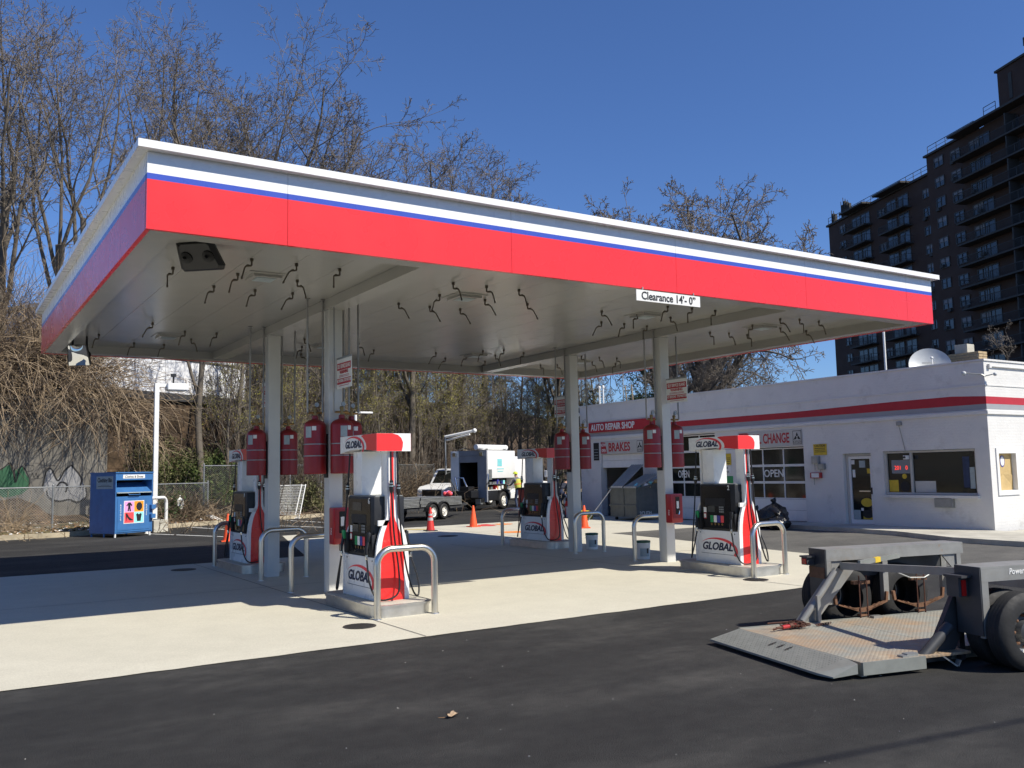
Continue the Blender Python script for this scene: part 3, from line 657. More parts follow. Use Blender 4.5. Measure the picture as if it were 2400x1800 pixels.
def nozzle_gun(t, x, y, z, sd, m='green_plastic'):
    g = MB(); g.tube([(x, y+.02, z+.16), (x+sd*.015, y+.02, z+.05), (x+sd*.05, y, z-.06), (x+sd*.055, y-.01, z-.14)], [.018, .024, .022, .018], 8); h = g.build('nozzle', 'black', t, smooth=50)
    g = MB(); g.box(x-.03 if sd < 0 else x-.01, x+.01 if sd < 0 else x+.03, y-.015, y+.055, z+.03, z+.15, b=.012); g.build('grip_cover', m, h, smooth=40)
    g = MB(); g.tube([(x+sd*.05, y+.01, z-.03), (x+sd*.085, y, z-.05), (x+sd*.08, y, z-.13), (x+sd*.055, y, z-.14)], .006, 5); g.build('lever_guard', 'black', h)
    g = MB(); g.lathe([(.019, 0), (.021, .02), (.019, .06)], 10, o=(x+sd*.056, y-.012, z-.20)); g.build('swivel', 'chrome', h, smooth=40)
def bez(P, n=14):
    P = [Vector(p) for p in P]; out = []
    Q = [P[0]*2-P[1]]+P+[P[-1]*2-P[-2]]
    for i in range(1, len(Q)-2):
        for k in range(n//2):
            u = k/(n//2); a, b, c, d = Q[i-1:i+3]
            out.append(.5*((2*b)+(c-a)*u+(2*a-5*b+4*c-d)*u*u+(3*b-a-3*c+d)*u**3))
    return out+[P[-1]]
def dispenser(x, y, rz, num, label):
    t = thing('fuel_dispenser', label, 'fuel pump', (x, y, .168), rz, 'fuel pumps under the canopy')
    mb = MB(); mb.box(-.235, .235, .042, 1.078, 0, .56, b=.008); mb.build('lower_cabinet', 'white_panel', t, smooth=30)
    for s in (-1, 1):
        mb = MB(); [mb.lathe([(.011, 0), (.011, .004)], 8, ax='x', o=(s*.2355 if s > 0 else -.2395, yy, .515)) for yy in (.12, .98)]; mb.build('cabinet_lock', 'black', t)
    mb = MB(); mb.box(-.222, .222, .085, .98, .53, 1.36, b=.02); mb.build('head', 'black', t, smooth=30)
    mb = MB(); mb.box(-.2, .2, .09, .97, 1.3605, 1.372); mb.build('head_cap', 'galv', t)
    for yy, a, b in ((0, 0, .04), (1.12, 1.08, 1.12)):
        mb = MB(); mb.prism(prof(ED), a, b, 'y'); mb.build('end_panel', 'white_panel', t)
        mb = MB(); c = -.004 if yy == 0 else 1.1205; mb.prism(prof(EI), c, c+.0035, 'y'); mb.build('bottle_panel', 'red_panel', t)
    mb = MB(); mb.box(-.066, .066, .041, .20, .98, 1.98, b=.01); mb.prism([(-.14, .97), (.14, .97), (.075, 1.06), (-.075, 1.06)], .0415, .2, 'y'); mb.build('front_post', 'white_panel', t, smooth=30)
    mb = MB(); mb.box(-.15, .15, .66, .96, 1.373, 1.98, b=.015); mb.build('rear_post', 'white_panel', t, smooth=30)
    # top sign box with a bottom edge that rises to the middle
    Yv = np.linspace(-.07, 1.19, 15); P = [(yy, 2.20+.0*yy) for yy in Yv]+[(yy, 1.962+.045*math.sin(PI*(yy+.07)/1.26)) for yy in Yv[::-1]]
    mb = MB(); mb.prism(P, -.25, .25, 'x'); v = mb.build('sign_box', 'white_panel', t, smooth=30)
    for s in (-1, 1):
        X = s*.2505; Q = [(-.069, 2.199), (.36, 2.199), (.44, 2.185), (.385, 2.16), (.32, 2.12), (.275, 2.075), (.262, 2.03), (.275, 1.992), (.16, 1.985), (.05, 1.974), (-.069, 1.966)]
        mb = MB(); mb.prism(Q, min(X, X+s*.002), max(X, X+s*.002), 'x'); mb.build('red_patch', 'red_panel', t)
        logo(t, s*.2505, .72, 2.072, .92, s)
        logo(t, s*.2355, .57, .28, 1.22, s)
    for yy in (-.0725, 1.1905):
        Q = [(-.249, 2.199), (-.02, 2.199), (.06, 2.18), (.11, 2.14), (.135, 2.08), (.13, 2.02), (.115, 1.966), (-.249, 1.966)]
        mb = MB(); mb.prism(Q if yy < 0 else [(-a, b) for a, b in Q], yy, yy+.002, 'y'); mb.build('red_patch', 'red_panel', t)
    for s in (-1, 1):
        def plate(nm, m, y0, y1, z0, z1, th=.003, off=.2225):
            mb = MB(); a, b = sorted((s*off, s*(off+th))); mb.box(a, b, y0, y1, z0, z1); return mb.build(nm, m, t)
        plate('front_bezel', 'black_gloss', .20, .93, .60, 1.33)
        plate('price_screen', 'screen', .50, .80, 1.17, 1.28, off=.226) if num == '6' else None
        plate('display', 'black', .34, .84, .98, 1.12, off=.226); plate('screen', 'screen', .60, .78, .88, 1.0, off=.226)
        kp = plate('keypad', 'black', .36, .50, .86, 1.0, off=.226)
        for i in range(3):
            for j in range(3):
                mb = MB(); a, b = sorted((s*.2292, s*.2312)); mb.box(a, b, .375+i*.04, .405+i*.04, .875+j*.04, .90+j*.04); mb.build('key', 'galv', kp)
        for i, m in enumerate(('green_plastic', 'label_white', 'blue_plastic', 'red_print')):
            gb = plate('grade_button', m, .72-i*.088-.075, .72-i*.088, .70, .82, off=.226)
            mb = MB(); mb.lathe([(.022, 0), (.02, .004)], 12, ax='x', o=(s*.2295 if s > 0 else -.2335, .72-i*.088-.0375, .67)); mb.build('dial', 'brass', gb)
        plate('notice', 'label_white', .815, .885, .87, .96, off=.226); plate('notice', 'sign_red', .82, .88, .76, .86, off=.226)
        plate('notice', 'label_white', .825, .875, .775, .845, off=.2295)
        text(num, (s*.2275, .24, 1.30), (s, 0, 0), .11, 'label_white', t, name='pump_number', bold=.01)
        # boots and guns
        for yy, m in ((.12, 'black'), (.985, 'green_plastic')):
            mb = MB(); a, b = sorted((s*.20, s*.262)); mb.box(a, b, yy-.05, yy+.06, .58, .86, b=.015); mb.build('nozzle_boot', 'black', t, smooth=30)
            nozzle_gun(t, s*.265, yy, .74, s, m)
    # hoses: two on the road end, one at the back
    def hose(P, yc):
        mb = MB(); mb.tube(bez(P), .0125, 8); h = mb.build('hose', 'hose', t, smooth=60)
        p = Vector(P[1]); mb = MB(); mb.lathe([(.018, -.09), (.03, -.05), (.03, -.015), (.036, -.01), (.036, .012), (.026, .02), (.026, .07), (.016, .08)], 10, o=tuple(p)); mb.build('breakaway', 'black', h, smooth=40)
        mb = MB(); mb.lathe([(.0365, -.008), (.0365, .010)], 10, o=tuple(p)); mb.lathe([(.027, .03), (.027, .045)], 10, o=tuple(p)); mb.build('coupling_ring', 'chrome', h)
    hose([(-.035, -.045, 1.96), (-.03, -.05, 1.50), (.0, -.05, .9), (.06, -.06, .42), (.04, -.10, .12), (-.10, -.09, .03), (-.24, -.02, .05), (-.305, .06, .25), (-.32, .105, .54)], 0)
    hose([(.065, -.03, 1.96), (.075, -.04, 1.47), (.11, -.04, .9), (.18, -.05, .42), (.27, -.07, .10), (.36, -.04, .05), (.385, .02, .25), (.325, .108, .54)], 0)
    hose([(-.12, 1.15, 1.96), (-.15, 1.16, 1.46), (-.2, 1.16, .95), (-.26, 1.16, .45), (-.30, 1.16, .10), (-.34, 1.12, .08), (-.35, 1.04, .25), (-.322, .975, .54)], 1)
    mb = MB(); mb.box(-.20, -.05, .035, .0, .98, 1.05); k = mb.build('hose_clip', 'label_white', t)
    return t
for x, y, rz, num, lab in ((3.40, 1.33, .0, '6', 'fuel pump numbered 6 in sun beside the red extinguisher cabinet, red bottle end panel'),
                           (10.04, 1.20, -.05, '2', 'fuel pump numbered 2 nearest the lift deck trailer, with loop of hose hanging out'),
                           (3.60, 7.78, .02, '8', 'fuel pump numbered 8 wholly in canopy shade toward the clothing bin'),
                           (10.77, 7.98, .02, '4', 'shaded fuel pump in front of the white utility truck')):
    dispenser(x, y, math.copysign(abs(rz), rz), num, lab); island(x+.0, y-.02, rz, {'6': 'steel edged island under pump 6, lit by sun', '2': 'steel edged island under pump 2', '8': 'shaded steel edged island under pump 8', '4': 'shaded steel edged island under the pump before the truck'}[num])
# ================================================================ repair shop
SX, SY = 20.65, 2.92
shop = thing('repair_shop', 'long low white auto repair shop with red stripe and garage bays', 'building', (SX, SY, 0))
def sb(x0, x1, y0, y1, z0, z1, nm, m, parent=None, b=0):     # box given in world coordinates
    mb = MB(); mb.box(x0-SX, x1-SX, y0-SY, y1-SY, z0, z1, b=b); return mb.build(nm, m, parent or shop)
# painted brick relief for the walls
m = M['shop_white']; n, l, b_ = nodes_of(m)
tc = n.new('ShaderNodeTexCoord'); mp = n.new('ShaderNodeMapping'); l.new(tc.outputs['Object'], mp.inputs[0])
sp = n.new('ShaderNodeSeparateXYZ'); l.new(mp.outputs[0], sp.inputs[0]); ad = n.new('ShaderNodeMath'); ad.operation = 'ADD'; l.new(sp.outputs[0], ad.inputs[0]); l.new(sp.outputs[1], ad.inputs[1])
cb = n.new('ShaderNodeCombineXYZ'); l.new(ad.outputs[0], cb.inputs[0]); l.new(sp.outputs[2], cb.inputs[1])
br = n.new('ShaderNodeTexBrick'); br.inputs['Scale'].default_value = 1; br.inputs['Brick Width'].default_value = .21; br.inputs['Row Height'].default_value = .072; br.inputs['Mortar Size'].default_value = .006
br.inputs['Color1'].default_value = (1, 1, 1, 1); br.inputs['Color2'].default_value = (.8, .8, .8, 1); br.inputs['Mortar'].default_value = (0, 0, 0, 1); l.new(cb.outputs[0], br.inputs['Vector'])
old = [x for x in n if x.bl_idname == 'ShaderNodeBump'][0]; bp = n.new('ShaderNodeBump'); bp.inputs['Strength'].default_value = .35; bp.inputs['Distance'].default_value = .01
l.new(br.outputs['Color'], bp.inputs['Height']); l.new(old.outputs[0], bp.inputs['Normal']); l.new(bp.outputs[0], b_.inputs['Normal'])
OPEN = [(16.16, 18.70, 0, 2.42), (12.40, 14.95, 0, 3.0), (8.70, 11.30, 0, 2.42), (6.36, 7.30, .12, 2.15), (3.30, 5.97, .98, 2.18)]
ys = sorted({SY, 20.0, *[o[0] for o in OPEN], *[o[1] for o in OPEN]})
mb = MB()
for a, b in zip(ys, ys[1:]):
    op = [o for o in OPEN if o[0] <= a+1e-6 and o[1] >= b-1e-6]
    zs = [(0, 4.40)] if not op else ([(op[0][3], 4.40)]+([(0, op[0][2])] if op[0][2] > 0 else []))
    for z0, z1 in zs: mb.box(0, .3, a-SY, b-SY, z0, z1)
mb.build('wall', 'shop_white', shop)
ex0, ex1 = SX+.31, SX+1.20
mb = MB(); mb.box(ex1-SX, 15, 0, .3, 0, 4.4); mb.box(.301, ex1-SX, 0, .3, 0, 1.02); mb.box(.301, ex1-SX, 0, .3, 2.15, 4.4); mb.box(.302, 15, 16.78, 17.08, 0, 4.4); mb.box(14.7, 15, .302, 16.778, 0, 4.4)
mb.build('wall', 'shop_white', shop)
sb(SX+.302, SX+14.7, SY+.302, 19.69, 3.9, 4.1, 'roof', 'asphalt_old'); sb(SX+.302, SX+14.6, SY+.31, 19.68, .0, .02, 'floor', 'asphalt_old'); sb(SX+5.5, SX+5.6, SY+.31, 19.68, .021, 3.89, 'partition', 'interior_dark')
mb = MB(); mb.box(-.03, .33, -.03, 17.11, 4.402, 4.45); mb.box(.332, 15.03, -.03, .33, 4.402, 4.45); mb.build('parapet_cap', 'shop_white', shop)
for z0, z1, m_, th in ((3.765, 3.80, 'shop_white', .018), (3.165, 3.30, 'shop_grey', .004), (3.04, 3.13, 'shop_white', .05)):
    mb = MB(); mb.box(-th, -.001, -th, 17.08, z0, z1); mb.box(0, 15, -th, -.001, z0, z1); mb.build('stripe' if m_ == 'shop_grey' else 'ledge', m_, shop)
mb = MB(); P = [(-.004, 3.30), (11.9, 3.30), (11.9, 3.50), (6.0, 3.49), (2.6, 3.545), (.9, 3.55), (-.004, 3.49)]; mb.prism(P, -.005, -.0015, 'x'); mb.box(0, 15, -.005, -.0015, 3.302, 3.49); mb.build('red_stripe', 'shop_red', shop)
# sign board
sg = thing('shop_sign', 'red board with white raised letters AUTO REPAIR on the shop wall', 'sign', (SX, 17.1, 3.5))
mb = MB(); mb.box(-.06, -.002, -2.25, 2.25, -.19, .21); mb.build('board', 'shop_red', sg)
text('AUTO REPAIR SHOP', (-.063, 2.08, .0), (-1, 0, 0), .355, 'label_white', sg, align='LEFT', xs=.84, bold=.02, ext=.012)
def citgo(parent, x, y, z, h, d=(-1, 0, 0)):
    w = h*.78
    mb = MB(); mb.box(x-.003, x, y-w/2, y+w/2, z-h/2, z+h/2); e = mb.build('emblem_frame', 'ink', parent)
    mb = MB(); mb.box(x-.0045, x-.0032, y-w*.45, y+w*.45, z-h*.46, z+h*.46); mb.build('emblem_ground', 'shop_cream', parent)
    for P in ([(0, .40), (.10, .16), (.0, .06), (-.10, .16)], [(-.13, .12), (-.03, .02), (-.06, -.12), (-.34, -.16)], [(.13, .12), (.03, .02), (.06, -.12), (.34, -.16)]):
        mb = MB(); mb.prism([(y-a*h, z+b*h) for a, b in P], x-.0062, x-.0047, 'x'); mb.build('emblem_triangle', 'ink', parent)
    text('CITGO', (x-.0062, y, z-h*.33), (-1, 0, 0), h*.24, 'ink', parent, xs=.9, bold=.01)
# bay 1: half-open door with BRAKES banner
def banner(yc, w, z0, z1, label, words, ys_, emb):
    t = thing('banner_sign', label, 'sign', (SX-.012, yc, (z0+z1)/2))
    h = (z1-z0)/2; mb = MB(); mb.box(-.012, 0, -w/2, w/2, -h, h); mb.build('panel', 'shop_cream', t)
    text(words, (-.014, ys_[0]-yc, -.01), (-1, 0, 0), ys_[2], 'sign_red', t, align='LEFT', xs=ys_[1], bold=.025)
    if emb: citgo(t, -.0125, emb-yc, 0, .42)
    return t
b1 = banner(17.42, 2.5, 2.44, 2.94, 'cream BRAKES banner with NOW OPEN above the half raised door', 'BRAKES', (18.16, .82, .47), 16.27)
mb = MB(); mb.prism([(1.2, -.23), (.82, -.23), (.92, .2), (1.2, .23)], -.0155, -.013, 'x'); mb.build('red_flash', 'sign_red', b1)
text('NOW', (-.0165, 1.06, .1), (-1, 0, 0), .17, 'label_white', b1, xs=.75, bold=.02); text('OPEN', (-.0165, 1.02, -.12), (-1, 0, 0), .17, 'label_white', b1, xs=.62, bold=.02)
def gdoor(name, label, y0, y1, z0, rows, glass, loc_z=0):
    t = thing(name, label, 'garage door', (SX+.12, (y0+y1)/2, z0)); w = y1-y0
    for i, (a, b) in enumerate(rows):
        if not glass[i]:
            mb = MB(); mb.box(-.02, .02, -w/2, w/2, a, b-.008); mb.build('door_section', 'white_paint', t); continue
        mb = MB(); fr = .035
        mb.box(-.02, .02, -w/2, w/2, a, a+fr); mb.box(-.02, .02, -w/2, w/2, b-fr-.004, b-.004)
        for k in range(4): yy = -w/2+k*(w-fr)/3; mb.box(-.02, .02, yy, yy+fr, a+fr+.001, b-fr-.005)
        s = mb.build('door_section', 'white_paint', t)
        for k in range(3):
            yy = -w/2+fr+k*(w-fr)/3; mb = MB(); mb.box(.004, .010, yy+.002, yy+(w-fr)/3-fr-.002, a+fr+.002, b-fr-.006); mb.build('pane', 'glass_dark', s)
    return t
gdoor('garage_door', 'white overhead door half raised under the BRAKES banner', 16.18, 18.68, 0, [(1.9, 2.18), (2.18, 2.42)], [0, 0])
d2 = gdoor('garage_door', 'glazed overhead door reading OPEN between the BRAKES and OIL CHANGE bays', 12.42, 14.93, 0, [(.03, .42), (.42, .80), (.80, 1.33), (1.33, 1.86), (1.86, 2.40), (2.40, 2.98)], [0, 0, 1, 1, 1, 1])
d3 = gdoor('garage_door', 'glazed overhead door with OPEN sign under the OIL CHANGE banner', 8.72, 11.28, .1, [(.03, .36), (.36, .70), (.70, 1.22), (1.22, 1.75), (1.75, 2.30)], [0, 0, 1, 1, 1])
text('OPEN', (-.012, .0, 1.49), (-1, 0, 0), .33, 'label_white', d3, xs=.95, bold=.015); text('OPEN', (-.012, .42, 1.60), (-1, 0, 0), .36, 'label_white', d2, xs=.62, bold=.012)
for d_, yy, zz, w_, h_, m_ in ((d3, -.88, 1.49, .52, .2, 'yellow'), (d3, -.02, .93, .42, .26, 'label_grey'), (d3, -.75, .95, .12, .4, 'red_plastic'), (d2, .0, 1.08, .46, .34, 'yellow'), (d2, -.9, 1.55, .35, .24, 'orange_print'), (d3, .7, 1.5, .3, .12, 'red_plastic')):
    mb = MB(); mb.box(.0105, .0125, yy-w_/2, yy+w_/2, zz-h_/2, zz+h_/2); mb.build('window_poster', m_, d_)
o3 = banner(10.02, 2.6, 2.45, 2.95, 'cream OIL CHANGE banner with CITGO emblem over a glazed bay', 'OIL CHANGE', (10.74, .60, .43), 8.9)
mb = MB(); mb.prism([(1.26, -.22), (.80, -.22), (.80, .15), (.9, .22), (1.26, .22)], -.0155, -.013, 'x'); mb.build('red_flash', 'sign_red', o3)
# notices on the walls
def notice(y, z, w, h, m_, lab, words=(), tc_='ink', bars=4):
    t = thing('wall_sign', lab, 'sign', (SX-.003, y, z)); mb = MB(); mb.box(-.012, 0, -w/2, w/2, -h/2, h/2); mb.build('plate', m_, t)
    for k, (s_, dz, sz) in enumerate(words): text(s_, (-.0145, 0, dz), (-1, 0, 0), sz, tc_, t, xs=.85, bold=.015)
    mb = MB()
    for k in range(bars): zz = h*(.12-.16*k); mb.box(-.0135, -.0122, -w*.4, w*.4, zz-.012, zz+.006)
    if bars: mb.build('small_print', tc_, t)
    return t
notice(8.08, 2.30, .48, .33, 'yellow', 'yellow CAUTION notice on white wall next to the office door', (('CAUTION', .11, .10),), bars=3)
notice(11.90, 2.09, .42, .38, 'yellow', 'yellow notice with red heading on the pillar between glazed bays', (), bars=4)
notice(11.90, 1.74, .36, .22, 'label_white', 'small white FREE CHECK notice below the yellow notice on the pillar', (('FREE', .06, .08), ('CHECK', -.07, .08)), bars=0)
notice(11.95, 1.32, .62, .42, 'green_plastic', 'green poster at the foot of the pillar between bays', (), bars=0)
notice(18.95, 2.55, .34, .7, 'ink', 'dark service list board at the far end of the shop', (), 'label_grey', 4)
def wallbox(y, z, w, h, dp, m_, lab, cat='box', nm='electrical_box'):
    t = thing(nm, lab, cat, (SX-.003, y, z)); mb = MB(); mb.box(-dp, 0, -w/2, w/2, -h/2, h/2, b=.008); mb.build('case', m_, t); mb = MB(); mb.box(-dp-.006, -dp-.001, -w*.36, w*.36, -h*.38, h*.38); mb.build('cover', 'galv' if m_ != 'red_plastic' else 'label_white', t); mb = MB(); mb.tube([(-dp*.5, w*.2, -h/2), (-dp*.5, w*.2, -h/2-.2)], .01, 6); mb.build('conduit', 'conduit', t)
wallbox(8.21, 1.99, .24, .22, .12, 'galv', 'grey metal electrical box below the CAUTION notice'); wallbox(8.02, 1.79, .22, .18, .1, 'conduit', 'smaller grey box with conduit beside the red switch box', ); wallbox(8.24, 1.53, .38, .17, .09, 'red_plastic', 'red emergency shutoff box on the wall by the office door', 'switch box', 'shutoff_box')
# office door
t = thing('office_door', 'glazed aluminium office door covered with stickers', 'door', (SX+.17, 6.83, .12))
mb = MB(); mb.box(-.05, .05, -.46, -.40, 0, 2.02); mb.box(-.05, .05, .40, .46, 0, 2.02); mb.box(-.05, .05, -.399, .399, 1.96, 2.02); mb.build('door_frame', 'shop_cream', t)
mb = MB(); mb.box(-.03, .03, -.395, -.32, .01, 1.95); mb.box(-.03, .03, .32, .395, .01, 1.95); mb.box(-.03, .03, -.319, .319, 1.87, 1.95); mb.box(-.03, .03, -.319, .319, .01, .13); lf = mb.build('door_leaf', 'white_paint', t)
mb = MB(); mb.box(0, .008, -.318, .318, .131, 1.869); mb.build('glass', 'glass_dark', lf)
mb = MB(); mb.box(-.06, -.04, -.31, .05, .93, .96); mb.build('push_bar', 'chrome', lf); mb = MB(); mb.box(-.07, -.031, -.385, -.335, .86, 1.05); mb.build('handle', 'black', lf)
for y, z, w_, h_, m_ in ((.26, 1.78, .11, .12, 'label_white'), (.24, 1.45, .09, .22, 'label_white'), (-.05, 1.72, .2, .2, 'label_grey'), (-.26, 1.52, .12, .14, 'yellow'), (.2, .27, .22, .26, 'label_grey'), (.02, .42, .08, .08, 'label_white')):
    mb = MB(); mb.box(-.004, -.0005, y-w_/2, y+w_/2, z-h_/2, z+h_/2); mb.build('sticker', m_, lf)
for y, z, ry, rz_, m_ in ((-.14, .62, .19, .125, 'yellow'), (-.16, .29, .18, .12, 'ink'), ):
    mb = MB(); mb.prism([(y+ry*math.cos(a), z+rz_*math.sin(a)) for a in np.linspace(0, 2*PI, 24, endpoint=False)], -.005, -.0005, 'x'); mb.build('oval_sticker', m_, lf)
mb = MB(); mb.box(-.0035, -.0004, -.315, .0, .14, .24); mb.build('sticker', 'yellow', lf)
# office window
t = thing('office_window', 'wide dark office window with red LED clock and stickers inside', 'window', (SX+.13, 4.635, 1.58))
mb = MB(); f = .05; mb.box(-.07, .04, -1.33, 1.33, -.59, -.59+f); mb.box(-.07, .04, -1.33, 1.33, .59-f, .59); mb.box(-.07, .04, -1.33, -1.33+f, -.539, .539); mb.box(-.07, .04, 1.33-f, 1.33, -.539, .539); mb.box(-.065, .03, .50, .56, -.538, .538); mb.build('frame', 'shop_cream', t)
for a, b in ((-1.278, .498), (.562, 1.278)):
    mb = MB(); mb.box(-.005, .005, a, b, -.537, .537); mb.build('pane', 'glass_dark', t)
mb = MB(); mb.box(-.012, -.006, .60, 1.16, -.02, .35); mb.build('clock_panel', 'truck_grey', t); text('201   0', (-.014, .87, .13), (-1, 0, 0), .16, 'led_red', t, xs=.9, name='led_digits')
for y, z, w_, h_, m_ in ((1.12, -.36, .28, .32, 'yellow'), (.17, -.38, .6, .30, 'shop_cream'), (-1.0, .0, .18, .8, 'denim'), (-1.15, -.15, .14, .55, 'label_grey')):
    mb = MB(); mb.box(-.009, -.0055, y-w_/2, y+w_/2, z-h_/2, z+h_/2); mb.build('window_poster', m_, t)
for y, z, r, m_ in ((.78, -.38, .145, 'ink'), (.78, -.1, .07, 'yellow')):
    mb = MB(); mb.lathe([(r, 0), (r, .004)], 22, ax='x', o=(-.0145, y, z)); mb.build('round_sticker', m_, t)
sb(SX-.10, SX-.002, 3.24, 6.03, .90, .975, 'sill', 'shop_white')
# box under the window, lamp and camera
t = thing('wall_vent', 'grey metal vent box set in the wall below the office window', 'vent', (SX-.003, 4.19, .80)); mb = MB(); mb.box(-.09, 0, -.26, .26, -.14, .14); mb.build('case', 'galv', t); mb = MB(); mb.box(-.097, -.0905, -.22, .22, -.11, .11); mb.build('cover', 'conduit', t)
def wall_lamp(y, z, lab, s=1):
    t = thing('wall_lamp', lab, 'lamp', (SX-.06, y, z)); mb = MB(); mb.box(-.02, .057, -.07, .07, -.05, .05, b=.01); mb.build('housing', 'galv', t); mb = MB(); mb.tube([(0, 0, -.05), (.03, -.05, -.35), (.045, -.12, -.75)], .008, 5); mb.build('cable', 'conduit', t)
wall_lamp(5.38, 2.93, 'small square lamp on the wall above the office window')
t = thing('security_camera', 'small camera on the window post with cable from above', 'camera', (SX-.09, 5.20, 2.0)); mb = MB(); mb.box(-.06, .08, -.05, .05, -.06, .05, b=.01); mb.build('body', 'white_paint', t); mb = MB(); mb.lathe([(.03, 0), (.03, .03)], 10, ax='x', o=(-.092, 0, 0)); mb.build('lens', 'black', t)
t = thing('floodlight', 'twin floodlight on an arm at the sunlit corner of the shop', 'floodlight', (SX-.02, SY-.02, 4.0)); mb = MB(); mb.tube([(0, 0, 0), (-.05, .05, .05), (-.22, .35, .1)], .016, 6); mb.tube([(0, 0, 0), (.12, -.14, .04)], .014, 6); mb.build('arm', 'galv', t); mb = MB(); mb.ball((-.24, .4, .1), .06, 8); mb.ball((.16, -.18, .04), .05, 8); mb.build('lamp_head', 'dish', t, smooth=50)
# end wall window
t = thing('end_window', 'small window with brown paper behind it on the sunlit end wall', 'window', (SX+.755, SY+.10, 1.58))
mb = MB(); mb.box(-.50, .50, -.13, .03, -.60, -.48); mb.box(-.50, .50, -.13, .03, .46, .60); mb.box(-.50, -.40, -.13, .03, -.479, .459); mb.box(.40, .50, -.13, .03, -.479, .459); mb.build('frame', 'white_paint', t)
mb = MB(); mb.box(-.398, .398, -.005, .01, -.478, .458); mb.build('paper', 'kraft', t)
mb = MB(); mb.add([(-.3, -.006, -.3), (.34, -.006, -.36), (.3, -.05, -.1), (.1, -.03, .0), (-.1, -.012, -.05)], [(0, 1, 2, 3, 4)]); mb.build('paper', 'kraft', t)
mb = MB(); mb.prism([(-.05+.11*math.cos(a), .26+.15*math.sin(a)) for a in np.linspace(0, 2*PI, 24, endpoint=False)], -.012, -.006, 'y'); mb.build('round_sticker', 'blue_plastic', t)
mb = MB(); mb.prism([(-.05+.085*math.cos(a), .26+.12*math.sin(a)) for a in np.linspace(0, 2*PI, 24, endpoint=False)], -.014, -.0122, 'y'); mb.build('round_sticker', 'label_white', t)
t = thing('meter_box', 'grey utility box on the sunlit end wall of the shop', 'box', (SX+1.72, SY-.003, .95)); mb = MB(); mb.box(-.12, .14, -.14, 0, -.2, .22, b=.01); mb.build('case', 'galv', t); mb = MB(); mb.tube([(0, -.05, -.2), (0, -.05, -.8)], .02, 8); mb.build('conduit', 'galv', t)
t = thing('wall_pipe', 'white pipe running under the parapet of the sunlit end wall', 'pipe', (SX+.2, SY-.04, 4.27)); mb = MB(); mb.tube([(0, .03, .0), (0, 0, 0), (8, 0, 0)], .022, 8); mb.build('run', 'shop_white', t); mb = MB(); mb.box(-.05, .05, -.03, .035, -.05, .05); mb.build('junction', 'shop_white', t)
# roof things
t = thing('satellite_dish', 'large grey satellite dish on the shop roof beside the brick chimney', 'satellite dish', (22.0, 5.25, 4.1))
mb = MB(); prf = [(r, .55*r*r) for r in np.linspace(0, .56, 10)]; mb.lathe(prf, 36, cap=False); mb.lathe([(r, z-.012) for r, z in prf], 36, cap=False); dq = Vector((-.62, -.55, .42)).to_track_quat('Z', 'Y').to_euler(); ds_ = mb.build('reflector', 'dish', t, loc=(0, 0, .42), rot=dq, smooth=60)
mb = MB(); mb.bar((-.2, .1, .13), (.14, .1, .13), .05, .004); mb.build('lettering_strip', 'galv', ds_)
mb = MB(); mb.tube([(0, -.5, .12), (0, -.2, .5), (0, 0, .52)], .014, 6); mb.ball((0, 0, .52), .045, 8); mb.build('feed_arm', 'label_white', ds_)
mb = MB(); mb.tube([(.05, .05, 0), (.05, .05, .4)], .035, 8); mb.build('mast', 'galv', t)
ch = thing('chimney', 'yellow brick chimney with grey cap block on the shop roof', 'chimney', (23.1, 4.75, 4.1))
mb = MB(); mb.box(-.21, .21, -.42, .42, 0, .84); mb.build('mortar_core', 'mortar', ch); bk = {}
for i, (lx, ly) in enumerate(((.205, .098), (.098, .205))):
    mb = MB(); mb.box(-lx/2, lx/2, -ly/2, ly/2, -.032, .032, b=.006); bk[i] = mb.mesh('brick', 'chimney_brick')
rnd = random.Random(8)
for r in range(11):
    z = .04+r*.077; o_ = .052 if r % 2 else -.052
    for s in (-1, 1):
        for k in range(4): share('brick', bk[1], ch, (s*.175+rnd.uniform(-.004, .004), -.315+k*.21+o_*.5, z))
        for k in range(2): share('brick', bk[0], ch, (-.105+k*.21+o_*.3, s*.40+rnd.uniform(-.004, .004), z+.001))
mb = MB(); mb.box(-.16, .2, -.1, .28, .842, 1.10, b=.01); mb.build('cap_block', 'concrete_old', ch)
t = thing('roof_mast', 'thin white pole rising from the shop roof in front of the tower', 'pole', (23, 7.33, 4.1)); mb = MB(); mb.tube([(0, 0, 0), (0, 0, 2.3)], .035, 8); mb.build('pole', 'label_white', t); mb = MB(); mb.lathe([(.09, 0), (.09, .03), (.04, .05)], 10); mb.build('base_flange', 'galv', t)
t = thing('roof_ladder', 'pale wooden ladder top standing above the shop roof edge', 'ladder', (SX+.75, 17.68, 3.2))
for s in (-.2, .2):
    mb = MB(); mb.bar((.1, s, 0), (-.05, s*.96, 1.95), .045, .03); mb.build('rail', 'wood', t)
for k in range(6): mb = MB(); mb.bar((.09-k*.022, -.19, .25+k*.3), (.09-k*.022, .19, .25+k*.3), .03, .035); mb.build('rung', 'wood', t)
for y, h_, lab in ((19.40, 1.05, 'white capped vent pipe near the far end of the shop roof'), (19.16, 1.05, 'white capped vent pipe near the far end of the shop roof')):
    t = thing('vent_pipe', lab, 'pipe', (SX+.6, y, 4.1), 0, 'pair of roof vent pipes'); mb = MB(); mb.tube([(0, 0, 0), (0, 0, h_)], .03, 8); mb.build('pipe', 'label_white', t); mb = MB(); mb.lathe([(.05, 0), (.055, .05), (.05, .1), (.02, .12)], 10, o=(0, 0, h_)); mb.build('cap', 'label_white', t)
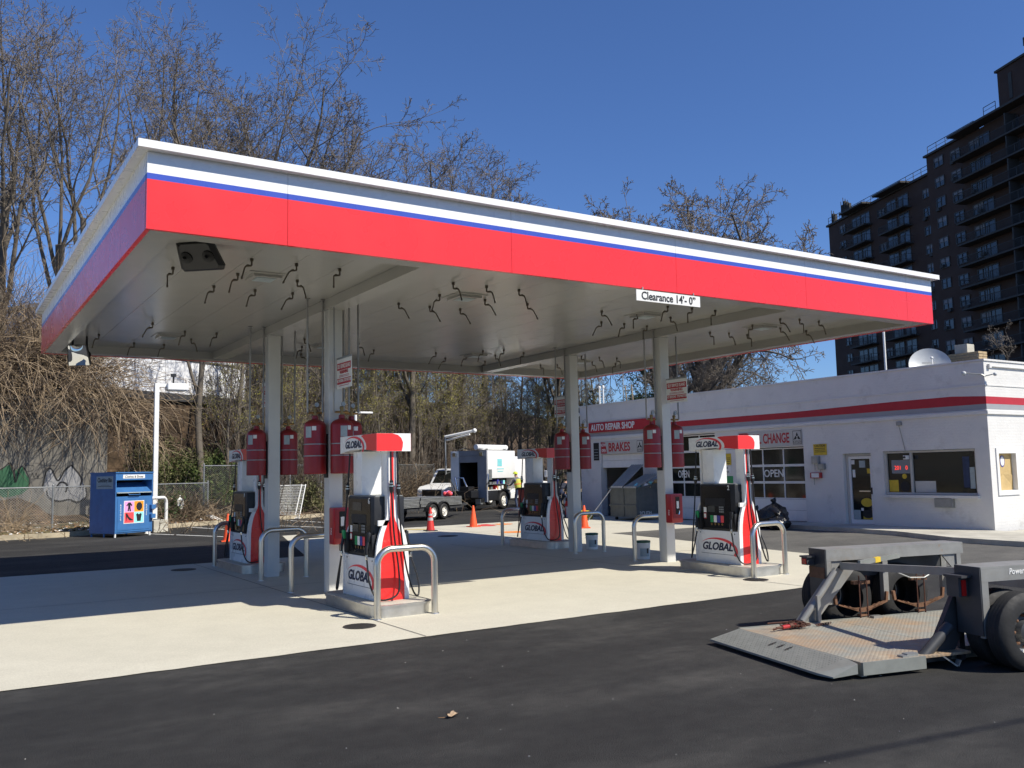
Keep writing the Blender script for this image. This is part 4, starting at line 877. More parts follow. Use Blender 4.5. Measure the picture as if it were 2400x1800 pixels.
t = thing('roof_pole', 'dark thin pole beside the ladder on the shop roof', 'pole', (SX+.7, 18.0, 4.1)); mb = MB(); mb.tube([(0, 0, 0), (0, 0, 1.75)], .022, 6); mb.build('pole', 'galv', t); mb = MB(); mb.lathe([(.035, 0), (.035, .08)], 8, o=(0, 0, 1.72)); mb.build('cap', 'black', t)
t = thing('floodlight', 'round white lamp at the far corner of the shop above the sign', 'floodlight', (SX-.15, 19.95, 4.1)); mb = MB(); mb.ball((0, 0, 0), .1, 8); mb.build('lamp_head', 'label_white', t, smooth=50); mb = MB(); mb.tube([(0, 0, -.02), (.1, -.02, -.4), (.13, 0, -.75)], .012, 6); mb.build('cable', 'black', t)
# dim things inside the open bay
for i in range(5):
    t = thing('storage_rack', 'dark shelving seen inside the half open bay', 'shelf', (SX+2.0+i*.6, 16.6+i*.42, .02), .1*i, 'shelving inside the bay'); mb = MB()
    for s in (-.3, .3): mb.box(s-.02, s+.02, -.15, -.11, 0, 2.0); mb.box(s-.02, s+.02, .11, .15, 0, 2.0)
    mb.build('posts', 'galv', t)
    for z in (.4, .95, 1.5, 1.95): mb = MB(); mb.box(-.34, .34, -.17, .17, z, z+.03); mb.build('shelf', 'wood', t)
    for z in (.43, .98, 1.53):
        mb = MB(); x = -.3
        while x < .25: w_ = rnd.uniform(.08, .18); mb.box(x, x+w_, -.12, .1, z+.001, z+rnd.uniform(.12, .35)); x += w_+.03
        mb.build('stored_goods', rnd.choice(['label_grey', 'black', 'kraft', 'truck_grey']), t)
# ================================================================ apartment tower
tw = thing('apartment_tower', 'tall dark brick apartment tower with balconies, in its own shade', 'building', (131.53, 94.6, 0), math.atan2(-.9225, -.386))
# local x runs to the viewer's right along the facade, local y into the building is positive ... facade faces -y
def tb(x0, x1, y0, y1, z0, z1, nm, m): mb = MB(); mb.box(x0, x1, y0, y1, z0, z1); return mb.build(nm, m, tw)
_n = Vector((-.9225, .386, 0))
fl = (Matrix.Rotation(-tw.rotation_euler.z, 3, 'Z') @ _n).y; FY = 1 if fl > 0 else -1   # outward direction along local y
def tbo(x0, x1, o0, o1, z0, z1, nm, m):                   # o = distance outward from the facade plane
    a, b = sorted((o0*FY, o1*FY)); return tb(x0, x1, a, b, z0, z1, nm, m)
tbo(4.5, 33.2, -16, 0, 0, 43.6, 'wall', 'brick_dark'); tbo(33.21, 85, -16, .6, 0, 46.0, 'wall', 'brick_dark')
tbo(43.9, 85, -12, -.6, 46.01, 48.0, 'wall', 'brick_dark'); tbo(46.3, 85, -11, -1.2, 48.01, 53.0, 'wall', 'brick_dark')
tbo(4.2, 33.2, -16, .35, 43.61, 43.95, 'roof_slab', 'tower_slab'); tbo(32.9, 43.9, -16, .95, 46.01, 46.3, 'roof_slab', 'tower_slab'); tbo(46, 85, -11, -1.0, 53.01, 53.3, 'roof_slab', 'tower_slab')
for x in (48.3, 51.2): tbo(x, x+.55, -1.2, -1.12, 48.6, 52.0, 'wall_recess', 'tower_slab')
# shared meshes
def winmesh(w, h):
    fr, pn = MB(), MB(); t_ = .09
    for a, b, c, d in ((-w/2, w/2, 0, t_), (-w/2, w/2, h-t_, h), (-w/2, -w/2+t_, t_, h-t_), (w/2-t_, w/2, t_, h-t_), (-.05, .05, t_, h-t_), (-w/2, 0, h*.55, h*.55+.06)): fr.box(a, b, *sorted((0, .12*FY)), c, d)
    pn.box(-w/2+t_, w/2-t_, *sorted((-.05*FY, .04*FY)), t_, h-t_)
    return fr.mesh('window', 'tower_frame'), pn.mesh('pane', 'tower_glass')
Wf, Wp = winmesh(2.0, 1.45); Wf2, Wp2 = winmesh(1.7, 1.35)
mb = MB(); mb.box(-.92, .92, *sorted((.042*FY, .055*FY)), .75, 1.36); Bl = mb.mesh('blind', 'tower_blind')
mb = MB(); mb.box(-.35, .35, *sorted((0, .38*FY)), 0, .42); AC = mb.mesh('air_conditioner', 'tower_slab')
rnd = random.Random(31)
def win(x, z, o, small=False):
    f = share('window', Wf2 if small else Wf, tw, (x, o*FY, z)); share('pane', Wp2 if small else Wp, f)
    if rnd.random() < .55: share('blind', Bl, f, (0, 0, 0), sc=(.85 if small else 1, 1, .93 if small else 1))
    if rnd.random() < .4: share('air_conditioner', AC, f, (rnd.choice([-.5, .5]), 0, -.5 if rnd.random() < .6 else .1))
def balcony_mesh(L, dpt):
    s = MB(); s.box(0, L, *sorted((0, dpt*FY)), -.22, 0)
    r = MB(); r.box(0, L, *sorted(((dpt-.06)*FY, dpt*FY)), 1.0, 1.06); k = int(L/.14)
    for i in range(k+1): x = L*i/k; r.box(x-.012, x+.012, *sorted(((dpt-.045)*FY, (dpt-.02)*FY)), .02, 1.0)
    for x in (0.03, L/3, 2*L/3, L-.03): r.box(x-.035, x+.035, *sorted(((dpt-.07)*FY, dpt*FY)), 0, 1.06)
    for x in (.02, L-.02): r.box(x-.02, x+.02, *sorted((0, dpt*FY)), 1.0, 1.06)
    return s.mesh('balcony', 'tower_slab'), r.mesh('railing', 'rail_metal')
B1 = balcony_mesh(6.1, 1.5); B2 = balcony_mesh(6.6, 1.5); B3 = balcony_mesh(17.5, 1.7)
mb = MB(); mb.box(-1.2, 1.2, *sorted((.002*FY, .05*FY)), 0, 2.1); Dr = mb.mesh('balcony_door', 'tower_glass'); mb = MB(); [mb.box(x-.05, x+.05, *sorted((.0*FY, .09*FY)), 0, 2.15) for x in (-1.22, 0, 1.22)]; mb.box(-1.27, 1.27, *sorted((0, .09*FY)), 2.15, 2.25); Df = mb.mesh('door_frame', 'tower_frame')
def balcony(Bm, x, z, o, doors):
    s = share('balcony', Bm[0], tw, (x, o*FY, z)); share('railing', Bm[1], s)
    for dx in doors: d = share('balcony_door', Dr, s, (dx, 0, .02)); 
    for dx in doors: share('door_frame', Df, tw, (x+dx, o*FY, z+.02))
for k in range(13):
    z = 41.35-2.78*k
    if z < 12: break
    win(9.1, z, 0, True); win(32.0, z-.9, 0, True); win(20.6, z-.6, 0, True) if k % 2 == 0 else None
    balcony(B1, 11.7, z-.75, 0, (1.6, 4.3)); balcony(B2, 21.6, z-.95, 0, (1.6, 4.7))
    zn = 43.75-2.93*k
    win(35.95, zn, .6); win(39.55, zn-.25, .6); balcony(B3, 40.9, zn-1.0, .6, (4.2, 9.5, 14.5)); win(43.4, zn-.3, .6)
    for dx in (51.0, 57.2): tbo(dx, dx+.2, .6, 2.2, zn-.98, zn+1.6, 'balcony_divider', 'tower_slab')
for x0, x1, z, o in ((11.2, 18.2, 43.75, 0), (21, 28.6, 43.8, 0), (40.4, 85, 46.05, .6)):
    tbo(x0, x1, o, o+1.9, z, z+.28, 'balcony_roof', 'tower_slab')
# roof railings and antennas
def rrail(x0, x1, z, o):
    mb = MB(); mb.tube([(x0, o*FY, z+1.15), (x1, o*FY, z+1.15)], .05, 5); mb.tube([(x0, o*FY, z+.6), (x1, o*FY, z+.6)], .03, 4)
    n = int((x1-x0)/1.8)
    for i in range(n+1): x = x0+(x1-x0)*i/n; mb.tube([(x, o*FY, z), (x, o*FY, z+1.15)], .045, 5)
    mb.build('roof_railing', 'rail_metal', tw)
rrail(4.7, 33, 43.95, .1); rrail(33.6, 43.5, 46.3, .6); rrail(43.9, 46.2, 48, -.7)
mb = MB()
for x, h in ((5.0, 1.9), (5.7, 1.6), (8.2, 2.5), (8.9, 3.0), (9.6, 2.6), (10.3, 2.2)): mb.box(x-.28, x+.28, *sorted((-.9*FY, -.5*FY)), 44, 44+h); mb.tube([(x, -.4*FY, 44), (x, -.4*FY, 44.6+h)], .06, 5)
mb.build('antenna_panels', 'tower_slab', tw)
mb = MB(); mb.tube([(52.0, -1.3*FY, 52), (52.0, -1.3*FY, 56.3)], .07, 6); mb.box(51.2, 51.8, *sorted((-1.5*FY, -1.2*FY)), 54.3, 55.4); mb.build('antenna_mast', 'tower_slab', tw)
# ================================================================ lift-deck trailer in the foreground
tr = thing('lift_deck_trailer', 'grey drop deck trailer with rusty lowered platform and loading ramp', 'trailer', (4.68, -4.45, 0), math.atan2(-.237, .971))
DW = 1.73
def tp(nm, m, parent=tr, smooth=0, **kw):
    def f(mb): return mb.build(nm, m, parent, smooth=smooth)
    return f
mb = MB(); mb.add([(0, .0, .055), (0, DW, .055), (.34, DW-.02, .14), (.34, .02, .14), (0, 0, .035), (0, DW, .035), (.34, DW-.02, .05), (.34, .02, .05), (.06, -.13, .04), (.30, -.15, .135), (.30, -.15, .05), (.06, -.13, .03)],
                  [(0, 3, 2, 1), (4, 5, 6, 7), (0, 1, 5, 4), (1, 2, 6, 5), (2, 3, 7, 6), (0, 8, 9, 3), (8, 11, 10, 9), (4, 7, 10, 11), (0, 4, 11, 8), (3, 9, 10, 7)]); rp = mb.build('ramp', 'ramp_grey', tr)
rnd = random.Random(3); mb = MB()
for i in range(9):
    for j in range(46):
        u, v = .03+i*.034, .06+j*.036
        z = .055+(u/.34)*.085+.0035; a = .9 if (i+j) % 2 else -.9
        d = Vector((math.cos(a), math.sin(a), .25*math.cos(a)))*.011; q = Vector((-math.sin(a), math.cos(a), 0))*.0038; c = Vector((u, v, z))
        mb.add([c-d, c-q, c+d, c+q, c+Vector((0, 0, .005))], [(0, 1, 4), (1, 2, 4), (2, 3, 4), (3, 0, 4)])
tag(mb.build('tread_studs', 'ramp_grey', tr), kind='stuff')
for k in range(3):
    mb = MB(); c = Vector((.235, .72+.13*k, .055+.235/.34*.085+.004)); mb.add([c+Vector((math.cos(a)*.05, math.sin(a)*.018, math.cos(a)*.05*.25)) for a in np.linspace(0, 2*PI, 14, endpoint=False)], [tuple(range(14))]); mb.build('hand_slot', 'black', rp)
# diamond plate relief on the deck
n, l, b_ = nodes_of(M['deck']); tc = n.new('ShaderNodeTexCoord'); mp = n.new('ShaderNodeMapping'); mp.inputs['Rotation'].default_value = (0, 0, .785); mp.inputs['Scale'].default_value = (30, 30, 30); l.new(tc.outputs['Object'], mp.inputs[0])
ck = n.new('ShaderNodeTexVoronoi'); ck.inputs['Scale'].default_value = 1; ck.inputs['Randomness'].default_value = 0; l.new(mp.outputs[0], ck.inputs['Vector'])
old = [x for x in n if x.bl_idname == 'ShaderNodeBump'][0]; bp = n.new('ShaderNodeBump'); bp.inputs['Strength'].default_value = .8; bp.inputs['Distance'].default_value = .008; bp.invert = True
l.new(ck.outputs['Distance'], bp.inputs['Height']); l.new(old.outputs[0], bp.inputs['Normal']); l.new(bp.outputs[0], b_.inputs['Normal'])
for a, b in ((.345, 1.55), (1.555, 3.9)):
    mb = MB(); mb.box(a, b, -.14 if a < 1 else .05, DW-.02, .118, .14); mb.build('deck_plate', 'deck', tr)
mb = MB(); mb.box(.345, 1.02, -.165, -.142, .035, .142); mb.box(.35, 3.9, DW-.018, DW+.01, .03, .145); mb.box(.36, 3.9, .1, .18, .02, .117); mb.box(.36, 3.9, 1.5, 1.58, .02, .117); mb.box(.345, .40, -.14, DW-.03, .02, .117); mb.build('deck_frame', 'ramp_grey', tr)
mb = MB(); mb.box(.86, .98, -.12, -.05, .1405, .165); mb.box(.80, .87, -.13, -.06, .1405, .155); mb.build('latch', 'galv', tr); mb = MB(); mb.box(2.0, 2.12, 1.62, 1.69, .1405, .165); mb.build('latch', 'galv', tr)
def arm(vin, vout, u0, u1, nm):
    s = 1 if vout > vin else -1; a, b = sorted((vin, vout)); top = .90
    mb = MB(); mb.box(u0, u1, a, b, top-.018, top); mb.box(u0+.002, u1, *sorted((vout, vout-s*.02)), top-.13, top-.019); mb.box(u0+.002, u1, *sorted((vin, vin+s*.02)), top-.13, top-.019); A = mb.build('side_rail', 'trailer_grey', tr)
    mb = MB(); mb.box(u0-.012, u0+.001, a+.004, b-.004, .30, top-.001); mb.build('rear_plate', 'trailer_dark', A)
    for uu in (u0+.002,)+((u1-.1,) if u1 < 4.6 else ()):
        mb = MB(); mb.box(uu, uu+.075, *sorted((vout, vout-s*.05)), .28, top-.131); mb.box(uu, uu+.06, *sorted((vin, vin+s*.05)), .30, top-.131); mb.build('post', 'trailer_grey', A)
    return A
nA = arm(-.05, -.34, 1.52, 3.45, 'near'); fA = arm(1.76, 2.05, 1.52, 3.45, 'far')
mb = MB(); mb.box(2.28, 2.35, 1.76, 1.82, .30, .768); mb.build('hanger_post', 'trailer_grey', tr); mb = MB(); mb.prism([(1.6, .768), (1.75, .768), (1.6, .62)], 1.78, 1.80, 'y'); mb.prism([(3.35, .768), (3.15, .768), (3.35, .55)], 1.78, 1.80, 'y'); mb.build('gusset', 'trailer_grey', tr)
mb = MB(); mb.box(1.6, 3.4, 2.01, 2.04, .55, .768); mb.build('fender_skirt', 'trailer_dark', tr)
def wheel(x, yi, yo, R=.34, duals=True):
    s = 1 if yo > yi else -1; w = abs(yo-yi); tw_ = w*.46 if duals else w
    T = None
    for k in ((0, 1) if duals else (1,)):
        y0 = yi+s*(0 if k == 0 else w-tw_); mb = MB()
        pr = [(R*.58, 0), (R*.80, -.004), (R*.93, tw_*.06), (R, tw_*.18), (R, tw_*.82), (R*.93, tw_*.94), (R*.80, tw_+.004), (R*.58, tw_)]
        mb.lathe([(r, y0+s*t_) for r, t_ in pr], 40, ax='y', o=(x, 0, R), cap=False); o = mb.build('tyre', 'rubber', tr if T is None else tr, smooth=35)
        for q in range(4):
            mb = MB(); yy = y0+s*tw_*(.24+.17*q); mb.lathe([(R+.001, yy), (R+.003, yy+.004*s), (R+.001, yy+.016*s)], 40, ax='y', o=(x, 0, R), cap=False)
            mb.build('tread_rib', 'rubber', o)
        T = o
    mb = MB(); yo2 = yo; mb.lathe([(R*.60, yo2), (R*.585, yo2-s*.012), (R*.55, yo2-s*.03), (R*.53, yo2-s*.09), (R*.40, yo2-s*.10)], 32, ax='y', o=(x, 0, R), cap=False); rim = mb.build('rim', 'wheel_white', T, smooth=50)
    mb = MB(); mb.lathe([(R*.54, yo2-s*.10), (R*.30, yo2-s*.085), (R*.26, yo2-s*.03), (R*.16, yo2-s*.02), (0, yo2-s*.02)], 24, ax='y', o=(x, 0, R), cap=False); mb.build('hub', 'trailer_dark', T, smooth=35)
    for q in range(8):
        a = q*PI/4; mb = MB(); mb.lathe([(.014, yo2-s*.095), (.014, yo2-s*.05), (.006, yo2-s*.045)], 6, ax='y', o=(x+math.cos(a)*R*.40, 0, R+math.sin(a)*R*.40)); mb.build('lug_nut', 'rust', T)
for x in (1.86, 2.66): wheel(x, -.09, -.52); wheel(x, 1.84, 2.26)
for x in (1.95, 2.75):                       # leaf springs and U-bolts on the inner face of the far arm
    for k in range(3):
        L = .33-.07*k; mb = MB(); P = [(x+L*t_, 1.74, .30-.065*(1-t_*t_)-.014*k) for t_ in np.linspace(-1, 1, 9)]
        for a, b in zip(P, P[1:]): mb.bar(a, b, .05, .013)
        mb.build('leaf_spring', 'rust', tr)
    mb = MB(); mb.bar((x-.11, 1.75, .52), (x+.11, 1.75, .52), .05, .035); mb.build('axle_pad', 'rust', tr); mb = MB(); mb.box(x-.05, x+.05, 1.71, 1.77, .155, .175); mb.build('spring_plate', 'rust', tr)
    for s in (-.05, .05): mb = MB(); mb.tube([(x+s, 1.71, .14), (x+s, 1.71, .60)], .008, 6); mb.build('u_bolt', 'rusty_chain', tr)
    for s, d in ((-.34, -.015), (.34, .015)): mb = MB(); mb.bar((x+s, 1.75, .30), (x+s+d, 1.75, .40), .03, .03); mb.build('shackle', 'rust', tr)
mb = MB(); mb.tube([(2.45, 1.72, .60), (2.6, 1.70, .54), (2.8, 1.70, .53), (3.05, 1.72, .62)], .008, 6); mb.build('brake_line', 'galv', tr)
# front frame and drawbar
mb = MB(); mb.box(3.46, 3.6, -.34, 2.05, .45, .60); mb.build('front_beam', 'trailer_grey', tr)
for a in (-.2, 1.9): mb = MB(); mb.bar((3.56, a, .525), (5.6, .86, .50), .09, .12); mb.build('drawbar', 'trailer_grey', tr)
mb = MB(); mb.tube([(5.3, .86, 0), (5.3, .86, .8)], .04, 10); mb.lathe([(.12, 0), (.12, .02)], 14, o=(5.3, .86, 0)); mb.build('jack', 'trailer_dark', tr); mb = MB(); mb.box(5.6, 5.85, .78, .94, .45, .56, b=.02); mb.build('coupler', 'trailer_dark', tr)
# braces
mb = MB(); mb.prism([(1.10, .145), (1.34, .145), (1.86, .66), (1.62, .70)], 1.735, 1.80, 'y'); mb.build('brace', 'trailer_grey', tr); mb = MB(); mb.tube([(1.14, 1.725, .155), (1.60, 1.725, .66)], .036, 12); mb.build('brace_tube', 'trailer_grey', tr, smooth=50)
mb = MB(); mb.tube([(1.02, -.06, .06), (1.40, -.06, .36)], .05, 14); mb.build('brace_tube', 'trailer_dark', tr, smooth=50); mb = MB(); mb.prism([(1.15, .05), (1.42, .05), (1.80, .60), (1.56, .80), (1.50, .62)], -.03, .02, 'y'); mb.build('brace', 'trailer_dark', tr)
mb = MB(); mb.bar((1.22, -.1, .14), (1.36, -.16, .03), .05, .012); mb.bar((1.36, -.16, .03), (1.39, -.16, .08), .05, .012); mb.build('stop_bracket', 'galv', tr); mb = MB(); mb.box(1.60, 1.66, .03, .07, .02, .75); mb.build('leg', 'trailer_dark', tr); mb = MB(); mb.box(1.30, 1.34, 1.66, 1.70, .14, .42); mb.build('leg', 'trailer_grey', tr)
mb = MB(); mb.bar((1.54, -.05, .835), (1.70, 1.73, .715), .055, .075); mb.build('cross_bar', 'trailer_grey', tr); mb = MB(); mb.bar((1.66, 1.40, .78), (2.42, 1.66, .80), .03, .05); mb.build('lever_bar', 'ramp_grey', tr); mb = MB(); mb.bar((1.94, 1.496, .787), (2.04, 1.53, .79), .034, .056); mb.build('yellow_band', 'yellow', tr)
mb = MB(); mb.box(1.40, 1.52, -.20, -.06, .63, .80); mb.box(1.39, 1.53, -.25, -.04, .802, .822); tl = mb.build('tail_light_box', 'trailer_dark', tr); mb = MB(); mb.box(1.43, 1.475, -.212, -.2005, .64, .78); mb.build('tail_lens', 'tail_red', tl)
mb = MB(); mb.box(1.40, 1.505, 1.94, 2.04, .72, .80); mb.box(1.39, 1.50, 1.92, 2.06, .802, .82); tl = mb.build('tail_light_box', 'trailer_dark', tr); mb = MB(); mb.box(1.392, 1.3995, 1.95, 2.03, .73, .79); mb.build('tail_lens', 'tail_red', tl)
mb = MB(); mb.box(1.498, 1.505, 1.78, 2.04, .58, .70); mb.build('licence_plate', 'rust', tr)
text('Power', (1.93, -.3425, .845), (0, -1, 0), .075, 'label_white', tr, xs=.9, bold=.01, shear=.2); text('Deck', (2.13, -.3425, .82), (0, -1, 0), .07, 'yellow', tr, xs=.9, bold=.01, shear=.2)
for a, b, m_ in ((2.24, 2.42, 'label_white'), (2.421, 2.62, 'tail_red'), (2.621, 2.80, 'label_white')): mb = MB(); mb.box(a, b, -.3425, -.3405, .80, .86); mb.build('reflective_tape', m_, tr)
# chain and binder lying on the deck
o = gnd(1640+950*.2532, 1400+285*.2532, .145); ct = thing('load_chain', 'heap of rusty chain with red ratchet binder on the trailer deck', 'chain', tuple(o), math.atan2(-.237, .971))
mb = MB(); L = .034; mb.tube([(math.cos(a)*(.014)+(.012 if math.cos(a) > 0 else -.012), math.sin(a)*.012, 0) for a in np.linspace(0, 2*PI, 13)], .0042, 6, cap=False); lk = mb.mesh('link', 'rusty_chain', 60)
rnd = random.Random(12); P = [Vector((-.18, .10, .015))]; d = Vector((1, 0, 0)); 
for k in range(95):
    d = (d+Vector((rnd.uniform(-.7, .7), rnd.uniform(-.9, .9), 0))).normalized()
    q = P[-1]+d*.036
    if not (-.22 < q.x < .22 and -.05 < q.y < .14): d = (Vector((0, .05, 0))-P[-1]).normalized(); q = P[-1]+d*.036
    q.z = .012+max(0, .055*(1-abs(q.x+.02)/.2))*rnd.random()+.012*(k % 2); P.append(q)
for k in range(7): P.append(Vector((.2+.036*k, .03+.008*k, .012)))
for i, (a, b) in enumerate(zip(P, P[1:])):
    v = b-a; r = math.atan2(v.y, v.x); share('link', lk, ct, (a+b)/2, (PI/2*(i % 2)+.4, 0, r))
mb = MB(); mb.tube([(-.26, -.02, .03), (-.02, .02, .035)], .02, 10); mb.build('binder_barrel', 'red_plastic', ct, smooth=50)
mb = MB(); mb.tube([(-.34, -.035, .03), (-.26, -.02, .03)], .012, 8); mb.tube([(-.36, -.02, .02), (-.39, -.05, .02), (-.35, -.06, .03)], .01, 6); mb.tube([(-.15, 0, .05), (-.15, .03, .07), (-.36, .09, .06)], .008, 6); mb.lathe([(.027, -.02), (.027, .02)], 10, ax='x', o=(-.14, 0, .035)); mb.build('binder_hook', 'rusty_chain', ct, smooth=50)
# fallen leaf on the asphalt
rnd = random.Random(6); mb = MB(); vs = [(0, 0, .012)]
for k in range(18):
    a = 2*PI*k/18; r = .085*(.55+.45*abs(math.cos(2.5*a)))*rnd.uniform(.85, 1.1); vs.append((math.cos(a)*r, math.sin(a)*r*.7, .006+.035*abs(math.sin(a*1.5))+rnd.uniform(0, .015)))
mb.add(vs, [(0, 1+k, 1+(k+1) % 18) for k in range(18)]); o = mb.build('dry_leaf', 'leaf_pale', None, loc=(1.58, -3.60, .002), smooth=60); o.scale = (.72, .72, .72); tag(o, 'curled dry brown leaf lying alone on the dark asphalt', 'leaf')
lf = bpy.data.objects.new('leaf_stem', MB().tube([(-.08, 0, .01), (-.15, .03, .012)], .003, 5).mesh('leaf_stem', 'dry_leaf')); COL.objects.link(lf); lf.parent = o; KIDS.setdefault(o.name, []).append(lf)

# ================================================================ utility truck, flatbed, van
tk = thing('utility_truck', 'white utility truck with open dark rear door and side tool bins', 'truck', (21.87, 27.91, 0), math.radians(25))
TW = 2.15
def k_(x0, x1, y0, y1, z0, z1, nm, m, parent=None, b=0, smooth=0): mb = MB(); mb.box(x0, x1, y0, y1, z0, z1, b=b); return mb.build(nm, m, parent or tk, smooth=smooth or (30 if b else 0))
k_(-1.5, 1.08, .02, .55, 1.52, 2.86, 'body_side', 'truck_white', b=.03); k_(-1.5, 1.08, .551, TW-.03, 2.72, 2.86, 'body_roof', 'truck_white'); k_(-1.5, 1.08, TW-.5, TW-.02, .95, 2.71, 'body_side', 'truck_white'); k_(-1.49, -1.43, TW-.52, TW-.01, .5, 2.87, 'rear_frame', 'truck_grey'); k_(-1.53, -1.43, .0, .52, .40, 2.87, 'rear_frame', 'truck_grey'); k_(-1.53, -1.43, .521, TW-.521, 2.62, 2.87, 'rear_frame', 'truck_grey'); k_(-1.52, -1.44, .53, TW-.53, 2.3, 2.61, 'roller_door', 'truck_grey')
k_(-1.42, .97, .565, .58, .95, 2.7, 'shade_lining', 'interior_dark'); k_(-1.42, .97, TW-.53, TW-.515, .95, 2.7, 'shade_lining', 'interior_dark'); k_(-1.42, .97, .59, TW-.54, 2.69, 2.705, 'shade_lining', 'interior_dark'); k_(.98, 1.07, .552, TW-.51, .95, 2.71, 'bulkhead', 'interior_dark'); k_(-1.48, 1.0, .40, TW-.4, .86, .94, 'floor', 'black'); k_(1.081, 2.15, .06, TW-.1, 1.0, 2.58, 'front_body', 'truck_white', b=.03)  # near-black lining sheets added to paint the shade inside the open body
sd = k_(-1.42, .75, .50, .56, .95, 1.50, 'bin_back', 'interior_dark'); k_(-1.43, .76, .03, .5, .94, .97, 'bin_floor', 'truck_white'); k_(-1.42, -.5, .03, .5, .45, .93, 'tool_box', 'black', b=.02); k_(.62, 2.15, .05, .5, .5, .98, 'tool_box', 'truck_white', b=.02)
k_(-1.43, .76, .03, .5, 1.22, 1.235, 'bin_shelf', 'galv')
rnd = random.Random(15)
for i in range(22):
    x = rnd.uniform(-1.3, .6); z = rnd.choice([.972, 1.237]); h = rnd.uniform(.06, .22); k_(x, x+rnd.uniform(.06, .2), rnd.uniform(.06, .15), rnd.uniform(.25, .4), z, z+h, 'tool', rnd.choice(['red_plastic', 'blue_plastic', 'label_white', 'orange_print', 'black', 'galv', 'cyan_print', 'kraft']))
mb = MB(); mb.tube([(-1.9, .35, 3.02), (.75, .35, 3.02)], .13, 14); mb.build('roof_tube', 'truck_white', tk, smooth=40); mb = MB(); [mb.box(x, x+.05, .15, .55, 2.861, 2.95) for x in (-1.2, .4)]; mb.build('tube_rack', 'galv', tk)
mb = MB(); mb.tube([(-1.5, 1.7, 2.9), (-1.2, 1.5, 3.0), (-1.45, 1.0, 2.92)], .03, 6); mb.build('rope', 'black', tk)
for y in (.25, TW-.3):
    mb = MB(); mb.box(-1.62, -1.52, y-.1, y+.1, 2.6, 2.78, b=.01); mb.build('work_light', 'chrome', tk)
k_(-.55, -.15, .012, .0195, 2.1, 2.45, 'company_mark', 'teal_print'); k_(-.60, .0, .012, .0195, 1.95, 1.99, 'company_mark', 'teal_print'); k_(-.55, -.05, .012, .0195, 1.83, 1.87, 'company_mark', 'teal_print')
k_(-1.35, -1.1, -.02, .018, 1.45, 1.95, 'bin_door_stay', 'galv')
# cab and bonnet
mb = MB(); mb.prism([(2.35, .75), (3.95, .75), (3.95, 1.30), (3.70, 1.36), (3.45, 2.20), (3.30, 2.33), (2.35, 2.33)], .08, TW-.12, 'y'); cb_ = mb.build('cab', 'truck_white', tk, smooth=25)
mb = MB(); mb.prism([(2.75, 1.40), (3.55, 1.40), (3.32, 2.12), (2.75, 2.12)], .072, .0795, 'y'); mb.build('side_window', 'glass_dark', cb_); mb = MB(); mb.bar((3.60, 1.03, 1.72), (3.60, 1.03, 1.73), 1.6, .6); 
mb = MB(); mb.add([(3.705, .2, 1.40), (3.705, TW-.24, 1.40), (3.475, TW-.24, 2.14), (3.475, .2, 2.14)], [(0, 1, 2, 3)]); mb.build('windscreen', 'glass_dark', cb_)
mb = MB(); mb.prism([(3.96, .72), (5.55, .72), (5.6, 1.05), (5.3, 1.22), (3.96, 1.32)], .3, TW-.34, 'y'); mb.build('bonnet', 'truck_white', tk, smooth=25)
for s, y0, y1 in ((0, .04, .30), (1, TW-.34, TW-.08)):
    mb = MB(); P = [(5.16+.62*math.cos(a), .45+.72*math.sin(a)) for a in np.linspace(0, PI, 12)]+[(5.16+.48*math.cos(a), .45+.50*math.sin(a)) for a in np.linspace(PI, 0, 12)]; mb.prism(P, y0, y1, 'y'); mb.build('mudguard', 'truck_white', tk, smooth=35)
k_(5.5, 5.8, .1, TW-.1, .45, .72, 'bumper', 'galv'); k_(-1.6, 5.5, .7, .85, .55, .75, 'chassis_rail', 'black'); k_(-1.6, 5.5, 1.3, 1.45, .55, .75, 'chassis_rail', 'black'); mb = MB(); mb.box(4.0, 4.1, -.12, .05, 1.5, 1.85, b=.02); mb.build('wing_mirror', 'truck_white', tk)
k_(-1.75, -1.5, .15, TW-.15, .42, .60, 'rear_bumper', 'black'); k_(-1.78, -1.60, .2, .5, .30, .55, 'step', 'galv')
mb = MB(); mb.tube([(-1.55, .05, 1.1), (-1.60, -.15, 1.4), (-1.5, -.05, 1.75)], .025, 8); mb.build('grab_handle', 'chrome', tk, smooth=50)
def vwheel(parent, x, y0, y1, R, face):
    s = 1 if face > 0 else -1; yf = max(y0, y1) if s > 0 else min(y0, y1); yb = min(y0, y1) if s > 0 else max(y0, y1); w = abs(y1-y0)
    mb = MB(); mb.lathe([(R*.6, yf), (R*.85, yf+s*.004), (R*.97, yf-s*w*.1), (R, yf-s*w*.2), (R, yf-s*w*.8), (R*.95, yf-s*w*.95), (R*.6, yb)], 30, ax='y', o=(x, 0, R), cap=False); T = mb.build('tyre', 'rubber', parent, smooth=35)
    mb = MB(); mb.lathe([(R*.62, yf-s*.004), (R*.57, yf-s*.03), (R*.45, yf-s*.06), (R*.40, yf-s*.02), (R*.2, yf-s*.01), (R*.15, yf+s*.01), (0, yf+s*.01)], 24, ax='y', o=(x, 0, R), cap=False); rm = mb.build('rim', 'wheel_white', T, smooth=35)
    for q in range(6): a = q*PI/3; mb = MB(); mb.lathe([(R*.06, yf-s*.03), (R*.06, yf-s*.01)], 8, ax='y', o=(x+math.cos(a)*R*.33, 0, R+math.sin(a)*R*.33)); mb.build('rim_hole', 'black', rm)
for x in (0, 5.16):
    vwheel(tk, x, 0, .28, .43, -1); vwheel(tk, x, TW-.28, TW, .43, 1)
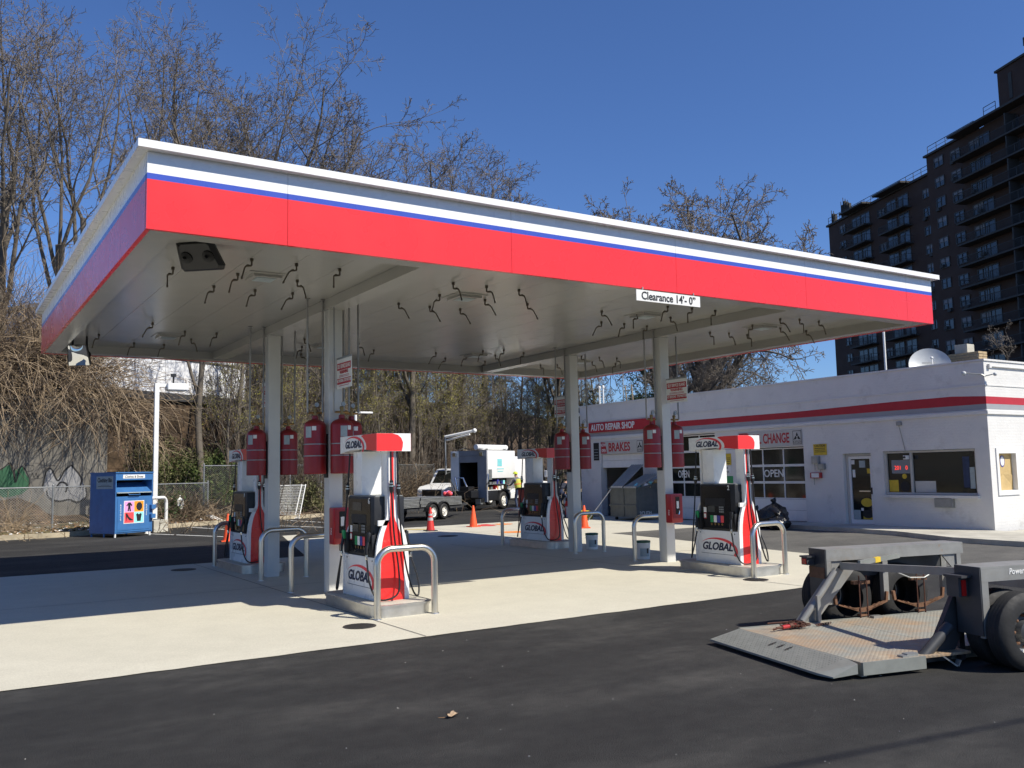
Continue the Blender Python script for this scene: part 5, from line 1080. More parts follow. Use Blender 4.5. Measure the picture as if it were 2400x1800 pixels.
mb = MB(); P = [(.0+.58*math.cos(a), .43+.58*math.sin(a)) for a in np.linspace(0, PI, 12)]+[(.50*math.cos(a), .43+.50*math.sin(a)) for a in np.linspace(PI, 0, 12)]; mb.prism(P, .02, .3, 'y'); mb.build('mudguard', 'black', tk, smooth=35)
# compressor / lift gear hanging behind the truck
mb = MB(); mb.box(-2.4, -1.8, .3, 1.9, .62, .95, b=.03); mb.box(-2.35, -1.85, .5, 1.0, .951, 1.15, b=.02); mb.build('tailgate_gear', 'black', tk); mb = MB(); mb.tube([(-2.2, 1.2, .95), (-2.25, 1.35, 1.6), (-2.05, 1.0, 1.55), (-2.1, .7, 1.0)], .045, 8); mb.tube([(-2.25, 1.5, .95), (-2.3, 1.6, 1.5), (-2.1, 1.45, 1.0)], .03, 8); mb.build('hose_bundle', 'chrome', tk, smooth=50)
mb = MB(); mb.tube([(-3.4, 1.05, .5), (-1.7, 1.05, .55)], .06, 8); mb.build('tow_bar', 'black', tk)
# flatbed with stacked fence panels
fb = thing('flatbed_trailer', 'low tandem axle flatbed trailer with white wheels behind the truck', 'trailer', tuple(gnd(880+750*.217, 1000+1000*.217)), math.radians(29))
mb = MB(); mb.box(-2.3, 1.7, .25, 1.95, .42, .50); mb.box(-2.3, 1.7, .2, .26, .40, .54); mb.box(-2.3, 1.7, 1.94, 2.0, .40, .54); mb.build('bed', 'trailer_dark', fb); mb = MB(); mb.bar((1.7, .5, .45), (3.0, 1.1, .45), .08, .1); mb.bar((1.7, 1.7, .45), (3.0, 1.1, .45), .08, .1); mb.bar((3.0, 1.1, .45), (3.5, 1.1, .48), .1, .1); mb.build('drawbar', 'trailer_dark', fb)
for x in (-.78, 0): vwheel(fb, x, 0, .2, .315, -1); vwheel(fb, x, 2.0, 2.2, .315, 1)
mb = MB()
for x in (-.78, 0):
    P = [(x+.42*math.cos(a), .315+.40*math.sin(a)) for a in np.linspace(.1, PI-.1, 10)]+[(x+.38*math.cos(a), .315+.36*math.sin(a)) for a in np.linspace(PI-.1, .1, 10)]; mb.prism(P, -.01, .24, 'y')
mb.build('fenders', 'black', fb)
for k in range(7):
    z = .545+.05*k; t = thing('fence_panel', 'grey steel fence panel in the strapped stack on the flatbed', 'fence panel', tuple(fb.matrix_basis @ Vector((0, 0, 0))) if 0 else fb.location, math.radians(29), 'fence panels stacked on the flatbed')
    j = rnd.uniform(-.05, .05); fr = MB(); x0, x1, y0, y1 = -2.75+j, 1.5+j, .15+j*.3, 1.9+j*.3
    for a, b in (((x0, y0), (x1, y0)), ((x0, y1), (x1, y1)), ((x0, y0), (x0, y1)), ((x1, y0), (x1, y1)), (((x0+x1)/2, y0), ((x0+x1)/2, y1))): fr.tube([(*a, z), (*b, z)], .021, 8)
    fr.build('tube_frame', 'galv', t, smooth=50)
    wm = MB()
    for i in range(28): x = x0+(x1-x0)*(i+.5)/28; wm.tube([(x, y0, z), (x, y1, z)], .005, 3)
    for i in range(12): y = y0+(y1-y0)*(i+.5)/12; wm.tube([(x0, y, z), (x1, y, z)], .005, 3)
    wm.build('wire_mesh', 'galv', t)
t = thing('load_strap', 'dark ratchet strap around the stacked fence panels', 'strap', fb.location, math.radians(29)); mb = MB(); mb.box(-1.55, -1.50, .11, .118, .5, .90); mb.box(-1.55, -1.50, .11, 1.94, .893, .899); mb.build('webbing', 'black', t); mb = MB(); mb.box(-1.58, -1.47, .085, .112, .65, .78, b=.01); mb.build('ratchet', 'galv', t)
t = thing('rag_heap', 'pink and red rag heap on top of the stacked panels', 'rags', tuple(fb.matrix_world @ Vector((0, 0, 0)) if 0 else fb.location), math.radians(29)); mb = MB(); rr = random.Random(2); [mb.ball((1.1+rr.uniform(-.2, .2), .5+rr.uniform(-.2, .2), .93+rr.uniform(0, .06)), rr.uniform(.06, .12), 7) for _ in range(7)]; mb.build('cloth', 'red_print', t, smooth=60); mb = MB(); [mb.ball((1.25+rr.uniform(-.2, .2), .6+rr.uniform(-.2, .2), .97+rr.uniform(0, .06)), rr.uniform(.05, .09), 7) for _ in range(4)]; mb.build('cloth', 'pink', t, smooth=60)
# white van seen over the flatbed
vb = dep(880+650*.217, 1000+740*.217, 47); vn = thing('parked_van', 'white van with black grille parked beyond the flatbed', 'van', (vb.x-.1, vb.y+.1, 0), math.radians(25+180))
def v_(x0, x1, y0, y1, z0, z1, nm, m, b=0): mb = MB(); mb.box(x0, x1, y0, y1, z0, z1, b=b); return mb.build(nm, m, vn, smooth=30 if b else 0)
mb = MB(); mb.prism([(-5.0, .45), (0, .45), (.12, .6), (.1, .98), (-.1, 1.12), (-1.0, 1.26), (-1.55, 1.98), (-1.8, 2.05), (-5.0, 2.05)], -.95, .95, 'y'); mb.build('body', 'truck_white', vn, smooth=30)
mb = MB(); mb.add([(-1.03, -.82, 1.28), (-1.03, .82, 1.28), (-1.53, .78, 1.94), (-1.53, -.78, 1.94)], [(0, 1, 2, 3)]); q = mb.build('windscreen', 'glass_dark', vn); q.location = (.012, 0, .012)
v_(.10, .135, -.62, .62, .62, .95, 'grille', 'black'); v_(.09, .15, -.93, .93, .44, .58, 'bumper', 'chrome', .02)
for s in (-1, 1): v_(.09, .14, s*.78-.13, s*.78+.13, .72, .95, 'headlight', 'label_white', .02); mb = MB(); mb.prism([(-1.5, 1.25), (-2.5, 1.25), (-2.5, 1.85), (-1.85, 1.85)], s*.952-.003, s*.952+.003, 'y'); mb.build('side_window', 'glass_dark', vn); mb = MB(); mb.box(-1.35, -1.2, s*1.03-.08, s*1.03+.08, 1.25, 1.5, b=.02); mb.build('wing_mirror', 'black', vn)
for x in (-.9, -4.0): vwheel(vn, x, -.95, -.72, .36, -1); vwheel(vn, x, .72, .95, .36, 1)
# pole with long double tube lamp behind the truck
p = dep(880+765*.217, 1000+450*.217, 48.5); t = thing('tube_lamp_post', 'thin post carrying a long white double bar lamp behind the truck', 'lamp post', (p.x, p.y, 0)); a = dep(880+752*.217, 1000+110*.217, 48.5)-Vector((p.x, p.y, 0)); b = dep(880+1070*.217, 1000+42*.217, 48.0)-Vector((p.x, p.y, 0))
mb = MB(); mb.tube([(0, 0, 0), (a.x, a.y, a.z)], .05, 8); mb.build('post', 'galv', t, smooth=50)
mb = MB(); mb.tube([a, b], .075, 10); mb.ball(b, .12, 8); mb.build('lamp_bar', 'label_white', t, smooth=50); mb = MB(); mb.tube([a+Vector((.1, 0, -.18)), b+Vector((-.3, 0, -.2))], .05, 8); mb.build('lower_bar', 'label_white', t, smooth=50)

# ================================================================ people
def segd(c, a, b):
    d = b-a; return (c-a-d*max(0, min(1, (c-a).dot(d)/max(1e-6, d.length_squared)))).length
def figure(name, label, loc, rz, J, mats, hat=None, vest=None):
    t = thing(name, label, 'person', loc, rz)
    E = [('pel', 'wst'), ('wst', 'chs'), ('chs', 'nck'), ('nck', 'hd'), ('hd', 'crn'), ('chs', 'sL'), ('sL', 'eL'), ('eL', 'wL'), ('wL', 'hL'), ('chs', 'sR'), ('sR', 'eR'), ('eR', 'wR'), ('wR', 'hR'), ('pel', 'pL'), ('pL', 'kL'), ('kL', 'aL'), ('aL', 'tL'), ('pel', 'pR'), ('pR', 'kR'), ('kR', 'aR'), ('aR', 'tR')]
    Rd = dict(pel=.15, wst=.135, chs=.15, nck=.055, hd=.085, crn=.085, s=.075, e=.05, w=.036, h=.04, p=.10, k=.068, a=.05, t=.045)
    for sd_ in 'LR':                                           # five fingers as short chains rooted in the palm
        h, w_ = Vector(J['h'+sd_]), Vector(J['w'+sd_]); d = (h-w_).normalized(); q = d.orthogonal().normalized()
        for i in range(5):
            k = 'f%d%s' % (i, sd_); J[k] = tuple(h+d*(.075 if i else .03)+q*((i-2.5)*.020 if i else .06)); E.append(('h'+sd_, k)); Rd[k] = .009
    names = list(J); me = bpy.data.meshes.new('body'); me.from_pydata([J[k] for k in names], [(names.index(a), names.index(b)) for a, b in E], [])
    ob = bpy.data.objects.new('body', me); COL.objects.link(ob); sk = ob.modifiers.new('s', 'SKIN'); ss = ob.modifiers.new('d', 'SUBSURF'); ss.levels = 1; ss.render_levels = 1
    for i, k in enumerate(names):
        r = Rd.get(k, Rd.get(k[0], .05)); me.skin_vertices[0].data[i].radius = (r, r*(.8 if k in ('pel', 'wst', 'chs') else 1)); me.skin_vertices[0].data[i].use_root = k == 'pel'
    dg = bpy.context.evaluated_depsgraph_get(); m2 = bpy.data.meshes.new_from_object(ob.evaluated_get(dg)); bpy.data.objects.remove(ob)
    keys = list(mats); 
    for k in keys: m2.materials.append(M[mats[k]])
    JV = {k: Vector(v) for k, v in J.items()}
    seg = [(a, b, 'head' if b in ('hd', 'crn') or a == 'hd' else 'legs' if b[0] in 'pk' and b not in ('pel',) or b[0] == 'a' else 'feet' if b[0] == 't' else 'hand' if b[0] in 'hf' and b != 'hd' else 'fore' if b[0] == 'w' and b != 'wst' else 'sleeve' if b[0] == 'e' else 'top') for a, b in E]
    for f in m2.polygons:
        best = min(seg, key=lambda s_: segd(f.center, JV[s_[0]], JV[s_[1]]))
        f.material_index = keys.index(best[2]); f.use_smooth = True
    share('body', m2, t)
    hd = (JV['hd']+JV['crn'])/2
    mb = MB(); fw = Vector((1, 0, -.1)); mb.add([tuple(hd+Vector((.085, -.012, -.01))), tuple(hd+Vector((.085, .012, -.01))), tuple(hd+Vector((.115, 0, -.035))), tuple(hd+Vector((.08, 0, .03)))], [(0, 1, 2), (0, 2, 3), (1, 3, 2)]); mb.build('nose', mats['head'], t); 
    if hat:
        mb = MB(); mb.lathe([(.15, 0), (.15, .008), (.118, .012), (.116, .05), (.095, .095), (.05, .12), (0, .128)], 18, o=(JV['crn'].x+.01, JV['crn'].y, JV['crn'].z-.02)); mb.build('hard_hat', hat, t, smooth=50)
    if vest:
        mb = MB()
        for z, m_i in ((0, 0),): mb.lathe([(.175, 0), (.185, .12), (.18, .3), (.15, .42)], 14, cap=False)
        o = mb.build('vest', vest, t, loc=JV['pel']+Vector((-.01, 0, .06)), rot=(0, math.atan2(JV['chs'].x-JV['pel'].x, JV['chs'].z-JV['pel'].z), 0), smooth=50); o.scale = (.92, 1.05, 1.1)
        mb = MB(); mb.lathe([(.188, 0), (.188, .05)], 14, cap=False); s_ = mb.build('vest_stripe', 'vest_orange', o, loc=(0, 0, .16))
    return t
p = gnd(880+1520*.217, 1000+886*.217)
figure('person', 'person in yellow hard hat and safety vest working at the truck side bins', (p.x, p.y-.25, 0), math.radians(100), dict(pel=(0, 0, .93), wst=(.03, 0, 1.1), chs=(.09, 0, 1.38), nck=(.14, 0, 1.53), hd=(.18, 0, 1.62), crn=(.2, 0, 1.72), sL=(.08, .2, 1.42), eL=(.22, .26, 1.2), wL=(.42, .2, 1.14), hL=(.5, .18, 1.15), sR=(.08, -.2, 1.42), eR=(.12, -.27, 1.15), wR=(.34, -.22, 1.05), hR=(.42, -.2, 1.05), pL=(0, .1, .86), kL=(.1, .12, .48), aL=(-.02, .13, .08), tL=(.16, .14, .045), pR=(0, -.1, .86), kR=(.02, -.12, .48), aR=(-.14, -.13, .08), tR=(.04, -.14, .045)),
       dict(top='shirt_grey', head='skin', sleeve='shirt_grey', fore='shirt_grey', hand='skin', legs='denim', feet='boot'), 'hardhat', 'vest')
q = tk.matrix_basis @ Vector((4.55, -.75, 0))
figure('person', 'person in dark shirt bending beside the truck front wheel', (q.x, q.y, 0), math.radians(20), dict(pel=(-.25, 0, .72), wst=(-.14, 0, .86), chs=(.08, 0, 1.05), nck=(.2, 0, 1.14), hd=(.27, 0, 1.18), crn=(.36, 0, 1.2), sL=(.06, .2, 1.06), eL=(.2, .24, .82), wL=(.38, .2, .66), hL=(.46, .18, .62), sR=(.06, -.2, 1.06), eR=(.1, -.28, .80), wR=(.34, -.22, .70), hR=(.42, -.2, .68), pL=(-.24, .1, .66), kL=(.12, .14, .5), aL=(-.1, .13, .08), tL=(.1, .14, .045), pR=(-.24, -.1, .66), kR=(.1, -.14, .46), aR=(-.16, -.13, .08), tR=(.02, -.14, .045)),
       dict(top='shirt_dark', head='skin', sleeve='shirt_dark', fore='skin', hand='skin', legs='denim', feet='boot'))

# ================================================================ clothing bin, lamp, hoop
cbn = thing('clothing_bin', 'blue metal clothing donation bin with coloured picture panel', 'donation bin', (3.09, 21.06, 0), math.radians(26))
BW, BD, BH = 1.36, 1.30, 2.02
mb = MB(); mb.box(0, .03, .02, BD, .12, BH); mb.box(BW-.03, BW, .02, BD, .12, BH); mb.box(.031, BW-.031, BD-.03, BD, .12, BH); mb.box(.031, BW-.031, .02, BD-.031, .12, .15); mb.build('body', 'bin_blue', cbn)
mb = MB(); mb.box(-.02, BW+.02, -.03, BD+.01, BH, BH+.035); mb.build('roof', 'bin_blue', cbn)
mb = MB(); mb.box(.031, BW-.031, 0, .03, 1.80, BH-.001); mb.box(.031, BW-.031, 0, .03, .16, 1.28); mb.box(0, .030, -.005, .019, .12, BH); mb.box(BW-.030, BW, -.005, .019, .12, BH); mb.build('front_panel', 'bin_blue', cbn)
mb = MB(); mb.box(.08, BW-.12, -.014, -.001, .22, 1.22); dr = mb.build('service_door', 'bin_blue', cbn)
mb = MB(); mb.add([(.04, .0, 1.42), (BW-.04, 0, 1.42), (BW-.04, .45, 1.72), (.04, .45, 1.72), (.04, .02, 1.39), (BW-.04, .02, 1.39), (BW-.04, .47, 1.69), (.04, .47, 1.69)], [(0, 1, 2, 3), (7, 6, 5, 4), (0, 4, 5, 1), (1, 5, 6, 2), (2, 6, 7, 3), (3, 7, 4, 0)]); fl_ = mb.build('chute_flap', 'bin_blue', cbn)
mb = MB(); mb.box(.04, BW-.04, -.03, .02, 1.385, 1.415); mb.build('flap_lip', 'label_grey', fl_); mb = MB(); mb.tube([(.45, -.02, 1.38), (.45, -.07, 1.33), (.85, -.07, 1.33), (.85, -.02, 1.38)], .012, 6); mb.build('handle', 'bin_blue', fl_, smooth=50)
mb = MB(); mb.box(.03, BW-.03, .5, .52, 1.29, 1.99); mb.build('chute_back', 'interior_dark', cbn); mb = MB(); mb.box(.26, 1.06, -.006, -.0005, 1.85, 1.97); mb.build('name_plate', 'label_white', cbn); text('Clothes & Shoes', (.66, -.0085, 1.905), (0, -1, 0), .105, 'ink', cbn, xs=.95, bold=.008)
mb = MB(); mb.box(-.004, -.0005, .12, .98, 1.53, 1.93); mb.build('name_plate', 'label_grey', cbn); text('Clothing Bin', (-.0065, .55, 1.80), (-1, 0, 0), .19, 'ink', cbn, xs=.78, bold=.02); mb = MB(); mb.box(-.0055, -.0042, .2, .9, 1.60, 1.615); mb.box(-.0055, -.0042, .3, .75, 1.645, 1.655); mb.build('small_print', 'ink', cbn)
mb = MB(); mb.box(.30, 1.04, -.018, -.0145, .42, 1.14); pp = mb.build('picture_panel', 'label_white', cbn)
for i, m_ in enumerate(('pink', 'orange_print', 'red_print', 'cyan_print')):
    x = .32+.355*(i % 2); z = .785 if i < 2 else .44; mb = MB(); mb.box(x, x+.345, -.0195, -.0182, z, z+.335); mb.build('picture_square', m_, pp)
def sil(P, cx, cz, s): mb = MB(); mb.prism([(cx+a*s, cz+b*s) for a, b in P], -.0215, -.0198, 'y'); mb.build('clothing_print', 'ink', pp)
sil([(-.2, .9), (.3, .9), (.75, .3), (.55, .1), (.3, .4), (.3, -.2), (.45, -.95), (.1, -.95), (.02, -.3), (-.1, -.95), (-.4, -.9), (-.25, -.1), (-.3, .4), (-.5, .1), (-.72, .25)], .49, .95, .15)
sil([(-.25, .85), (.3, .9), (.75, .4), (.75, -.3), (.45, -.75), (.0, -.9), (-.5, -.6), (-.7, .0), (-.55, .5)], .85, .95, .15)
sil([(-.85, .8), (-.55, .85), (-.1, .1), (.5, -.35), (.9, -.5), (.85, -.7), (.1, -.7), (-.35, -.25), (-.6, .1), (-.65, -.75), (-.75, -.75)], .50, .62, .15)
sil([(-.35, .85), (-.1, .6), (.1, .6), (.35, .85), (.7, .6), (.55, -.05), (.45, -.85), (-.45, -.85), (-.55, -.05), (-.7, .6)], .85, .61, .15)
for s_, x in (('RECYCLE', .19), ('REUSE', 1.13)):
    for i, c in enumerate(s_): text(c, (x, -.0175, 1.0-.075*i-(.0 if len(s_) > 5 else .02)), (0, -1, 0), .075, 'label_white', cbn, bold=.02)
for z in (.55, .85): mb = MB(); mb.box(BW-.11, BW+.05, -.12, -.006, z, z+.14, b=.01); mb.build('lock_box', 'bin_blue', cbn)
for x, y in ((.05, .05), (BW-.05, .05), (.05, BD-.05), (BW-.05, BD-.05), (.05, .6)): mb = MB(); mb.tube([(x, y, 0), (x, y, .13)], .03, 8); mb.build('leg', 'label_white' if y < .1 else 'bin_blue', cbn)
hoop(4.30, 22.45, 5.08, 23.25, 'white painted pipe guard hoop beside the clothing bin', 1.22, .055, 'white_paint', 'pipe_guard', 'white pipe guard')
t = thing('concrete_block', 'low pale concrete block behind the white pipe guard', 'block', (4.75, 23.1, 0), .5); mb = MB(); mb.box(-.3, .3, -.22, .22, 0, .42, b=.02); mb.build('block', 'concrete_old', t); mb = MB(); mb.box(-.1, .1, -.08, .08, .421, .45); mb.build('anchor_plate', 'galv', t)
p = Vector((4.72, 23.35, 0)); t = thing('parking_lamp', 'white square lamp post with flat head behind the clothing bin', 'lamp post', tuple(p)); mb = MB(); mb.box(-.075, .075, -.075, .075, 0, 5.15, b=.008); mb.build('post', 'white_paint', t)
mb = MB(); mb.box(-.05, .45, -.05, .05, 5.02, 5.14); mb.build('arm', 'white_paint', t); hd = MB(); hd.box(.32, 1.02, -.26, .26, 4.92, 5.15, b=.02); h = hd.build('lamp_head', 'white_paint', t); mb = MB(); mb.box(.38, .96, -.21, .21, 4.895, 4.919); mb.build('lens', 'label_white', h); mb = MB(); mb.tube([(.55, 0, 5.15), (.55, 0, 5.42)], .03, 6); mb.box(.47, .63, -.08, .08, 5.4, 5.5); mb.build('photocell', 'black', h); mb = MB(); mb.box(-.14, .14, -.14, .14, 0, .05); mb.build('base_plate', 'galv', t)
p = dep(836, 967, 36); t = thing('parking_lamp', 'white lamp head on a short arm showing past the red cylinders', 'lamp post', (p.x, p.y, terr(p.x, p.y))); hz = p.z-terr(p.x, p.y); mb = MB(); mb.tube([(-.05, 0, 0), (-.05, 0, hz)], .06, 8); mb.build('post', 'white_paint', t); mb = MB(); mb.box(.12, .66, -.1, .1, hz-.03, hz+.04, b=.015); mb.tube([(-.05, 0, hz-.02), (.2, 0, hz)], .03, 6); mb.build('lamp_head', 'white_paint', t)

# ================================================================ cones, buckets, panels, shop yard
def cone(x, y, m_, lab, h=.71, bands=False):
    t = thing('traffic_cone', lab, 'traffic cone', (x, y, .009), random.Random(x).uniform(0, 1.5), 'traffic cones')
    mb = MB(); mb.box(-.18, .18, -.18, .18, 0, .03, b=.01); mb.build('base', 'black' if bands else m_, t); mb = MB(); mb.lathe([(.135, .03), (.13, .05), (.03, h-.01), (.026, h), (.02, h)], 24); mb.build('cone_body', m_, t, smooth=40)
    if bands:
        for z0, z1 in ((.33, .42), (.48, .54)):
            r = lambda z: .13+(.03-.13)*(z-.05)/(h-.06)+.0015
            mb = MB(); mb.lathe([(r(z0), z0), (r(z1), z1)], 24, cap=False); mb.build('reflective_band', 'grey_band', t, smooth=40)
cone(11.52, 15.86, 'cone_red', 'red traffic cone with grey bands at the edge of the canopy shade', .74, True); cone(13.52, 16.6, 'orange_cone', 'plain orange traffic cone beside red spray paint near the flatbed'); cone(15.56, 13.16, 'orange_cone', 'orange traffic cone standing on sunlit concrete toward the dumpster'); cone(5.35, 16.45, 'orange_cone', 'orange traffic cone on asphalt behind pump 8, near the parking lines', .78)
def bucket(x, y, lab):
    t = thing('wash_bucket', lab, 'bucket', (x, y, .009), 0, 'windscreen wash buckets'); mb = MB(); mb.lathe([(.125, 0), (.13, .01), (.142, .30), (.148, .31), (.148, .325), (.143, .33)], 24); mb.build('pail', 'label_white', t, smooth=40); mb = MB(); mb.lathe([(.15, .33), (.152, .345), (.15, .365), (.13, .37), (0, .37)], 24); mb.build('lid', 'leaf_dark' if 0 else 'lid_green', t, smooth=40)
    mb = MB(); k = 8
    for i in range(k+1): a = -2.75+i*1.5/k; mb.v += [(math.cos(a)*.1362, math.sin(a)*.1362, .06), (math.cos(a)*.142, math.sin(a)*.142, .22)]
    for i in range(k): mb.f.append((2*i, 2*i+2, 2*i+3, 2*i+1)); mb.m.append(0)
    mb.build('paper_label', 'label_grey', t); mb = MB()
    for i in range(3): a = -1.75+i*.14; mb.v += [(math.cos(a)*.143, math.sin(a)*.143, .12), (math.cos(a)*.1455, math.sin(a)*.1455, .22)]
    for i in range(2): mb.f.append((2*i, 2*i+2, 2*i+3, 2*i+1)); mb.m.append(0)
    mb.build('dark_print', 'ink', t); mb = MB(); mb.tube([(.148*math.cos(a), .148*math.sin(a), .30-.06*math.sin(a)) for a in np.linspace(0, PI, 10)], .004, 5); mb.build('bail_handle', 'galv', t)
mat('lid_green', (.02, .09, .045), .5, var=.1)
bucket(11.08, 6.98, 'white bucket with green lid by the guard hoop at the far columns'); bucket(10.44, 4.45, 'white bucket with green lid between pump 2 column and its guard hoop')
# white mesh panels leaning by the fence
def mesh_panel(A, Bp, h, lean, lab, m_='label_white'):
    A, Bp = Vector(A), Vector(Bp); L = (Bp-A).length; t = thing('mesh_panel', lab, 'fence panel', tuple(A), math.atan2(Bp.y-A.y, Bp.x-A.x), 'mesh panels leaning at the fence'); fr = MB()
    P = lambda x, z: (x, math.sin(lean)*z, math.cos(lean)*z+.03)
    for a, b in (((0, 0), (L, 0)), ((0, h), (L, h)), ((0, -.03), (0, h+.05)), ((L, -.03), (L, h+.05))): fr.tube([P(*a), P(*b)], .024, 8)
    fr.build('tube_frame', m_, t, smooth=50); wm = MB()
    for i in range(int(L/.06)): x = (i+.5)*.06; wm.tube([P(x, 0), P(x, h)], .0045, 3)
    for i in range(int(h/.12)): z = (i+.5)*.12; wm.tube([P(0, z), P(L, z)], .007, 3)
    wm.build('wire_mesh', m_, t)
a, b = gnd(590, 1217), gnd(701, 1216); mesh_panel(a, b, 1.5, .42, 'white wire mesh panel leaning by the kerb fence behind pump 8'); mesh_panel(a+Vector((.05, .14, 0)), b+Vector((-.15, .14, 0)), 1.5, .40, 'second white wire mesh panel close behind the leaning one')
a, b = base(864, 35.5), base(925, 36); mesh_panel(a, b, 1.75, .35, 'grey mesh panel leaning beyond the flatbed stack', 'galv')
p = gnd(515, 1228); t = thing('scrap_frame', 'small white metal frame lying tilted at the kerb', 'scrap', tuple(p), .4); mb = MB()
for y in (0, .22, .44): mb.bar((-.35, y, .35), (.35, y, .04), .035, .03)
for x, z in ((-.35, .35), (.35, .04)): mb.bar((x, 0, z), (x, .44, z), .03, .03)
mb.build('slats', 'label_white', t); mb = MB(); mb.bar((-.3, .2, 0), (-.35, .2, .34), .03, .03); mb.build('prop', 'wood', t)
# dumpster
dp = thing('dumpster', 'dark grey dumpster with ribbed lids propped open on rubbish', 'dumpster', (19.15, 14.85, 0))
mb = MB(); mb.prism([(0, .12), (1.25, .12), (1.25, 1.30), (0, 1.12)], 0, .03, 'y'); mb.prism([(0, .12), (1.25, .12), (1.25, 1.30), (0, 1.12)], 1.42, 1.45, 'y'); mb.box(0, .03, .031, 1.419, .12, 1.12); mb.box(1.22, 1.25, .031, 1.419, .12, 1.30); mb.box(.031, 1.219, .031, 1.419, .12, .15); mb.build('body', 'dumpster', dp)
mb = MB(); mb.box(-.05, .035, -.04, 1.49, 1.121, 1.16); mb.bar((-.02, -.015, 1.14), (1.27, -.015, 1.32), .05, .05); mb.box(-.03, -.001, .65, .75, .14, 1.12); mb.box(-.04, -.001, -.02, 1.47, .5, .56); mb.build('rim', 'dumpster', dp)
for x, y in ((.12, .1), (1.2, .1), (.12, 1.25), (1.2, 1.25)): mb = MB(); mb.lathe([(.06, -.025), (.06, .025)], 12, ax='y', o=(x, y, .06)); mb.build('caster', 'rubber', dp)
def lid(y0, y1, zt_, lab):
    A = [(-.02, y0, 1.165), (-.02, y1, 1.165), (1.05, y1, zt_), (1.05, y0, zt_)]; mb = MB(); dz = .02
    mb.add(A+[(x, y, z-dz) for x, y, z in A], [(0, 3, 2, 1), (4, 5, 6, 7), (0, 1, 5, 4), (1, 2, 6, 5), (2, 3, 7, 6), (3, 0, 4, 7)]); L = mb.build('lid', 'lid_grey', dp)
    for i in range(7): y = y0+.04+(y1-y0-.08)*i/6; mb = MB(); mb.bar((0, y, 1.185), (1.04, y, zt_+.012), .03, .03); mb.build('lid_rib', 'lid_grey', L)
mat('lid_grey', (.30, .30, .285), .45, var=.12, scale=5)
lid(.02, .68, 1.62, ''); lid(.76, 1.42, 1.98, '')
text('2CUTH', (.42, -.0025, .26), (0, -1, 0), .17, 'label_white', dp, xs=1.0, bold=.01)
rr = random.Random(44)
for i in range(11):
    x, y = rr.uniform(.15, 1.2), rr.uniform(.08, .5) if i < 11 else rr.uniform(.9, 1.5); z = 1.12+.13*x/1.0+rr.uniform(-.02, .12)+(.25 if i >= 11 else 0)
    t = thing('rubbish_bag', 'crumpled rubbish showing between the dumpster lids', 'rubbish', (19.15+x, 14.85+y, z), 0, 'rubbish in the dumpster'); mb = MB(); r = rr.uniform(.07, .14); mb.ball((0, 0, 0), r, 6, sc=(1.2, .9, .8))
    mb.v = [(a+rr.uniform(-.3, .3)*r, b+rr.uniform(-.3, .3)*r, c+rr.uniform(-.3, .3)*r) for a, b, c in mb.v]; mb.build('crumpled_sheet', ['label_white', 'kraft', 'label_white', 'cyan_print', 'label_white', 'black'][i % 6], t)
t = thing('prop_pole', 'long thin pole leaning against the dumpster', 'pole', (18.75, 16.2, 0)); mb = MB(); mb.tube([(-.5, .3, .01), (.42, -.05, 1.2)], .022, 7); mb.build('pole', 'galv', t); mb = MB(); mb.ball((-.5, .3, .03), .035, 6); mb.build('foot', 'rubber', t)
t = thing('yellow_barrow', 'yellow plastic wheel tub on the ground before the open bay', 'tub', (18.75, 17.3, 0)); mb = MB(); mb.lathe([(.18, 0), (.27, .03), (.29, .16), (.26, .3), (.2, .33)], 20); mb.build('tub', 'yellow', t, smooth=50); mb = MB(); mb.box(-.31, -.27, -.02, .02, .05, .25); mb.build('strap', 'black', t)
t = thing('paint_pail', 'pale open pail with lid by the bay jamb', 'pail', (19.3, 19.0, 0)); mb = MB(); mb.lathe([(.15, 0), (.18, .36), (.19, .37), (.19, .40)], 18); mb.build('pail', 'label_white', t, smooth=50); mb = MB(); mb.lathe([(.2, .40), (.2, .43), (0, .44)], 18); mb.build('lid', 'galv', t)
t = thing('shop_vacuum', 'dark red and black drum machine against the shop wall', 'machine', (19.6, 19.3, 0)); mb = MB(); mb.lathe([(.25, .08), (.27, .12), (.27, .48), (.22, .62)], 20); mb.build('drum', 'cone_red', t, smooth=40); mb = MB(); mb.lathe([(.25, .62), (.24, .74), (.12, .82), (0, .83)], 20); mb.build('motor_head', 'black', t, smooth=40); mb = MB(); mb.tube([(-.15, 0, .8), (-.1, 0, .95), (.1, 0, .95), (.15, 0, .8)], .02, 6); mb.build('handle', 'black', t)
t = thing('floor_jack', 'black wheeled hand truck leaning at the shop wall', 'hand truck', (19.75, 20.2, 0)); mb = MB(); [mb.tube([(-.35, y, .1), (.25, y, 1.45)], .028, 7) for y in (-.2, .2)]; mb.build('side_rails', 'black', t, smooth=50); mb = MB(); [mb.tube([(-.35+.6*k, -.2, .1+1.35*k), (-.35+.6*k, .2, .1+1.35*k)], .02, 6) for k in (.15, .45, .75, 1)]; mb.bar((-.1, 0, .6), (.5, 0, .05), .04, .04); mb.build('cross_bars', 'black', t); mb = MB(); [mb.lathe([(.13, y-.03), (.13, y+.03)], 16, ax='y', o=(-.35, 0, .13)) for y in (-.26, .26)]; mb.build('wheels', 'rubber', t)
t = thing('red_drum', 'dark red tall bin with black lid beyond the shaded pump', 'bin', (18.35, 20.5, 0)); mb = MB(); mb.box(-.3, .3, -.3, .3, .02, 1.1, b=.02); mb.build('bin', 'tank_red', t); mb = MB(); mb.box(-.33, .33, -.33, .33, 1.101, 1.18, b=.02); mb.build('lid', 'black', t)
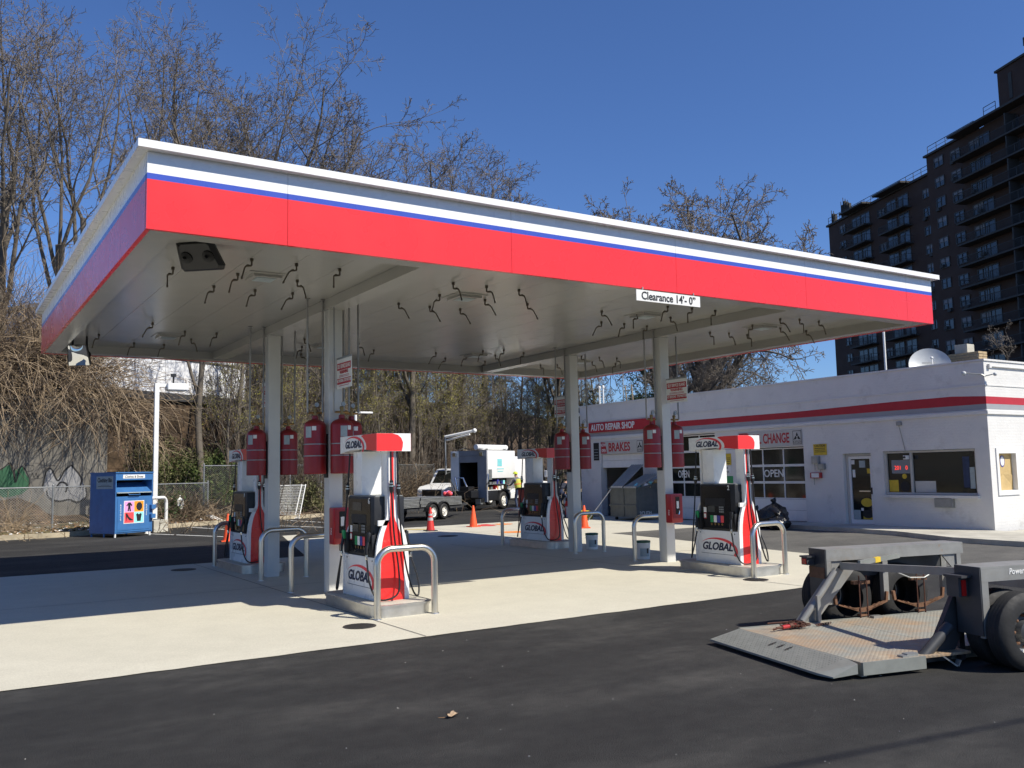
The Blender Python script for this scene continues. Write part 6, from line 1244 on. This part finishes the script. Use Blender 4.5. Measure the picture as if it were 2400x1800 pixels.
# rubbish bags by the glazed bay
def bag(x, y, r, h, lab, seed):
    t = thing('trash_bag', lab, 'trash bag', (x, y, .0), 0, 'black trash bags by the glazed bay'); rr = random.Random(seed); mb = MB(); n, m_ = 13, 22
    for i in range(n+1):
        f = i/n; rad = r*(math.sin(PI*min(1, f*.85+.12))**.7)*(1 if f < .8 else (1-f)*3.2+.36)
        for j in range(m_): a = 2*PI*j/m_; q = rad*(1+.16*math.sin(a*3+f*5+seed)+rr.uniform(-.1, .1)); mb.v.append((q*math.cos(a), q*math.sin(a), f*h+rr.uniform(-.02, .02)))
    for i in range(n):
        for j in range(m_): mb.f.append((i*m_+j, i*m_+(j+1) % m_, (i+1)*m_+(j+1) % m_, (i+1)*m_+j)); mb.m.append(0)
    mb.f.append(tuple(n*m_+j for j in range(m_))); mb.m.append(0); mb.build('sack', 'trash_bag', t, smooth=55); mb = MB(); mb.tube([(0, 0, h-.02), (.04, .02, h+.07), (.12, .05, h+.12)], [.05, .06, .012], 8); mb.tube([(0, 0, h-.02), (-.06, .02, h+.06), (-.12, -.05, h+.08)], [.04, .05, .01], 8); mb.build('tied_neck', 'trash_bag', t, smooth=55)
bag(18.95, 9.15, .36, .55, 'low black trash bag nearer the dumpster in the pile by the glazed bay', 3); bag(19.05, 8.55, .42, .78, 'tallest black trash bag with tied neck in the pile by the glazed bay', 5); bag(18.75, 8.15, .3, .42, 'small black trash bag at the office end of the pile by the glazed bay', 8)
t = thing('paper_scrap', 'white plastic scrap caught on the kerb fence', 'scrap', tuple(Vector((6.25, 26.5, .9)))); mb = MB(); mb.add([(0, 0, .2), (.12, -.05, .1), (.16, .02, -.15), (.05, -.04, -.3), (-.08, .02, -.1), (-.1, -.03, .1)], [(0, 1, 5), (1, 2, 4, 5), (2, 3, 4)]); mb.build('sheet', 'label_white', t); mb = MB(); mb.tube([(0, 0, .2), (.02, .05, .28)], .01, 4); mb.build('knot', 'label_white', t)
# ================================================================ retaining wall with graffiti, raised white building
WA, WB = Vector((-18, 24.75, 0)), Vector((3.7, 26.85, 0)); wd = (WB-WA).normalized(); wn = Vector((wd.y, -wd.x, 0))
rw = thing('retaining_wall', 'weathered concrete retaining wall with graffiti behind the fence', 'wall', tuple(WA), math.atan2(wd.y, wd.x)); wl = (WB-WA).length
for i in range(4):
    mb = MB(); mb.box(wl*i/4+.008, wl*(i+1)/4-.008, 0, .5, 0, 4.72); mb.build('wall_panel', 'stucco_wall', rw)
mb = MB(); mb.box(0, wl, -.05, .55, 4.722, 4.86); mb.build('coping', 'stucco_wall', rw)
def onwall(x, y, off=0):
    d = ray(x, y); k = (WA-CP).dot(wn)/d.dot(wn); p = CP+d*k-WA; return (p.dot(wd), -off, p.z)
def graf(P, m, off): mb = MB(); mb.add([onwall(x*.253, 880+y*.253, off) for x, y in P], [tuple(range(len(P)))]); mb.build('graffiti', m, rw)
def stroke(P, m, off, th=7):
    mb = MB(); Q = bez([(x, y, 0) for x, y in P], 10)
    for a, b in zip(Q, Q[1:]):
        d = (b-a); 
        if d.length < 1e-6: continue
        n_ = Vector((-d.y, d.x, 0)).normalized()*th; mb.add([onwall(q.x*.253, 880+q.y*.253, off) for q in (a-n_, b-n_, b+n_, a+n_)], [(0, 1, 2, 3)])
    mb.build('graffiti_line', m, rw)
graf([(-60, 1120), (-40, 900), (40, 850), (100, 820), (140, 960), (140, 880), (210, 840), (240, 920), (275, 960), (270, 1040), (200, 1100), (60, 1130)], 'graf_green', .004)
for P in ([(-40, 900), (40, 850), (100, 815), (140, 990)], [(135, 860), (145, 990), (200, 840), (270, 950), (268, 1050)]): stroke(P, 'graf_black', .008, 6)
graf([(395, 1050), (430, 900), (470, 860), (530, 960), (620, 860), (660, 830), (720, 900), (750, 960), (800, 1060), (790, 1140), (700, 1170), (560, 1160), (440, 1140)], 'graf_grey', .004)
for P in ([(395, 1030), (430, 890), (475, 865), (535, 975), (600, 880), (660, 830)], [(430, 1060), (450, 1130), (540, 1165), (640, 1150), (720, 1175), (800, 1120), (795, 1040)], [(520, 1040), (560, 990), (620, 1010), (610, 1080)], [(660, 830), (720, 900), (755, 960), (740, 1040)]): stroke(P, 'graf_black', .008, 8)
stroke([(285, 940), (300, 905), (315, 945), (335, 905), (350, 945), (365, 920)], 'graf_black', .008, 3); stroke([(290, 960), (330, 955), (365, 950)], 'graf_black', .008, 2); stroke([(230, 830), (310, 835), (300, 880), (240, 890)], 'graf_black', .006, 2)
wb_ = thing('raised_white_building', 'long white windowless building standing high behind the trees', 'building', (dep(150, 900, 36).x, dep(150, 900, 36).y, 5.35))
a_ = dep(150, 900, 36); b_2 = dep(575, 930, 45.5); v_ = Vector((b_2.x-a_.x, b_2.y-a_.y, 0)); wb_.rotation_euler = (0, 0, math.atan2(v_.y, v_.x)); L_ = v_.length
for i in range(6):
    mb = MB(); mb.box(L_*i/6+.01, L_*(i+1)/6-.01, 0, 6, .35, 1.9); mb.box(L_*i/6+.01, L_*(i+1)/6-.01, .02, 6, 2.0, 3.6); mb.build('wall_panel', 'far_white', wb_)
mb = MB(); mb.box(.1, L_-.1, .1, 6, -3.2, -.01); mb.build('foundation', 'leaf_litter', wb_)
mb = MB(); mb.box(0, L_, -.03, 6, 1.9, 2.0); mb.box(-.1, L_+.1, -.05, 6.1, 0, .34); mb.build('dark_rail', 'rail_metal', wb_); mb = MB(); mb.box(-.1, L_+.1, -.1, 6.2, 3.6, 3.75); mb.build('roof_edge', 'far_white', wb_)

# ================================================================ trees
def fast_mesh(name, V, Q, mats, mi=None, smooth=True):
    me = bpy.data.meshes.new(name); V = np.asarray(V, np.float32); Q = np.asarray(Q, np.int32)
    me.vertices.add(len(V)); me.vertices.foreach_set('co', V.ravel()); me.loops.add(Q.size); me.loops.foreach_set('vertex_index', Q.ravel()); k = Q.shape[1]
    me.polygons.add(len(Q)); me.polygons.foreach_set('loop_start', np.arange(0, Q.size, k, dtype=np.int32))
    try: me.polygons.foreach_set('loop_total', np.full(len(Q), k, np.int32))
    except Exception: pass
    if smooth: me.polygons.foreach_set('use_smooth', np.ones(len(Q), bool))
    for m in mats: me.materials.append(M[m])
    if mi is not None: me.polygons.foreach_set('material_index', np.asarray(mi, np.int32))
    me.update(calc_edges=True); return me
def skin(branches):               # [(points k x 3, radii k, sides)] -> vertices, quads
    V, Q = [], []; o = 0
    for P, R, s in branches:
        P = np.asarray(P); k = len(P); d = P[-1]-P[0]; d /= np.linalg.norm(d)+1e-9; a = np.cross(d, (0, 0, 1) if abs(d[2]) < .9 else (1, 0, 0)); a /= np.linalg.norm(a); b = np.cross(d, a)
        t = np.arange(s)*(2*PI/s); ring = np.cos(t)[:, None]*a+np.sin(t)[:, None]*b
        V.append((P[:, None, :]+ring[None]*np.asarray(R)[:, None, None]).reshape(-1, 3))
        i = np.arange(k-1)[:, None]*s; j = np.arange(s)[None]; j2 = (j+1) % s
        Q.append(np.stack([o+i+j, o+i+j2, o+i+s+j2, o+i+s+j], -1).reshape(-1, 4)); o += k*s
    return np.concatenate(V), np.concatenate(Q)
def grow(rng, p, d, L, r, lev, P, out):
    n = P['seg'][lev]; pts = [p]; rad = [r]; end = P['tip'][lev]
    for i in range(n):
        d = d+rng.normal(0, P['wob'][lev], 3)+np.array((0, 0, P['up'][lev])); d /= np.linalg.norm(d); p = p+d*(L/n); pts.append(p); rad.append(max(P['rmin'], r*(1-(1-end)*(i+1)/n)))
    out.append((pts, rad, lev))
    if lev >= len(P['nch']): return
    nc = P['nch'][lev]; nc = max(1, int(round(nc*rng.uniform(.8, 1.2)))); az = rng.uniform(0, 6.28)
    for j in range(nc):
        t = P['lo'][lev]+(1-P['lo'][lev])*((j+rng.uniform(.2, 1))/nc); f = min(t*n, n-.001); i = int(f); q = np.asarray(pts[i])*(1-f+i)+np.asarray(pts[i+1])*(f-i)
        dd = np.asarray(pts[i+1])-np.asarray(pts[i]); dd = dd/np.linalg.norm(dd); az += 2.4+rng.uniform(-.5, .5); a = np.cross(dd, (0, 0, 1) if abs(dd[2]) < .95 else (1, 0, 0)); a = a/np.linalg.norm(a); b = np.cross(dd, a)
        an = math.radians(P['ang'][lev]*rng.uniform(.7, 1.3)); nd = dd*math.cos(an)+(a*math.cos(az)+b*math.sin(az))*math.sin(an)
        rr = rad[i]*(1-f+i)+rad[i+1]*(f-i)
        grow(rng, q, nd, L*P['lr'][lev]*rng.uniform(.7, 1.2)*(1-P['fall'][lev]*t), max(P['rmin'], rr*P['rr'][lev]), lev+1, P, out)
VASE = dict(seg=[7, 6, 5, 4, 3, 2], wob=[.05, .11, .15, .19, .22, .2], up=[.04, .09, .05, .02, .0, .0], tip=[.55, .3, .3, .35, .5, .6], nch=[6, 6, 7, 6, 3], lo=[.42, .2, .15, .12, .1], ang=[30, 34, 38, 42, 44], lr=[.95, .55, .52, .5, .55], fall=[.25, .35, .4, .4, .3], rr=[.62, .55, .55, .6, .7], rmin=.0075)
SLIM = dict(seg=[9, 5, 4, 3, 2], wob=[.045, .12, .16, .2, .2], up=[.03, .08, .05, .03, .02], tip=[.18, .25, .3, .5, .6], nch=[17, 6, 6, 4], lo=[.28, .2, .15, .1], ang=[52, 42, 44, 46], lr=[.30, .5, .5, .55], fall=[.55, .4, .35, .3], rr=[.42, .55, .6, .7], rmin=.008)
FORK = dict(VASE, nch=[4, 6, 7, 6, 3], lo=[.55, .25, .15, .12, .1], ang=[24, 32, 38, 42, 44], lr=[1.05, .55, .5, .5, .55], wob=[.06, .12, .15, .18, .2, .2])
CROOK = dict(VASE, rmin=.009, nch=[7, 7, 7, 6, 4], wob=[.06, .15, .2, .24, .26, .25], up=[.03, .06, .04, .02, .0, .0], ang=[38, 42, 44, 46, 46])
def tree_mesh(seed, H, P, r0, bud=0, lev_split=2, frac=.42):
    rng = np.random.default_rng(seed); out = []
    grow(rng, np.zeros(3), np.array((rng.uniform(-.06, .06), rng.uniform(-.06, .06), 1.)), H*frac, r0, 0, P, out)
    sd = [9, 7, 5, 4, 3, 3]
    A = [(p, r, sd[l]) for p, r, l in out if l < lev_split]; B = [(p, r, sd[l]) for p, r, l in out if l >= lev_split]
    top = max(max(q[2] for q in p) for p, r, l in out); s = H/top
    V, Q = skin(A); V *= s; tm = fast_mesh('trunk', V, Q, ['bark'])
    V, Q = skin(B); V *= s; mi = np.zeros(len(Q), int)
    if bud:
        tips = np.array([p[-1] for p, r, l in out if l == len(P['nch'])])*s; tips = np.repeat(tips, bud, 0)+rng.normal(0, .12, (len(tips)*bud, 3)); k = len(tips); e = rng.normal(0, 1, (k, 2, 3)); e /= np.linalg.norm(e, axis=2, keepdims=True); sz = rng.uniform(.014, .034, (k, 1))
        q4 = np.stack([tips+e[:, 0]*sz, tips+e[:, 1]*sz, tips-e[:, 0]*sz, tips-e[:, 1]*sz], 1).reshape(-1, 3); Q2 = np.arange(4*k).reshape(-1, 4)+len(V); V = np.concatenate([V, q4]); Q = np.concatenate([Q, Q2]); mi = np.concatenate([mi, np.ones(k, int)])
    cm = fast_mesh('crown', V, Q, ['twig', 'bud'], mi)
    return tm, cm
TM = {'v1': tree_mesh(1, 20, VASE, .2), 'v2': tree_mesh(5, 20, FORK, .21), 'v3': tree_mesh(11, 20, VASE, .18), 'f1': tree_mesh(21, 13, SLIM, .19, bud=1, frac=.9), 'f2': tree_mesh(22, 13, SLIM, .15, bud=1, frac=.9), 'f3': tree_mesh(23, 13, SLIM, .2, frac=.9), 'f4': tree_mesh(24, 13, SLIM, .11, bud=2, frac=.9), 'c1': tree_mesh(31, 14, CROOK, .26), 'c2': tree_mesh(34, 14, CROOK, .24)}
HT = dict(v1=20, v2=20, v3=20, f1=13, f2=13, f3=13, f4=13, c1=14, c2=14)
def tree(kind, x, depth, H, label, group=None, rz=None, name='bare_tree', bark=None, wide=1., z=None, ytop=None):
    d0 = depth; p = base(x, depth)
    while z is None and terr(p.x, p.y) < .35: depth += .5; p = base(x, depth)
    zz = terr(p.x, p.y) if z is None else z
    if ytop is not None:                        # height from the pixel row its top reaches
        q = dep(x, ytop, depth); H = q.z-zz
    else: H *= depth/d0
    rr = random.Random(int(x*7+depth)); t = thing(name, label, 'tree', (p.x, p.y, zz-.15), rr.uniform(0, 6.28) if rz is None else rz, group); s = H/HT[kind]; t.scale = (s*wide, s*wide, s)
    share('trunk', TM[kind][0], t); share('crown', TM[kind][1], t); return t
tree('v2', 128, 37, 22, 'big forked bare tree with leaning trunk beside the shaded canopy fascia', ytop=-60, rz=.6); tree('v1', -10, 36, 21, 'tall bare tree rising from the vine thicket over the graffiti wall', ytop=-90, rz=2.2); tree('v3', 200, 39, 24, 'tallest bare tree above the canopy corner, trunk split in two', ytop=-130, rz=4.0); 
tree('v2', 352, 48, 23, 'bare tree with V shaped fork showing just over the canopy corner', ytop=-50, rz=3.4); tree('v1', 425, 48.5, 25, 'bare tree with pale upright limbs above the canopy coping', ytop=-40, rz=5.1); tree('v3', 545, 50, 25, 'bare tree with many thin stems over the canopy, between two broad crowns', ytop=-10, rz=.9); 
tree('v1', 640, 48, 23, 'broad rounded bare tree at the edge of the tall group over the canopy', ytop=40, rz=2.9, wide=1.2); tree('v1', 690, 47, 20.5, 'full bare crown at the sky side of the tall group over the canopy', ytop=100, rz=.2); tree('v2', 745, 50, 17, 'bare tree lowering the edge of the tall group over the canopy', ytop=220, rz=.3); tree('v2', 890, 52, 16.5, 'low bare tree showing its top behind the middle of the canopy coping', ytop=270, rz=1.1); tree('v3', 965, 50, 16, 'bare tree top with fine upright twigs beside the fan shaped one', ytop=255, rz=2); tree('v3', 830, 56, 17, 'thin bare treetop behind the coping between the tall group and the low tree', ytop=280, rz=3)
tree('v2', 1050, 46, 15.5, 'upright bare tree just behind the fan shaped one', ytop=270, rz=3.6); tree('v1', 1085, 48, 17, 'fan shaped bare tree leaning out over the middle of the canopy', ytop=240, rz=4.4, wide=1.3); tree('v2', 1150, 50, 14, 'low bare crown beside the fan shaped tree', ytop=330, rz=2.2, wide=1.1); tree('c1', 1630, 58, 22, 'crooked bare tree standing alone in the sky above the canopy', ytop=375, rz=.4, wide=1.05, z=0); tree('c1', 1705, 60, 16, 'low crooked bare tree spreading next to the lone tree over the canopy', ytop=470, rz=2.6, z=0); tree('c2', 1560, 60, 20, 'small crooked bare tree at the other side of the lone tree', ytop=420, rz=5, z=0); tree('c1', 1600, 66, 23, 'crooked bare tree behind the lone tree over the canopy', ytop=410, rz=3.1, z=0)
for x, d_, H, k in ((1590, 54, 10.5, 'c1'), (1690, 56, 10, 'c2')): tree(k, x, d_, H, {'c1': 'gnarled bare tree leaning over the shop roof near the warning sign', 'c2': 'twisted bare tree behind the middle of the shop roof'}[k], z=0)
for x, d_, H in ((1745, 85, 11), (1800, 90, 10), (1850, 95, 9.5), (1895, 100, 9.5)): tree('v3', x, d_, H, 'small distant bare tree showing against the sky over the shop roof', 'distant trees over the shop roof', z=0, wide=1.3)
tree('c1', 2425, 48, 9.5, 'bare tree reaching in front of the tower beyond the brick chimney', z=0, rz=1.2)
rr = random.Random(77)
for k in range(84):
    x = 500+k*11+rr.uniform(-9, 9); d_ = rr.uniform(37.5, 62); kd = rr.choice(['f1', 'f2', 'f3', 'f4', 'f2', 'f4']); H = rr.uniform(8.5, 12) * (1 if x < 1150 else .8)
    p = base(x, d_)
    if terr(p.x, p.y) < .05: d_ += 9
    tree(kd, x, d_, H, {'f1': 'slender budding woodland tree standing on the bank', 'f2': 'slender woodland tree with yellow green buds on the bank', 'f3': 'straight bare woodland tree with thicker trunk on the bank', 'f4': 'thin young woodland tree dotted with yellow buds on the bank'}[kd], 'woodland trees on the bank '+{'f1': 'with few buds', 'f2': 'with yellow green buds', 'f3': 'without buds', 'f4': 'that are thin and young'}[kd], name='woodland_tree')
tree('v2', 474, 37, 15, 'stout trunked tree behind the white lamp post', rz=1.0); tree('v1', 1290, 45, 13, 'leaning stout tree in the woodland behind the utility truck', rz=5.5).rotation_euler = (.28, .1, 5.5)

# ---- thickets and undergrowth
def stems(name, label, N, start, dirf, L, seg, r, mats, seed, sag, side=3, wob=.18, cat='undergrowth'):
    rng = np.random.default_rng(seed); B = []; mi = []
    for i in range(N):
        p = np.array(start(rng), float); d = np.array(dirf(rng, p), float); d /= np.linalg.norm(d); l = rng.uniform(*L); pts = [p]; rad = [r]
        for k in range(seg): d = d+rng.normal(0, wob, 3)+np.array((0, 0, -sag)); d /= np.linalg.norm(d); p = p+d*l/seg; pts.append(p); rad.append(r*(1-.7*(k+1)/seg)+.002)
        m = int(rng.random() < .45); B.append((pts, rad, 3)); mi += [m]*(3*seg)
        for s in range(side):
            j = rng.integers(1, seg); dd = d+rng.normal(0, .7, 3); dd /= np.linalg.norm(dd); q = np.asarray(pts[j]); ls = l*rng.uniform(.12, .35); B.append(([q, q+dd*ls*.5, q+dd*ls+np.array((0, 0, -.1*ls))], [r*.5, r*.4, r*.25], 3)); mi += [m]*6
    V, Q = skin(B); me = fast_mesh(name, V, Q, mats, mi); o = bpy.data.objects.new(name, me); COL.objects.link(o); return tag(o, label, cat, kind='stuff')
def onbank(rng, x0, x1, d0, d1):
    for _ in range(40):
        p = base(rng.uniform(x0, x1), rng.uniform(d0, d1)); z = terr(p.x, p.y)
        if z > .2: break
    return (p.x, p.y, z-.05)
def st(rng):
    x = rng.uniform(-3.5, 4.6); return (x, 26.9+rng.uniform(-.6, 1.4)+(x+3)*.09, rng.uniform(4.6, 6.6)-max(0, x-2)*.6)
stems('vine_thicket', 'tangled tan bramble and vine stems hanging over the retaining wall', 1150, st, lambda r, p: (r.normal(.25, .8), r.normal(-.75, .4), r.uniform(-.1, .9)), (1.8, 4.4), 8, .016, ['vine', 'vine_dark'], 1, .17, 3, .24)
def st2(rng): x = rng.uniform(-6, 3.5); return (x, 27.8+rng.uniform(-.5, 3), rng.uniform(4.8, 6.5))
stems('bramble', 'brown bramble tangle climbing among the big trees above the wall', 1300, st2, lambda r, p: (r.normal(0, .6), r.normal(-.2, .5), 1), (2.5, 6), 7, .012, ['vine', 'vine_dark'], 2, .08, 4, .25)
stems('undergrowth', 'dense brown stems and saplings filling the wooded bank', 2800, lambda r: onbank(r, 520, 1430, 36, 62), lambda r, p: (r.normal(0, .16), r.normal(0, .16), 1), (2.2, 6.5), 6, .017, ['vine_dark', 'bark'], 3, .0, 4, .12)
stems('brush', 'dead vine stems woven behind the kerb fence', 1200, lambda r: onbank(r, 355, 900, 29, 36), lambda r, p: (r.normal(0, .6), r.normal(0, .6), 1), (.6, 1.6), 6, .010, ['vine_dark', 'vine'], 4, .12, 4, .3)
stems('low_brush', 'low brown brush behind the tall fence and truck', 1400, lambda r: onbank(r, 860, 1420, 38, 52), lambda r, p: (r.normal(0, .5), r.normal(0, .5), 1), (1.0, 3.0), 6, .012, ['vine_dark', 'vine'], 5, .08, 4, .28)
stems('dry_weeds', 'dry vine stems caught in the fence by the graffiti wall', 110, lambda r: onbank(r, 0, 210, 27.5, 29.5), lambda r, p: (r.normal(0, .6), r.normal(0, .3), 1), (.8, 1.8), 6, .009, ['vine', 'vine'], 6, .15, 3, .3)
# ---- leafy shrubs
def shrub(name, label, cx, depth, R, H, N, m, seed, zoff=0, leaf=(.04, .09)):
    p = base(cx, depth); z0 = terr(p.x, p.y)+zoff; t = thing(name, label, 'shrub', (p.x, p.y, z0)); rng = np.random.default_rng(seed)
    nc = 46; C = rng.normal(0, 1, (nc, 3)); C /= np.linalg.norm(C, axis=1, keepdims=True); C *= rng.uniform(.25, 1, (nc, 1))**.5; C[:, 2] = np.abs(C[:, 2]); C *= np.array((R, R*.8, H)); cr = rng.uniform(.10, .26, nc)*R
    idx = rng.integers(0, nc, N); c = C[idx]+rng.normal(0, .6, (N, 3))*cr[idx][:, None]; c[:, 2] = np.maximum(c[:, 2], .02)
    e = rng.normal(0, 1, (N, 2, 3)); e /= np.linalg.norm(e, axis=2, keepdims=True); s = rng.uniform(*leaf, (N, 1)); V = np.stack([c+e[:, 0]*s, c+e[:, 1]*s*.5, c-e[:, 0]*s, c-e[:, 1]*s*.5], 1).reshape(-1, 3)
    me = fast_mesh('foliage', V, np.arange(4*N).reshape(-1, 4), [m], smooth=False); share('foliage', me, t)
    B = []
    for q in C: m1 = q*np.array((.5, .5, .4))+rng.normal(0, .1, 3); B.append(([np.zeros(3)+rng.normal(0, .15, 3)*np.array((1, 1, 0)), m1, q], [.03, .02, .008], 4))
    V, Q = skin(B); share('stem', fast_mesh('stem', V, Q, ['bark']), t); return t
shrub('green_shrub', 'bright green bushy shrub behind the fence near the shaded pump', 512, 38.6, 1.9, 2.3, 9000, 'leaf_green', 1, zoff=.1); shrub('green_shrub', 'loose olive green shrub between the lamp post and the bright green one', 450, 37.6, 1.8, 2.4, 7000, 'leaf_green', 11, zoff=.1); shrub('green_shrub', 'dull green straggly shrub under the white lamp post', 400, 37, 2.0, 2.9, 8000, 'leaf_mix', 2) if mat('leaf_mix', (.065, .085, .022), .8, var=.4, scale=1.3, col2=(.14, .13, .05)) else 0
shrub('green_shrub', 'small green shrub behind the leaning white mesh panel', 705, 40.5, 1.4, 1.4, 4000, 'leaf_mix', 3); shrub('green_shrub', 'dark green shrub at the thicket edge behind the clothing bin', 345, 34.5, 1.3, 1.3, 4000, 'leaf_dark', 4)
shrub('evergreen_shrub', 'dark evergreen growing behind the shop roof below the canopy', 1625, 54, 3.4, 7.4, 14000, 'leaf_dark', 5, leaf=(.06, .12)); shrub('evergreen_shrub', 'olive evergreen behind the far end of the shop roof', 1440, 60, 4.5, 8, 13000, 'leaf_mix', 6, leaf=(.05, .1)); shrub('evergreen_shrub', 'dark ivy clad shrub behind the warning sign on the shop side', 1545, 55, 2.6, 9, 9000, 'leaf_dark', 7, leaf=(.06, .12))

# ---- grit scattered on the asphalt
rng = np.random.default_rng(8); B = []; V = []; Q = []
for k in range(70):
    q = gnd(rng.uniform(-100, 2500), rng.uniform(1400, 1795)); x, y = q.x, q.y
    if y > -.7 or y < -9: continue
    r = rng.uniform(.002, .005); c = np.array((x, y, r*.5)); o = len(V)*1; e = rng.normal(0, r, (4, 3))*np.array((1, 1, .5)); P = [c+np.array((r, 0, 0))+e[0], c+np.array((0, r, 0))+e[1], c+np.array((-r, 0, 0))+e[2], c+np.array((0, -r, 0))+e[3], c+np.array((0, 0, r*.9))]
    V += P; Q += [(o, o+1, o+4, o+4), (o+1, o+2, o+4, o+4), (o+2, o+3, o+4, o+4), (o+3, o, o+4, o+4)]
mb = MB(); mb.add([tuple(v) for v in V], [q[:3] for q in Q]); tag(mb.build('grit', 'shop_cream'), 'pale grit scattered on the dark asphalt', 'grit', kind='stuff')

# ---- overhead cable along the road, strung between two poles beyond the picture
a = gnd(1850, 1795); b = gnd(2400, 1688); d = (b-a).normalized(); hgt = 7.6; off = Vector((.45, -.842, 1))*hgt
for k, dd in (('near', -34), ('far', 40)):
    q = a+d*dd+Vector((off.x, off.y, 0)); t = thing('utility_pole', {'near': 'wooden utility pole on the road side toward the clothing bin', 'far': 'wooden utility pole on the road side beyond the trailer'}[k], 'pole', (q.x, q.y, 0)); mb = MB(); mb.tube([(0, 0, 0), (0, 0, 9.2)], [.16, .11], 10); mb.build('pole', 'wood', t, smooth=50); mb = MB(); mb.box(-.9, .9, -.06, .06, 8.4, 8.52); mb.build('cross_arm', 'wood', t)
t = thing('overhead_cable', 'thick overhead cable bundle strung along the road', 'cable', tuple(a+d*-34+off)); mb = MB(); mb.tube([d*(74*i/30)+Vector((0, 0, .55-.55*(1-(2*i/30-1)**2))) for i in range(31)], .02, 6); mb.build('cable', 'black', t)
